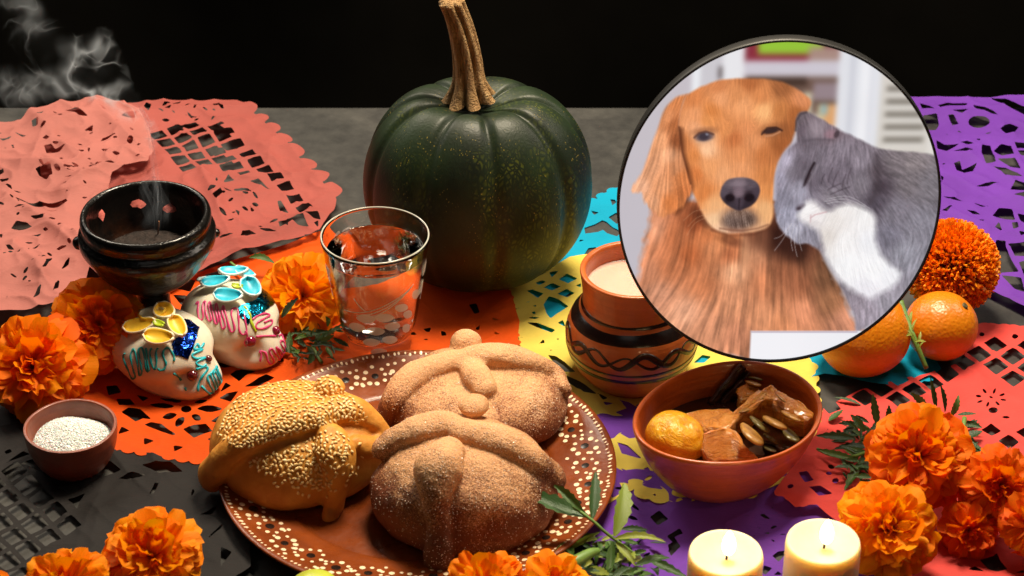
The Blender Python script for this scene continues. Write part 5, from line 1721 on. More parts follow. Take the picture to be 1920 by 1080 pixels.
for (x, y, L_, W_, an, m1, m2, lf) in ((985, 230, 26, 14, -8, M_BPET, M_PBPET, 8), (905, 210, 12, 5, 0, M_PBPET, M_PBPET, 10), (1110, 175, 26, 14, -25, M_BPET, M_PBPET, 12), (1190, 185, 22, 15, 75, M_BPET, M_PBPET, 10), (1235, 280, 24, 18, 80, M_BPET, M_PBPET, 8), (1075, 330, 26, 15, 5, M_BPET, M_PBPET, 9), (1140, 265, 8, 5, 10, M_GREENI, M_GREENI, 12)):
    k2['shell'](160 + x / 4, 480 + y / 4, L_, W_, an, m1, lf, 0.45, m2)

# ------------------------------------------------------------------ oranges
t = NT('orange_peel')
v = t.coords()
f = t.noise(v, 18, 4)
blem = t.ramp(t.noise(v, 45, 5, 0.7, 0.5), [(0.60, (0, 0, 0, 1)), (0.72, (1, 1, 1, 1))])
t.col(t.mix(t.math('MULTIPLY', blem, 0.45), t.ramp(f, [(0.3, srgb(192, 98, 6)), (0.7, srgb(220, 134, 14))]), srgb(150, 72, 10)))
t.set(Roughness=0.36)
t.b.inputs['Subsurface Weight'].default_value = 0.15; t.b.inputs['Subsurface Scale'].default_value = 0.004
t.bump(t.math('ADD', t.voro(v, 420, 'SMOOTH_F1'), t.math('MULTIPLY', f, 1.5)), 0.35, 0.0012)
M_PEEL = t.m
M_NAVEL = plain('orange_stem_end', srgb(70, 60, 26), 0.7)
for lab, px, py, r, nav in (('larger orange half hidden by the round inset picture', 1617, 622, 89, (1700, 590)), ('smaller orange in front of the pompon marigold', 1765, 611, 68.5, (1805, 571))):
    zc_ = 0.04
    for _ in range(3):
        c_ = P(px, py, zc_); sc_ = mpp(c_); zc_ = 0.003 + r * sc_ * 0.93
    root = thing('orange_fruit', lab, 'orange', (c_.x, c_.y, c_.z), 'oranges on the turquoise paper')
    bm = bmesh.new(); bmesh.ops.create_icosphere(bm, subdivisions=5, radius=1)
    D_ = np.array([q.co for q in bm.verts]); Fs = [tuple(x.index for x in f.verts) for f in bm.faces]; bm.free()
    D_ /= np.linalg.norm(D_, axis=1)[:, None]
    nd = (Vector(CAM) * 0 + (Vector((1, 0, 0)) * (nav[0] - px) - UP * (nav[1] - py)) / r - FWD * math.sqrt(max(0.05, 1 - ((nav[0] - px) ** 2 + (nav[1] - py) ** 2) / r ** 2))).normalized()
    rr = 1 + sph_noise(D_, int(px), 2.2) * 0.014 - 0.05 * np.exp(-((1 - D_ @ np.array(nd)) / 0.012))
    V = D_ * rr[:, None] * r * sc_
    V[:, 2] *= 0.95
    mk('peel', V, Fs, M_PEEL, root)
    q = nd.to_track_quat('Z', 'Y').to_matrix()
    V, Fc = lathe([(0.0028, -0.0006), (0.0022, 0.0009), (0.0008, 0.0006), (0.0002, 0.0002)], 9, 0.2, seed=2)
    mk('stem_end', [q @ Vector(p_) + nd * (r * sc_ * 0.945) for p_ in V], Fc, M_NAVEL, root)

# ------------------------------------------------------------------ candles
t = NT('candle_wax')
t.col((0.69, 0.56, 0.36, 1)); t.set(Roughness=0.5)
t.b.inputs['Subsurface Weight'].default_value = 1.0
t.b.inputs['Subsurface Scale'].default_value = 0.02
t.b.inputs['Subsurface Radius'].default_value = (1.0, 0.75, 0.42)
t.bump(t.noise(t.coords((1, 1, 0.3)), 60, 3), 0.08, 0.001)
M_WAX = t.m
t = NT('flame')
em = t.n('ShaderNodeEmission'); em.inputs['Color'].default_value = (1.0, 0.72, 0.32, 1); em.inputs['Strength'].default_value = 9
t.l(em.outputs[0], t.out.inputs['Surface'])
M_FLAME = t.m
M_WICK = plain('burnt_wick', srgb(24, 16, 12), 0.9)
CH = 0.075
for lab, px, py, fx, fy, wx, wy in (('lit cream pillar candle standing between the leaf sprig and another candle', 1361, 1034, 1363, 1003, 1362, 1031), ('lit cream pillar candle touching the orange marigolds', 1544, 1013, 1551, 982, 1546, 1008)):
    c_ = P(px, py, CH); sc_ = mpp(c_)
    r = 71 * sc_
    root = thing('pillar_candle', lab, 'candle', (c_.x, c_.y, 0.002), 'lit pillar candles')
    pr = [(0.0003, 0), (0.97, 0), (1.0, 0.0015), (1.0, 0.03), (1.0, 0.062), (1.0, CH - 0.008), (0.985, CH - 0.0045), (0.955, CH - 0.0026), (0.90, CH - 0.0024), (0.78, CH - 0.0034), (0.62, CH - 0.0048), (0.45, CH - 0.0062), (0.30, CH - 0.0072), (0.14, CH - 0.0078), (0.0003, CH - 0.0078)]
    V, Fc = lathe(smooth_prof([(a * r if a > 0.01 else a, b) for a, b in pr], 4), 72, 0.006, seed=int(px))
    mk('wax', V, Fc, M_WAX, root)
    w0 = Vector((0.0005, -0.001, CH - 0.0085))
    V, Fc = tube([w0, w0 + Vector((0.0003, 0, 0.004)), w0 + Vector((0.0012, 0, 0.0085))], [0.0009, 0.0008, 0.0006], 7)
    wick = mk('wick', V, Fc, M_WICK, root)
    V, Fc = lathe(smooth_prof([(0.0002, 0.0), (0.0026, 0.002), (0.0044, 0.0055), (0.0046, 0.010), (0.0036, 0.0145), (0.0019, 0.0185), (0.0002, 0.021)], 5), 20)
    fl = mk('flame', [(x + w0.x + 0.0012, y + w0.y, z + w0.z + 0.004) for x, y, z in V], Fc, M_FLAME, wick)
    ld = bpy.data.lights.new('candle_light', 'POINT')
    ld.energy = 0.085
    ld.color = (1.0, 0.62, 0.28)
    ld.shadow_soft_size = 0.006
    lo = bpy.data.objects.new('candle_light', ld); C.objects.link(lo)
    lo.parent = root
    lo.location = (0.0015, -0.001, CH + 0.030)
# ------------------------------------------------------------------ marigolds
def petal_mat(name, lo, hi):
    t = NT(name)
    oi = t.n('ShaderNodeObjectInfo')
    v = t.coords((8, 1, 1))
    f = t.noise(v, 4, 3)
    a = t.ramp(oi.outputs['Random'], [(0.0, lo), (1.0, hi)])
    t.col(t.mix(t.math('MULTIPLY', f, 0.5), a, scaled(lo, 0.75)))
    t.set(Roughness=0.6)
    t.b.inputs['Specular IOR Level'].default_value = 0.2
    t.bump(f, 0.25, 0.0012)
    tr = t.n('ShaderNodeBsdfTranslucent')
    t.l(a, tr.inputs['Color'])
    mx = t.n('ShaderNodeMixShader'); mx.inputs[0].default_value = 0.42
    t.l(t.b.outputs[0], mx.inputs[1]); t.l(tr.outputs[0], mx.inputs[2]); t.l(mx.outputs[0], t.out.inputs['Surface'])
    return t.m
M_MARI = petal_mat('marigold_petal', srgb(250, 112, 0), srgb(255, 164, 0))
M_MARI2 = petal_mat('marigold_petal_deep', srgb(236, 90, 0), srgb(254, 136, 0))
M_MARIY = petal_mat('marigold_petal_yellow', srgb(252, 136, 0), srgb(255, 180, 0))
M_CALYX = plain('marigold_calyx', srgb(86, 110, 40), 0.5, 0.25, 120)

def petal_variant(seed, kap, wid):
    rg = random.Random(seed)
    n, m = 6, 4
    V, Fc = [], []
    ph = rg.uniform(0, 6); ph2 = rg.uniform(0, 6)
    for i in range(n + 1):
        u = i / n
        w_ = wid * (0.10 + 0.90 * u ** 0.75) * (1 - 0.28 * max(0, (u - 0.72) / 0.28) ** 2)
        for j in range(m + 1):
            b = -1 + 2 * j / m
            uu = u * (1 - 0.10 * b * b * u) * (1 - 0.06 * (0.5 + 0.5 * math.sin(b * 5 + ph)) * u ** 4)
            y = math.sin(kap * uu) / kap if abs(kap) > 1e-3 else uu
            z = -(1 - math.cos(kap * uu)) / kap if abs(kap) > 1e-3 else 0
            x = b * w_
            z += 0.30 * w_ * b * b * (1 - 0.6 * u) + 0.075 * math.sin(b * 4.2 + ph2) * u * u + 0.03 * math.sin(b * 9 + ph) * u ** 3
            V.append((x, y, z))
    for i in range(n):
        for j in range(m):
            Fc.append((i * (m + 1) + j, i * (m + 1) + j + 1, (i + 1) * (m + 1) + j + 1, (i + 1) * (m + 1) + j))
    me = bpy.data.meshes.new('petal')
    me.from_pydata(V, [], Fc)
    me.polygons.foreach_set('use_smooth', [True] * len(me.polygons))
    return me
def variants(mat):
    out = []
    for k in range(12):
        kap = (0.25, 0.55, 0.85, 1.15, 1.5, -0.35)[k % 6]
        me = petal_variant(100 + k, kap, 0.30 + 0.05 * (k % 3))
        me.materials.append(mat)
        out.append((kap, me))
    return out
PV = {0: variants(M_MARI), 1: variants(M_MARI2), 2: variants(M_MARIY)}
def marigold(label, px, py, z, rpx, axis, n, seed, kind=0, squash=0.85, group='marigold flowers', stem=None, open_=0.0):
    c_ = P(px, py, z); r = rpx * mpp(c_)
    ax = Vector(axis).normalized()
    root = thing('marigold', label, 'marigold', c_, group)
    rg = random.Random(seed)
    e1 = ax.orthogonal().normalized(); e2 = ax.cross(e1)
    core = -ax * r * 0.36
    cmax = math.cos(R(112))
    for k in range(n):
        fr_ = (k + 0.5) / n
        ct = math.cos(R(8)) - fr_ * (math.cos(R(8)) - cmax)
        ct += rg.uniform(-0.05, 0.05)
        th = math.acos(max(-1, min(1, ct)))
        az = k * 2.39996 + rg.uniform(-0.25, 0.25)
        rad_ = e1 * math.cos(az) + e2 * math.sin(az)
        d = (ax * math.cos(th) + rad_ * math.sin(th)).normalized()
        nn = (ax - d * ax.dot(d))
        if nn.length < 0.05: nn = -rad_
        nn.normalize()
        nn = Matrix.Rotation(rg.uniform(-0.55, 0.55), 3, d) @ nn
        sd = d.cross(nn)
        L_ = r * (0.72 + 0.38 * fr_ ** 0.8) * rg.uniform(0.86, 1.1)
        if th < R(35): L_ *= 0.9
        pool = [m for kp, m in PV[kind] if (kp > 0.5 if fr_ > 0.35 else kp < 0.9)]
        me = rg.choice(pool)
        M_ = Matrix((sd, d, nn)).transposed()
        wsc = rg.uniform(0.75, 1.15) * (0.62 + 0.5 * fr_)
        o = bpy.data.objects.new('petal', me)
        C.objects.link(o)
        o.parent = root
        M4 = (M_ @ Matrix.Diagonal((L_ * wsc, L_, L_))).to_4x4()
        M4.translation = core * (1 - 0.5 * fr_) + d * r * 0.06
        o.matrix_local = M4
    V, Fc = lathe(smooth_prof([(0.0004, -0.85), (0.12, -0.82), (0.22, -0.66), (0.25, -0.5), (0.18, -0.42), (0.0004, -0.40)], 4), 16)
    q = ax.to_track_quat('Z', 'Y').to_matrix()
    mk('calyx', [q @ (Vector(p_) * r) for p_ in V], Fc, M_CALYX, root)
    return root

LG = 'marigolds piled at the left'
marigold('big orange marigold behind the salt bowl, cut by the picture edge', 54, 684, 0.048, 110, (-0.15, -0.72, 0.62), 156, 1, 0, group='marigold flowers')
marigold('tall ruffled orange marigold under the incense burner', 184, 606, 0.056, 97, (0.12, -0.72, 0.56), 156, 2, 0)
marigold('yellow-orange marigold between the pink skull and the water glass', 566, 553, 0.036, 88, (0.05, -0.72, 0.62), 124, 3, 2)
marigold('orange marigold below the salt bowl on the black paper', 283, 1035, 0.046, 100, (0.0, -0.55, 0.82), 143, 4, 2)
marigold('orange marigold in the bottom corner, next to another on black paper', 116, 1098, 0.042, 92, (-0.1, -0.55, 0.8), 117, 5, 2)
marigold('marigold petals just showing at the very corner', -40, 1110, 0.035, 62, (0, -0.5, 0.8), 78, 6, 2)
marigold('orange marigold at the plate edge directly below the front loaf', 905, 1090, 0.046, 80, (-0.1, -0.45, 0.85), 104, 7, 2)
marigold('orange marigold at the bottom edge beside the leaf sprig', 1040, 1097, 0.042, 80, (0.1, -0.45, 0.85), 104, 8, 2)
marigold('largest bright orange marigold topping the bunch on coral paper', 1724, 852, 0.066, 106, (-0.08, -0.68, 0.68), 195, 9, 0)
marigold('orange marigold behind the candle in the bunch', 1668, 992, 0.050, 98, (-0.05, -0.70, 0.62), 182, 10, 2)
marigold('deep orange marigold with dark heart at the bunch side, facing away', 1884, 912, 0.052, 80, (0.2, -0.72, 0.55), 130, 11, 1)
marigold('small shaded marigold low in the bunch', 1822, 1000, 0.026, 60, (0.1, -0.85, 0.35), 91, 12, 1)
marigold('marigold cut by the picture edge, beside the deep orange one', 1945, 985, 0.040, 64, (0.3, -0.7, 0.5), 91, 13, 1)

# pompon marigold: thousands of tiny florets, one mass
c_ = P(1784, 500, 0.048); r = 89 * mpp(c_)
root = thing('pompon_marigold', 'round dense orange pompon marigold behind the oranges', 'marigold', c_, 'marigold flowers')
rg = random.Random(40)
lst = []
N = 5200
for k in range(N):
    ct = 1 - 2 * (k + 0.5) / N
    if ct < -0.75: continue
    az = k * 2.39996
    st = math.sqrt(1 - ct * ct)
    d = Vector((st * math.cos(az), st * math.sin(az), ct))
    d = (d + Vector((rg.uniform(-.12, .12), rg.uniform(-.12, .12), rg.uniform(-.12, .12)))).normalized()
    a = d.orthogonal().normalized(); a = Matrix.Rotation(rg.uniform(0, 6.28), 3, d) @ a; b = d.cross(a)
    L_ = r * rg.uniform(0.84, 1.04); wd_ = r * rg.uniform(0.026, 0.044)
    p0 = d * r * 0.62; p1 = d * L_ * 0.92; bend = a * r * rg.uniform(-0.03, 0.05)
    tip = d * L_ + bend
    v_ = [p0 - b * wd_ * 0.5, p0 + b * wd_ * 0.5, p1 - b * wd_ + a * wd_ * 0.4, p1 + b * wd_ + a * wd_ * 0.4, p1 - a * wd_ * 0.5, tip - b * wd_ * 0.9, tip + b * wd_ * 0.9, tip - a * wd_]
    f_ = [(0, 1, 3, 2), (0, 2, 4), (1, 4, 3), (2, 3, 6, 5), (2, 5, 7, 4), (3, 4, 7, 6)]
    lst.append((v_, f_))
V, Fc = merge(lst)
t = NT('pompon_floret')
v = t.coords()
t.col(t.ramp(t.noise(v, 330, 2), [(0.3, srgb(248, 128, 0)), (0.7, srgb(255, 186, 20))]))
t.set(Roughness=0.55)
tr = t.n('ShaderNodeBsdfTranslucent'); tr.inputs['Color'].default_value = srgb(255, 150, 0)
mx = t.n('ShaderNodeMixShader'); mx.inputs[0].default_value = 0.3
t.l(t.b.outputs[0], mx.inputs[1]); t.l(tr.outputs[0], mx.inputs[2]); t.l(mx.outputs[0], t.out.inputs['Surface'])
tag(mk('florets', V, Fc, t.m, root, smooth=False), kind='stuff')
bm = bmesh.new(); bmesh.ops.create_icosphere(bm, subdivisions=3, radius=r * 0.66)
me = bpy.data.meshes.new('flower_core'); bm.to_mesh(me); bm.free(); me.materials.append(plain('pompon_core', srgb(170, 60, 0), 0.8)); link('flower_core', me, root)

# ------------------------------------------------------------------ leaves
def leaf_mat(name, lo, hi):
    t = NT(name)
    oi = t.n('ShaderNodeObjectInfo')
    v = t.coords()
    f = t.noise(v, 5, 4)
    a = t.ramp(oi.outputs['Random'], [(0, lo), (1, hi)])
    t.col(t.mix(t.math('MULTIPLY', f, 0.6), a, scaled(lo, 0.7)))
    t.set(Roughness=0.38)
    t.bump(t.noise(t.coords((1, 9, 1)), 7, 3), 0.3, 0.002)
    tr = t.n('ShaderNodeBsdfTranslucent'); t.l(a, tr.inputs['Color'])
    mx = t.n('ShaderNodeMixShader'); mx.inputs[0].default_value = 0.2
    t.l(t.b.outputs[0], mx.inputs[1]); t.l(tr.outputs[0], mx.inputs[2]); t.l(mx.outputs[0], t.out.inputs['Surface'])
    return t.m
M_LEAF = leaf_mat('marigold_leaf', srgb(50, 84, 34), srgb(98, 138, 60))
M_LEAFD = leaf_mat('marigold_leaf_dark', srgb(34, 62, 30), srgb(62, 100, 48))
M_LEAFY = leaf_mat('marigold_leaf_yellowing', srgb(124, 146, 52), srgb(160, 164, 70))
M_LSTEM = plain('leaf_stalk', srgb(94, 128, 54), 0.45, 0.25, 80)
def leaf_variant(seed, mat):
    rg = random.Random(seed)
    n, m = 12, 4
    V, Fc = [], []
    bend = rg.uniform(-0.12, 0.22); tw = rg.uniform(-0.4, 0.4)
    for i in range(n + 1):
        u = i / n
        w_ = math.sin(math.pi * min(1, u * 0.97 + 0.03)) ** 0.8 * (1 - 0.25 * u)
        ser = 1 + 0.16 * (1 if i % 2 else -1) * (0.3 + u)
        for j in range(m + 1):
            b = -1 + 2 * j / m
            ww = w_ * (ser if abs(b) == 1 else 1)
            x = b * ww
            z = 0.32 * abs(b) * ww * 0.22 + bend * math.sin(u * 2.6) + tw * b * ww * u * 0.25
            V.append((x, u, z))
    for i in range(n):
        for j in range(m):
            Fc.append((i * (m + 1) + j, i * (m + 1) + j + 1, (i + 1) * (m + 1) + j + 1, (i + 1) * (m + 1) + j))
    me = bpy.data.meshes.new('leaf')
    me.from_pydata(V, [], Fc)
    me.polygons.foreach_set('use_smooth', [True] * len(me.polygons))
    me.materials.append(mat)
    return me
LV = {k: [leaf_variant(s_ + 10 * i, m_) for s_ in range(5)] for i, (k, m_) in enumerate((('g', M_LEAF), ('d', M_LEAFD), ('y', M_LEAFY)))}
rgl = random.Random(5)
def leaf(root, A, za, B, zb, wr=0.17, kind='g', roll=None, variant=None):
    a = P(A[0], A[1], za); b = P(B[0], B[1], zb)
    d = b - a; L_ = d.length; d.normalize()
    nn = Vector((0, -0.35, 1)); nn = (nn - d * nn.dot(d)).normalized()
    nn = Matrix.Rotation(rgl.uniform(-0.6, 0.6) if roll is None else roll, 3, d) @ nn
    sd = d.cross(nn)
    o = bpy.data.objects.new('leaf', LV[kind][rgl.randrange(5) if variant is None else variant])
    C.objects.link(o); o.parent = root
    M4 = (Matrix((sd, d, nn)).transposed() @ Matrix.Diagonal((L_ * wr, L_, L_))).to_4x4()
    M4.translation = a - root.location
    o.matrix_local = M4
def stalk(root, pts, r_, mat=None):
    p_ = [P(x, y, z) - root.location for x, y, z in pts]
    sp = smooth_prof([tuple(q) for q in p_], 5)
    V, Fc = tube(sp, r_, 8)
    mk('stem', V, Fc, mat or M_LSTEM, root)
# sprig on the plate edge
b2 = lambda x, y: (960 + x / 4.909, 860 + y / 4.909)
sp1 = thing('leaf_sprig', 'green serrated marigold leaf sprig lying over the plate edge', 'leaf sprig', P(1150, 1010, 0.0), 'marigold leaf sprigs')
stalk(sp1, [b2(560, 440) + (0.046,), b2(740, 570) + (0.040,), b2(840, 660) + (0.035,), b2(940, 740) + (0.03,), b2(1100, 860) + (0.02,), b2(1180, 960) + (0.008,)], 0.0011)
for A, za, B, zb, wr, kd, rl in (((700, 540), .041, (125, 270), .050, .15, 'd', 0.2), ((735, 560), .040, (765, 120), .056, .12, 'd', 0.3), ((660, 500), .043, (385, 255), .052, .12, 'g', -0.2), ((940, 715), .032, (1015, 235), .046, .15, 'y', 0.5), ((940, 740), .030, (1420, 795), .032, .10, 'y', 0), ((960, 770), .028, (1140, 1000), .02, .14, 'y', 0.2),
                                ((930, 760), .03, (880, 1090), .016, .13, 'g', 0.3), ((1130, 985), .022, (1450, 935), .018, .14, 'g', 0), ((1230, 900), .018, (1620, 1090), .012, .12, 'g', 0.2), ((920, 1085), .02, (1110, 1005), .022, .2, 'd', 0), ((520, 835), .012, (815, 675), .022, .09, 'y', 0.4), ((960, 735), .03, (1160, 770), .022, .12, 'g', 0), ((1000, 650), .018, (1250, 660), .012, .14, 'd', 0)):
    leaf(sp1, b2(*A), za, b2(*B), zb, wr, kd, rl)
for k in range(90):
    x, y = rgl.uniform(480, 1300), rgl.uniform(720, 1120)
    an = rgl.uniform(0, 6.28); L_ = rgl.uniform(110, 240)
    z_ = rgl.uniform(0.004, 0.018)
    leaf(sp1, b2(x, y), z_, b2(x + L_ * math.cos(an), y + L_ * math.sin(an) * 0.6), z_ + rgl.uniform(-0.002, 0.008), rgl.uniform(0.12, 0.2), rgl.choice('ggdgy'))
bud = thing('flower_bud', 'pale green marigold bud stalk beside the bottom marigold', 'flower bud', P(1090, 1050, 0.0))
stalk(bud, [b2(500, 1000) + (0.03,), b2(600, 940) + (0.032,), b2(720, 870) + (0.032,), b2(790, 850) + (0.03,)], [0.0055 - 0.0002 * i for i in range(16)])
# greenery of the bunch
b6 = lambda x, y: (1440 + x / 2.7, 680 + y / 2.7)
sp2 = thing('leaf_sprig', 'dark green leaf sprig between the stew bowl and the marigold bunch', 'leaf sprig', P(1600, 850, 0.0), 'marigold leaf sprigs')
for A, B, z0_, z1_, kd, wr in (((555, 320), (530, 158), .03, .05, 'g', .14), ((610, 300), (612, 212), .03, .042, 'g', .2), ((605, 300), (700, 232), .03, .04, 'g', .2), ((440, 385), (240, 372), .022, .024, 'd', .13), ((440, 490), (243, 436), .020, .022, 'g', .10), ((490, 350), (415, 265), .026, .034, 'g', .2), ((510, 430), (330, 445), .016, .016, 'd', .16), ((480, 490), (385, 645), .02, .008, 'g', .13),
                               ((460, 540), (475, 625), .02, .010, 'd', .16), ((308, 295), (380, 236), .008, .012, 'g', .26), ((470, 215), (335, 178), .006, .008, 'd', .12), ((500, 390), (560, 300), .03, .035, 'd', .15), ((420, 520), (360, 480), .015, .015, 'd', .15), ((520, 470), (400, 420), .022, .024, 'g', .11)):
    leaf(sp2, b6(*A), z0_, b6(*B), z1_, wr, kd)
for k in range(60):
    x, y = rgl.uniform(400, 540), rgl.uniform(300, 600)
    an = rgl.uniform(2.0, 5.2); L_ = rgl.uniform(50, 110); z_ = rgl.uniform(0.006, 0.024)
    leaf(sp2, b6(x, y), z_, b6(x + L_ * math.cos(an), y + L_ * math.sin(an) * 0.7), z_ + rgl.uniform(-.003, .006), rgl.uniform(0.11, 0.17), rgl.choice('gddd'))
stalk(sp2, [b6(560, 420) + (0.03,), b6(450, 470) + (0.022,), b6(330, 470) + (0.015,), b6(250, 437) + (0.012,)], 0.0012)
sp3 = thing('leaf_sprig', 'upright green leaves rising behind the largest marigold on coral paper', 'leaf sprig', P(1790, 800, 0.0), 'marigold leaf sprigs')
for A, B, z0_, z1_, kd, wr in (((800, 235), (715, 148), .03, .045, 'g', .17), ((850, 230), (822, 70), .03, .055, 'g', .12), ((895, 250), (868, 108), .03, .05, 'd', .12), ((925, 275), (962, 160), .03, .045, 'g', .15), ((960, 265), (1058, 262), .02, .022, 'd', .15), ((1000, 375), (1086, 345), .012, .014, 'd', .3), ((1020, 395), (1090, 475), .012, .008, 'd', .25), ((1000, 300), (1085, 330), .016, .014, 'd', .2)):
    leaf(sp3, b6(*A), z0_, b6(*B), z1_, wr, kd)
for k in range(12):
    x, y = rgl.uniform(980, 1060), rgl.uniform(290, 440); an = rgl.uniform(-1, 1.4); L_ = rgl.uniform(40, 80)
    leaf(sp3, b6(x, y), .008, b6(x + L_ * math.cos(an), y + L_ * math.sin(an) * 0.7), .010, 0.16, 'd')
stalk(sp3, [b6(995, 280) + (0.022,), b6(990, 340) + (0.02,), b6(1000, 400) + (0.01,)], 0.0018)
# greenery by the glass
b7 = lambda x, y: (470 + x / 4.5, 450 + y / 4.5)
sp4 = thing('leaf_sprig', 'dark green leaf clump beneath the marigold at the glass foot', 'leaf sprig', P(600, 640, 0.0), 'marigold leaf sprigs')
for A, B, z0_, z1_, kd, wr in (((262, 655), (405, 488), .03, .05, 'd', .15), ((330, 955), (325, 770), .012, .024, 'g', .18), ((560, 850), (785, 695), .014, .022, 'g', .12), ((510, 905), (705, 800), .012, .018, 'g', .13), ((650, 730), (625, 640), .026, .036, 'g', .28), ((700, 830), (850, 905), .014, .01, 'd', .13), ((640, 800), (800, 770), .016, .02, 'g', .11)):
    leaf(sp4, b7(*A), z0_, b7(*B), z1_, wr, kd)
for k in range(60):
    x, y = rgl.uniform(340, 720), rgl.uniform(740, 1000); an = rgl.uniform(0, 6.28); L_ = rgl.uniform(70, 150); z_ = rgl.uniform(0.007, 0.018)
    leaf(sp4, b7(x, y), z_, b7(x + L_ * math.cos(an), y + L_ * math.sin(an) * 0.6), z_ + rgl.uniform(-.002, .005), rgl.uniform(0.1, 0.16), rgl.choice('gddd'))
stalk(sp4, [b7(530, 900) + (0.014,), b7(560, 970) + (0.012,), b7(600, 1035) + (0.012,)], 0.0014)
sp5 = thing('leaf_sprig', 'single green leaf and stalk behind the turquoise skull petals', 'leaf sprig', P(470, 500, 0.0), 'marigold leaf sprigs')
leaf(sp5, b7(200, 195), 0.02, b7(-10, 165), 0.02, 0.14, 'g', 0.1)
stalk(sp5, [(432, 492, 0.014), (448, 505, 0.014), (462, 520, 0.014)], 0.0012)
# cut stalk leaning on the oranges
stk = thing('green_stalk', 'green cut stalk with side shoots leaning between the oranges', 'stalk', P(1737, 690, 0.0))
stalk(stk, [(1688, 566, 0.058), (1700, 600, 0.050), (1716, 640, 0.040), (1737, 691, 0.022)], [0.0028 - 0.00006 * i for i in range(16)])
for (ax_, ay_, bx_, by_) in ((1708, 612, 1712, 585), (1710, 622, 1722, 598), (1716, 640, 1700, 620), (1716, 640, 1738, 642), (1720, 646, 1726, 622), (1712, 630, 1698, 632), (1722, 655, 1735, 640)):
    leaf(stk, (ax_, ay_), 0.046, (bx_, by_), 0.052, 0.12, 'y')
# lime at the bottom edge
c_ = P(592, 1119, 0.022)
lime = thing('lime', 'pale green lime peeping over the bottom edge below the plate', 'lime', c_)
V, Fc = lathe(smooth_prof([(0.0002, -0.021), (0.012, -0.017), (0.019, 0), (0.012, 0.017), (0.004, 0.0205), (0.0002, 0.0215)], 6), 32)
lime.rotation_euler = (1.3, 0.2, 0.6)
mk('peel', V, Fc, plain('lime_peel', srgb(176, 186, 60), 0.35, 0.15, 60, 0.3, 500), lime)
V, Fc = lathe([(0.003, 0.0205), (0.002, 0.0222), (0.0002, 0.022)], 8)
mk('stem_end', V, Fc, M_NAVEL, lime)
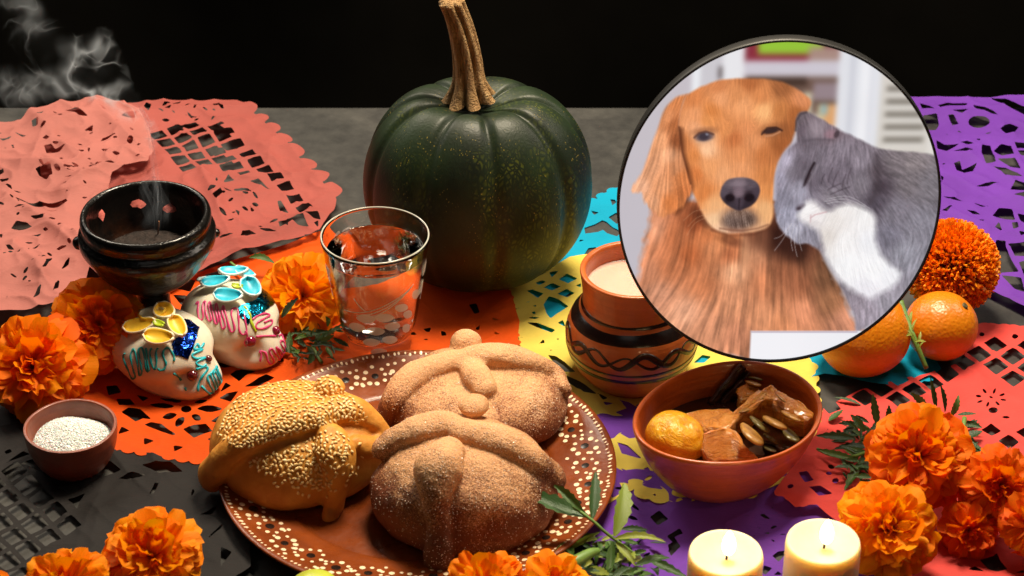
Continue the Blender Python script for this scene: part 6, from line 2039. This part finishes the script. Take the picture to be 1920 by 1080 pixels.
# ------------------------------------------------------------------ round dog-and-cat inset, built as a panel on an added stand behind the bowl
def paint_picture(N):
    """colours of the print on an N x N grid; coordinates run 0..1063 across and 0..1080 down"""
    g = (np.arange(N) + 0.5) / N
    # square that encloses the round picture: centre (532, 540), radius 522
    X, Y = np.meshgrid(532 - 522 + 1044 * g, 540 - 522 + 1044 * g, indexing='ij')
    vn = VN(5)
    rs = np.random.RandomState(2)
    img = np.zeros((N, N, 3))
    px = 1044.0 / N
    def rgb(c): return np.array(c, float) / 255.0
    def ss(d, soft): return np.clip(0.5 - d / soft, 0, 1) ** 1.0
    def lay(m, c):
        nonlocal img
        m = m[..., None]
        img = img * (1 - m) + c * m
    def rect(x0, y0, x1, y1, c, soft=8):
        m = np.clip((X - x0) / soft + .5, 0, 1) * np.clip((x1 - X) / soft + .5, 0, 1) * np.clip((Y - y0) / soft + .5, 0, 1) * np.clip((y1 - Y) / soft + .5, 0, 1)
        lay(m, rgb(c))
    def field(ctrl, p=3.0, s0=25.0):
        W = 0; A = 0
        for (x, y, c) in ctrl:
            w_ = 1.0 / ((X - x) ** 2 + (Y - y) ** 2 + s0 * s0) ** (p / 2)
            W = W + w_; A = A + w_[..., None] * rgb(c)
        return A / W[..., None]
    def dirf(ctrl):
        W = 0; cx = 0; cy = 0
        for (x, y, a) in ctrl:
            w_ = 1.0 / ((X - x) ** 2 + (Y - y) ** 2 + 900.0) ** 1.5
            W = W + w_; cx = cx + w_ * math.cos(R(a)); cy = cy + w_ * math.sin(R(a))
        n = np.hypot(cx, cy) + 1e-9
        return cx / n, cy / n
    def lic(dx, dy, L, seed, cell=1):
        r_ = np.random.RandomState(seed)
        nz = r_.rand(N, N)
        if cell > 1:
            q = r_.rand(N // cell + 3, N // cell + 3)
            ii = np.arange(N) // cell
            nz = q[np.ix_(ii, ii)]
        I, J = np.meshgrid(np.arange(N, dtype=float), np.arange(N, dtype=float), indexing='ij')
        acc = nz.copy(); tot = 1
        for sg in (1, -1):
            a, b = I.copy(), J.copy()
            for k in range(L):
                ia = np.clip(a.round().astype(int), 0, N - 1); ib = np.clip(b.round().astype(int), 0, N - 1)
                a = a + sg * dx[ia, ib]; b = b + sg * dy[ia, ib]
                ia = np.clip(a.round().astype(int), 0, N - 1); ib = np.clip(b.round().astype(int), 0, N - 1)
                acc += nz[ia, ib]; tot += 1
        f = acc / tot
        return (f - f.mean()) / (f.std() + 1e-9)
    def sdf(pts):
        return poly_sdf(X, Y, smooth_prof(pts + [pts[0]], 4)[:-1])
    def line(pts, width, c, op=1.0, soft=2.0):
        d = np.full(X.shape, 1e9)
        for a, b in zip(pts[:-1], pts[1:]):
            ex, ey = b[0] - a[0], b[1] - a[1]
            tt = np.clip(((X - a[0]) * ex + (Y - a[1]) * ey) / (ex * ex + ey * ey), 0, 1)
            d = np.minimum(d, np.hypot(X - a[0] - ex * tt, Y - a[1] - ey * tt))
        lay(op * np.clip((width - d) / soft + 0.5, 0, 1), rgb(c))
    def blob(x, y, rx, ry, c, op=1.0, soft=0.5, ang=0):
        ca, sa = math.cos(R(ang)), math.sin(R(ang))
        u = ((X - x) * ca + (Y - y) * sa) / rx; v_ = (-(X - x) * sa + (Y - y) * ca) / ry
        d = np.hypot(u, v_)
        lay(op * np.clip((1 - d) / soft + 0.5, 0, 1), rgb(c))
    def dog(c): return np.clip((c * 0.92 + 0.08 * c.mean(2, keepdims=True)) * 1.18, 0, 1)
    # background room
    img[:] = rgb((199, 192, 199))
    lay(np.clip((Y - 300) / 500, 0, 1) * 0.5, rgb((190, 186, 196)))
    rect(235, 0, 262, 200, (236, 238, 242), 6); rect(262, 0, 330, 200, (205, 202, 208), 6)
    rect(330, 0, 402, 200, (233, 232, 236), 8); rect(318, 100, 330, 140, (90, 80, 80), 6)
    rect(400, 0, 700, 90, (120, 60, 66), 14); rect(405, 30, 640, 100, (138, 48, 62), 14); rect(440, 0, 645, 62, (150, 196, 60), 12); rect(600, 40, 700, 110, (170, 140, 130), 20)
    rect(400, 82, 702, 134, (206, 200, 210), 12); rect(400, 132, 702, 250, (112, 88, 78), 16); rect(410, 134, 600, 160, (70, 52, 44), 10)
    rect(590, 180, 620, 290, (206, 196, 170), 10); rect(622, 150, 700, 215, (150, 132, 138), 12); rect(622, 205, 702, 218, (104, 84, 72), 8); rect(640, 218, 662, 290, (206, 190, 150), 8); rect(662, 218, 700, 290, (222, 164, 110), 8); rect(650, 218, 672, 250, (150, 176, 176), 8)
    rect(698, 0, 860, 420, (226, 227, 233), 8); rect(735, 0, 752, 420, (206, 207, 216), 10); rect(800, 0, 806, 420, (214, 214, 222), 6); rect(770, 0, 800, 420, (240, 240, 244), 8)
    rect(835, 0, 1100, 420, (214, 208, 200), 10); rect(1000, 200, 1100, 420, (226, 222, 216), 16)
    for k in range(5):
        y0 = 170 + 40 * k
        rect(856, y0 - 9, 985, y0 + 9, (120, 113, 104), 9); rect(856, y0 + 10, 985, y0 + 20, (232, 228, 222), 9)
    def blur(a, sg):
        k = int(sg * 3); wts = np.exp(-0.5 * (np.arange(-k, k + 1) / sg) ** 2); wts /= wts.sum()
        for ax in (0, 1):
            pad = [(0, 0)] * 3; pad[ax] = (k, k)
            q = np.pad(a, pad, mode='edge'); o_ = 0
            for i_, w_ in enumerate(wts):
                sl = [slice(None)] * 3; sl[ax] = slice(i_, i_ + N)
                o_ = o_ + w_ * q[tuple(sl)]
            a = o_
        return a
    img = blur(img, 3.2)
    soft = 1 + 0.02 * (vn.fbm(X, Y, 0.01, 3) - 0.5)
    img *= soft[..., None]
    # dog: chest and body
    chest = [(118, 545), (105, 640), (90, 730), (74, 800), (100, 850), (190, 945), (300, 1015), (470, 1070), (640, 1075), (860, 990), (815, 930), (760, 830), (700, 720), (650, 650), (560, 600), (520, 520), (300, 520)]
    f = vn.fbm(X, Y, 0.03, 3) - 0.5
    dC = sdf(chest) + 34 * f
    col = field([(130, 620, (196, 130, 96)), (110, 760, (176, 112, 80)), (200, 640, (170, 96, 58)), (190, 740, (178, 104, 66)), (150, 840, (186, 126, 96)), (250, 700, (160, 84, 46)), (260, 600, (120, 58, 32)), (330, 680, (190, 118, 76)), (300, 800, (176, 104, 66)), (240, 900, (198, 140, 108)), (320, 960, (190, 126, 92)), (380, 700, (150, 84, 52)), (400, 760, (204, 146, 108)), (400, 860, (188, 124, 88)), (420, 980, (184, 118, 86)), (460, 700, (168, 112, 80)), (480, 640, (110, 60, 38)), (540, 640, (60, 30, 22)), (600, 690, (58, 32, 24)), (560, 760, (132, 78, 52)), (500, 800, (164, 100, 66)), (620, 800, (142, 84, 56)), (640, 900, (176, 112, 80)), (700, 780, (104, 68, 46)), (720, 860, (140, 92, 62)), (780, 930, (176, 116, 88)), (500, 920, (190, 124, 86)), (560, 940, (180, 114, 76)), (360, 640, (196, 120, 70)), (300, 640, (176, 100, 58))], 3.2, 18)
    dx, dy = dirf([(110, 600, 105), (100, 750, 100), (160, 720, 115), (200, 850, 125), (250, 700, 95), (300, 900, 115), (400, 700, 92), (400, 900, 95), (500, 800, 88), (600, 800, 82), (700, 800, 68), (760, 900, 60), (560, 650, 90), (450, 1000, 92)])
    fur = lic(dx, dy, 18, 11, 3) * 0.55 + lic(dx, dy, 8, 12, 1) * 0.25 + lic(dx, dy, 30, 13, 8) * 1.0
    lay(ss(dC, 22), dog(col) * (1 + 0.085 * fur[..., None]))
    blob(432, 690, 16, 60, (206, 150, 112), 0.5, 0.9, -6); blob(300, 585, 60, 22, (88, 44, 28), 0.75, 0.9, 30)
    blob(560, 650, 70, 60, (46, 24, 20), 0.7, 1.0); blob(380, 655, 40, 18, (90, 48, 34), 0.6, 0.9, 20); blob(470, 650, 40, 40, (128, 84, 64), 0.5, 0.9)
    # head
    head = [(216, 190), (290, 152), (370, 138), (460, 138), (540, 155), (595, 185), (618, 212), (604, 245), (580, 260), (574, 300), (562, 340), (536, 380), (518, 430), (514, 520), (516, 580), (498, 615), (455, 628), (370, 634), (325, 618), (300, 590), (272, 540), (245, 485), (222, 420), (204, 345), (198, 260)]
    dH = sdf(head) + 5 * f
    col = field([(240, 200, (190, 112, 62)), (320, 160, (186, 112, 66)), (420, 150, (160, 90, 48)), (520, 165, (140, 82, 46)), (590, 200, (196, 122, 78)), (570, 250, (150, 84, 42)), (330, 200, (206, 136, 88)), (400, 220, (214, 142, 90)), (380, 190, (196, 124, 74)), (460, 190, (190, 116, 66)), (470, 240, (222, 158, 100)), (520, 240, (176, 106, 56)), (250, 250, (204, 132, 84)), (250, 290, (204, 138, 94)), (290, 265, (204, 128, 70)), (300, 240, (190, 112, 56)), (350, 300, (200, 124, 70)), (420, 300, (196, 122, 74)), (378, 325, (172, 96, 52)), (440, 330, (198, 126, 78)), (225, 340, (188, 112, 62)), (250, 380, (196, 116, 60)), (290, 360, (220, 166, 124)), (300, 420, (206, 136, 84)), (260, 440, (186, 104, 52)), (290, 500, (190, 110, 56)), (320, 540, (214, 142, 84)), (400, 380, (198, 124, 74)), (400, 420, (202, 132, 84)), (480, 380, (176, 102, 54)), (500, 440, (184, 110, 58)), (350, 440, (206, 140, 92)), (330, 590, (226, 178, 136)), (345, 615, (206, 164, 132)), (400, 618, (166, 120, 96)), (460, 612, (196, 146, 108)), (490, 560, (216, 156, 102)), (500, 500, (196, 122, 66)), (545, 300, (140, 78, 40)), (530, 350, (146, 80, 40))], 3.4, 10)
    dx, dy = dirf([(400, 160, 90), (300, 180, 130), (520, 180, 50), (250, 280, 100), (300, 240, 60), (400, 260, 270), (480, 240, 110), (380, 400, 90), (280, 420, 80), (300, 540, 90), (500, 480, 92), (400, 600, 92), (550, 280, 80)])
    fur = lic(dx, dy, 7, 21, 1)
    lay(ss(dH, 9), dog(col) * (1 + 0.04 * fur[..., None]))
    # near ear
    ear = [(222, 186), (186, 196), (152, 232), (132, 290), (112, 350), (88, 420), (52, 492), (84, 500), (104, 545), (140, 575), (176, 574), (212, 548), (238, 508), (243, 478), (228, 420), (210, 350), (200, 280), (208, 220)]
    dE = sdf(ear) + (26 * np.clip((Y - 380) / 150, 0.1, 1)) * (vn.fbm(X * 2.2, Y * 0.5, 0.03, 3) - 0.5)
    col = field([(190, 210, (188, 112, 64)), (160, 260, (196, 124, 78)), (140, 330, (204, 138, 94)), (185, 280, (150, 84, 46)), (195, 330, (132, 70, 38)), (165, 380, (206, 144, 104)), (120, 420, (204, 140, 100)), (80, 480, (206, 150, 116)), (190, 420, (190, 122, 80)), (215, 450, (184, 106, 58)), (150, 480, (196, 130, 88)), (180, 530, (184, 104, 54)), (220, 500, (176, 98, 52)), (120, 530, (196, 136, 98))], 3.2, 12)
    dx, dy = dirf([(190, 220, 110), (150, 300, 105), (100, 430, 112), (80, 480, 118), (180, 400, 88), (220, 470, 75), (150, 540, 95)])
    fur = lic(dx, dy, 22, 31, 2)
    line([(205, 300), (214, 370), (232, 430), (245, 480), (232, 530), (200, 562)], 9, (92, 48, 28), 0.75, 16)
    lay(ss(dE, 10), dog(col) * (1 + 0.085 * fur[..., None]))
    line([(200, 290), (212, 365), (230, 425), (243, 470)], 3, (80, 40, 24), 0.65, 6)
    # eyes
    blob(282, 320, 40, 26, (224, 176, 140), 0.55, 0.9); blob(282, 302, 40, 12, (150, 92, 58), 0.6, 0.9, -6); blob(282, 320, 30, 15, (104, 88, 92), 0.9, 0.5, -6); blob(280, 319, 17, 12, (56, 48, 58), 0.85, 0.7); blob(290, 312, 5, 4, (150, 152, 168), 0.7, 0.9); line([(250, 322), (264, 308), (286, 303), (310, 312)], 3.0, (78, 48, 42), 0.75, 6); line([(258, 336), (282, 340), (306, 330)], 2.5, (214, 168, 136), 0.6, 6)
    blob(500, 300, 42, 20, (150, 92, 56), 0.6, 0.9, -8); blob(494, 301, 27, 9, (50, 36, 38), 0.9, 0.6, -10); line([(466, 312), (482, 292), (510, 290), (530, 300)], 3, (60, 36, 32), 0.85, 4); line([(478, 318), (500, 316), (524, 304)], 2.5, (206, 148, 112), 0.7, 4)
    # muzzle shading, nose, mouth
    blob(330, 560, 34, 50, (232, 186, 140), 0.5, 1.0); blob(486, 560, 26, 44, (222, 170, 118), 0.45, 1.0)
    blob(408, 582, 56, 36, (108, 78, 68), 0.75, 0.8); blob(380, 596, 30, 20, (84, 62, 58), 0.5, 0.9); blob(432, 590, 30, 20, (84, 62, 56), 0.5, 0.9)
    wl = lic(*dirf([(400, 580, 80)]), 5, 41, 1)
    lay(0.35 * ss(np.hypot((X - 408) / 58, (Y - 585) / 36) * 40 - 36, 14), np.clip(0.46 + 0.2 * wl, 0.15, 0.95)[..., None] * np.array([1, .93, .88]))
    line([(345, 616), (380, 622), (420, 624), (470, 616), (502, 604)], 3, (120, 76, 58), 0.6, 6); line([(320, 622), (380, 640), (460, 636), (508, 612)], 4, (96, 52, 36), 0.5, 10)
    nose = [(345, 480), (362, 458), (395, 450), (430, 452), (458, 466), (470, 492), (462, 522), (444, 542), (420, 553), (404, 558), (382, 550), (356, 532), (341, 508)]
    dN = sdf(nose)
    col = field([(370, 470, (104, 90, 98)), (400, 462, (122, 106, 114)), (440, 470, (92, 80, 88)), (400, 500, (128, 108, 118)), (358, 500, (88, 76, 86)), (372, 515, (38, 28, 34)), (436, 515, (36, 26, 32)), (462, 500, (74, 62, 72)), (405, 530, (72, 60, 70)), (380, 545, (62, 52, 60)), (430, 545, (52, 42, 50))], 4, 8)
    lay(ss(dN, 6), col * (1 + 0.03 * lic(*dirf([(400, 500, 0)]), 2, 42, 1)[..., None]))
    blob(373, 516, 15, 11, (30, 21, 27), 0.95, 0.5, 15); blob(437, 516, 15, 11, (28, 20, 26), 0.95, 0.5, -15); line([(404, 520), (404, 552)], 2.5, (44, 34, 40), 0.8, 4); blob(398, 470, 26, 9, (150, 132, 142), 0.5, 1.0)
    # cat
    cat = [(573, 262), (584, 244), (606, 242), (642, 258), (690, 284), (730, 304), (784, 330), (836, 352), (910, 366), (1020, 376), (1075, 400), (1075, 640), (1050, 700), (1000, 790), (935, 880), (826, 965), (806, 910), (760, 820), (700, 730), (676, 690), (640, 668), (600, 668), (560, 636), (528, 590), (520, 530), (516, 450), (526, 398), (552, 358), (578, 335), (576, 298)]
    dK = sdf(cat) + 10 * f
    col = field([(590, 260, (104, 92, 98)), (585, 300, (96, 84, 92)), (640, 290, (140, 126, 134)), (690, 310, (122, 104, 112)), (620, 330, (100, 90, 98)), (545, 400, (168, 160, 176)), (530, 450, (150, 144, 160)), (570, 430, (122, 114, 124)), (600, 400, (112, 102, 112)), (660, 380, (122, 112, 122)), (720, 360, (126, 116, 126)), (740, 420, (112, 102, 112)), (700, 460, (106, 96, 106)), (790, 400, (134, 124, 134)), (800, 470, (122, 114, 122)), (640, 470, (104, 94, 104)), (600, 490, (150, 146, 160)), (540, 520, (128, 124, 138)), (560, 570, (150, 148, 164)), (590, 620, (164, 162, 176)), (630, 640, (134, 130, 142)), (700, 510, (126, 118, 126)), (850, 430, (84, 74, 80)), (860, 480, (70, 60, 68)), (850, 530, (84, 76, 86)), (900, 400, (122, 112, 116)), (960, 400, (132, 122, 124)), (950, 470, (112, 104, 108)), (1020, 480, (118, 112, 118)), (920, 560, (124, 118, 128)), (1000, 600, (130, 126, 136)), (900, 640, (116, 112, 124)), (960, 700, (140, 138, 148)), (760, 820, (124, 116, 124)), (820, 880, (140, 130, 140)), (860, 890, (162, 152, 164)), (900, 860, (156, 150, 160)), (700, 710, (120, 112, 120))], 3.2, 14)
    dx, dy = dirf([(600, 300, 70), (660, 400, 110), (720, 420, 100), (800, 420, 80), (560, 450, 110), (540, 560, 100), (600, 620, 80), (700, 500, 20), (900, 420, 20), (960, 480, 30), (950, 600, 50), (900, 680, 70), (800, 850, 80), (980, 700, 110)])
    fur = lic(dx, dy, 5, 51, 1) * 0.5 + lic(dx, dy, 6, 52, 3) * 0.7
    lay(ss(dK, 9), col * 1.06 * (1 + 0.085 * fur[..., None]))
    line([(574, 300), (574, 270), (586, 248), (604, 243)], 3.5, (70, 60, 66), 0.7, 5); blob(640, 300, 26, 30, (156, 142, 150), 0.5, 0.9, 20); blob(688, 312, 20, 14, (168, 128, 140), 0.55, 0.8); blob(706, 312, 8, 12, (66, 54, 60), 0.8, 0.6, 20); line([(600, 334), (640, 328), (690, 330)], 4, (86, 76, 84), 0.5, 8)
    line([(574, 335), (548, 362), (528, 400), (519, 450), (522, 520)], 5, (182, 176, 192), 0.6, 12)
    blob(612, 436, 34, 44, (88, 78, 86), 0.45, 1.0, 20); line([(640, 404), (630, 424), (622, 446), (612, 474)], 4.2, (40, 30, 35), 0.92, 5); line([(652, 410), (640, 436), (628, 462)], 3, (150, 140, 148), 0.45, 6); line([(630, 440), (620, 466), (606, 482)], 3, (64, 52, 58), 0.6, 5); line([(596, 474), (606, 452), (612, 430)], 3, (150, 142, 152), 0.4, 7)
    for (a, b) in (((700, 420), (690, 465)), ((720, 430), (704, 480)), ((745, 440), (736, 490)), ((676, 440), (668, 470)), ((760, 420), (752, 470)), ((700, 505), (760, 480)), ((690, 490), (730, 470))):
        line([a, ((a[0] + b[0]) / 2 - 3, (a[1] + b[1]) / 2), b], 2, (66, 56, 64), 0.55, 4)
    line([(838, 380), (850, 440), (848, 500), (830, 530)], 8, (72, 62, 68), 0.55, 18)
    # white muzzle and chest
    chestw = [(596, 574), (620, 532), (648, 528), (672, 548), (705, 556), (745, 536), (790, 540), (838, 562), (852, 590), (856, 640), (872, 690), (905, 730), (948, 766), (930, 808), (880, 838), (850, 850), (800, 826), (748, 786), (706, 728), (690, 690), (680, 650), (660, 618), (622, 600)]
    dW = sdf(chestw) + 9 * (vn.fbm(X, Y, 0.06, 3) - 0.5)
    col = field([(620, 560, (246, 242, 242)), (650, 580, (242, 236, 236)), (720, 590, (236, 230, 226)), (700, 640, (226, 218, 212)), (760, 560, (240, 236, 234)), (820, 580, (242, 240, 240)), (760, 660, (246, 244, 244)), (840, 660, (240, 240, 244)), (780, 740, (248, 248, 250)), (860, 760, (250, 250, 252)), (920, 780, (240, 240, 244)), (840, 820, (236, 234, 240))], 3, 14)
    fur = lic(*dirf([(620, 560, 160), (720, 600, 110), (800, 700, 70), (880, 780, 60), (760, 780, 80)]), 9, 61, 1)
    lay(ss(dW, 24), np.clip(col * (1 + 0.025 * fur[..., None]), 0, 1))
    line([(640, 582), (652, 572), (690, 562)], 2, (206, 168, 172), 0.8, 4); line([(640, 572), (640, 596)], 1.8, (200, 166, 170), 0.7, 4); blob(604, 546, 15, 9, (96, 84, 94), 0.75, 0.9, -30); blob(600, 550, 7, 5, (62, 50, 58), 0.8, 0.9, -30); line([(600, 532), (606, 500), (598, 470)], 9, (172, 168, 184), 0.55, 18); blob(655, 600, 22, 10, (206, 196, 196), 0.4, 1.0, 15); blob(628, 556, 16, 12, (250, 248, 248), 0.6, 1.0)
    for (a, b, c_) in (((690, 520), (760, 512), (830, 550)), ((680, 528), (750, 520), (815, 545)), ((590, 600), (580, 650), (588, 690)), ((600, 605), (592, 660), (604, 710)), ((610, 608), (606, 650), (618, 690)), ((580, 600), (555, 650), (528, 690)), ((575, 605), (548, 640), (525, 650)), ((690, 535), (740, 530), (790, 560))):
        line(smooth_prof([a, b, c_], 5), 0.9, (222, 218, 222), 0.6, 1.8)
    for (a, b, c_) in (((300, 555), (260, 560), (225, 590)), ((305, 570), (270, 580), (240, 610)), ((300, 580), (262, 600), (238, 640))):
        line(smooth_prof([a, b, c_], 5), 0.9, (214, 168, 130), 0.45, 1.8)
    # white box at the bottom
    m = np.clip((X - 465) / 4 + .5, 0, 1) * np.clip((Y - 962) / 4 + .5, 0, 1)
    lay(m, rgb((243, 243, 248)) * (1 - 0.03 * np.clip((X - 600) / 300, 0, 1))[..., None])
    line([(465, 966), (820, 966)], 2.5, (176, 160, 178), 0.8, 4); line([(465, 962), (465, 1070)], 2, (206, 190, 190), 0.7, 4)
    img = np.clip(blur(img, 0.45), 0, 1)
    return np.where(img <= 0.04045, img / 12.92, ((img + 0.055) / 1.055) ** 2.4)

# the inset panel is placed just behind the bowl and in front of the clay pot, leaning back a little
LEAN = R(5)
y_front = jc.y - 124 * mpp(jc) - 0.006
p_in = PY(1460, 520, y_front)
nrm = Vector((0, -math.cos(LEAN), math.sin(LEAN)))
axx = Vector((1, 0, 0)); axy = Vector((0, math.sin(LEAN), math.cos(LEAN)))
def on_plane(px, py):
    d = ray(px, py)
    t_ = (p_in - CAM).dot(nrm) / d.dot(nrm)
    return CAM + d * t_
pts = [on_plane(1460 + 300 * math.cos(a), 375 + 300 * math.sin(a)) for a in np.linspace(0, 2 * math.pi, 181)[:-1]]
us = [(q - p_in).dot(axx) for q in pts]; vs = [(q - p_in).dot(axy) for q in pts]
uc, vc = (max(us) + min(us)) / 2, (max(vs) + min(vs)) / 2
ru, rv = (max(us) - min(us)) / 2, (max(vs) - min(vs)) / 2
cen = p_in + axx * uc + axy * vc
pic = thing('round_inset_picture', 'round inset picture of a golden dog and a grey cat, with added glow', 'picture', (cen.x, cen.y + 0.03, 0.0))
T_ = Vector(pic.location)
def pl(u, v_, w_=0.0):
    return cen + axx * u + axy * v_ + nrm * w_ - T_
# print
NP = 440
img = paint_picture(NP)
idv = -np.ones((NP + 1, NP + 1), int)
V, cols, Fc = [], [], []
kk = 1.010
for i in range(NP + 1):
    for j in range(NP + 1):
        a = -1 + 2 * i / NP; b = -1 + 2 * j / NP
        if a * a + b * b <= kk:
            idv[i, j] = len(V)
            V.append(pl(a * ru * 1.0, -b * rv * 1.0, 0.0))
            cols.append(img[min(i, NP - 1), min(j, NP - 1)])
for i in range(NP):
    for j in range(NP):
        q = (idv[i, j], idv[i, j + 1], idv[i + 1, j + 1], idv[i + 1, j])
        if min(q) >= 0: Fc.append(tuple(int(x) for x in q))
t = NT('self_lit_print')
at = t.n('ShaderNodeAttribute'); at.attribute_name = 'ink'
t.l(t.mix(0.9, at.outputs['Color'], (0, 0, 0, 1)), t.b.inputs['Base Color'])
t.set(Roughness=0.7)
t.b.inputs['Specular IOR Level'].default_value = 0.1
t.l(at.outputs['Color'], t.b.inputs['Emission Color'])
t.b.inputs['Emission Strength'].default_value = 0.98  # emission added so the inset stays evenly bright; nothing lights it from behind
o = mk('inset_print', V, Fc, t.m, pic)
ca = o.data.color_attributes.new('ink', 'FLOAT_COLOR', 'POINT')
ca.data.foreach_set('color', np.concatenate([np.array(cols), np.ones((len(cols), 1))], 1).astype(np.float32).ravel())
M_RIM = plain('black_rim', srgb(12, 12, 12), 0.5)
# rim and back board of the inset panel
prf = [(0.992, 0.0008), (0.994, 0.0022), (1.0, 0.0028), (1.008, 0.0022), (1.0095, 0.0), (1.0095, -0.007), (1.004, -0.0085), (0.9, -0.009), (0.4, -0.009), (0.001, -0.009)]
V, Fc = [], []
n = 160
for (q, w_) in prf:
    for k in range(n):
        a = 2 * math.pi * k / n
        V.append(pl(ru * q * math.cos(a), rv * q * math.sin(a), w_))
for i in range(len(prf) - 1):
    for k in range(n):
        Fc.append((i * n + k, i * n + (k + 1) % n, (i + 1) * n + (k + 1) % n, (i + 1) * n + k))
mk('inset_rim', V, Fc, M_RIM, pic)
# added post and foot, hidden behind the bowl, to hold up the inset
top = pl(-0.012, -rv * 0.9, -0.012); foot = Vector((top.x, top.y, 0.006))
V, Fc = tube([top, (top + foot) / 2, foot], 0.0045, 14)
mk('added_post', V, Fc, M_RIM, pic)
V, Fc = lathe([(0.0003, 0.0035), (0.018, 0.0035), (0.0195, 0.0045), (0.0195, 0.0065), (0.017, 0.008), (0.006, 0.009), (0.0003, 0.009)], 36)
mk('added_foot', [(x + foot.x, y + foot.y, z) for x, y, z in V], Fc, M_RIM, pic)
print('PICTURE plane y', y_front, 'bowl back y', wc.y + 0.0724, 'bottom z', (cen - axy * rv).z, 'size', ru * 2, rv * 2)
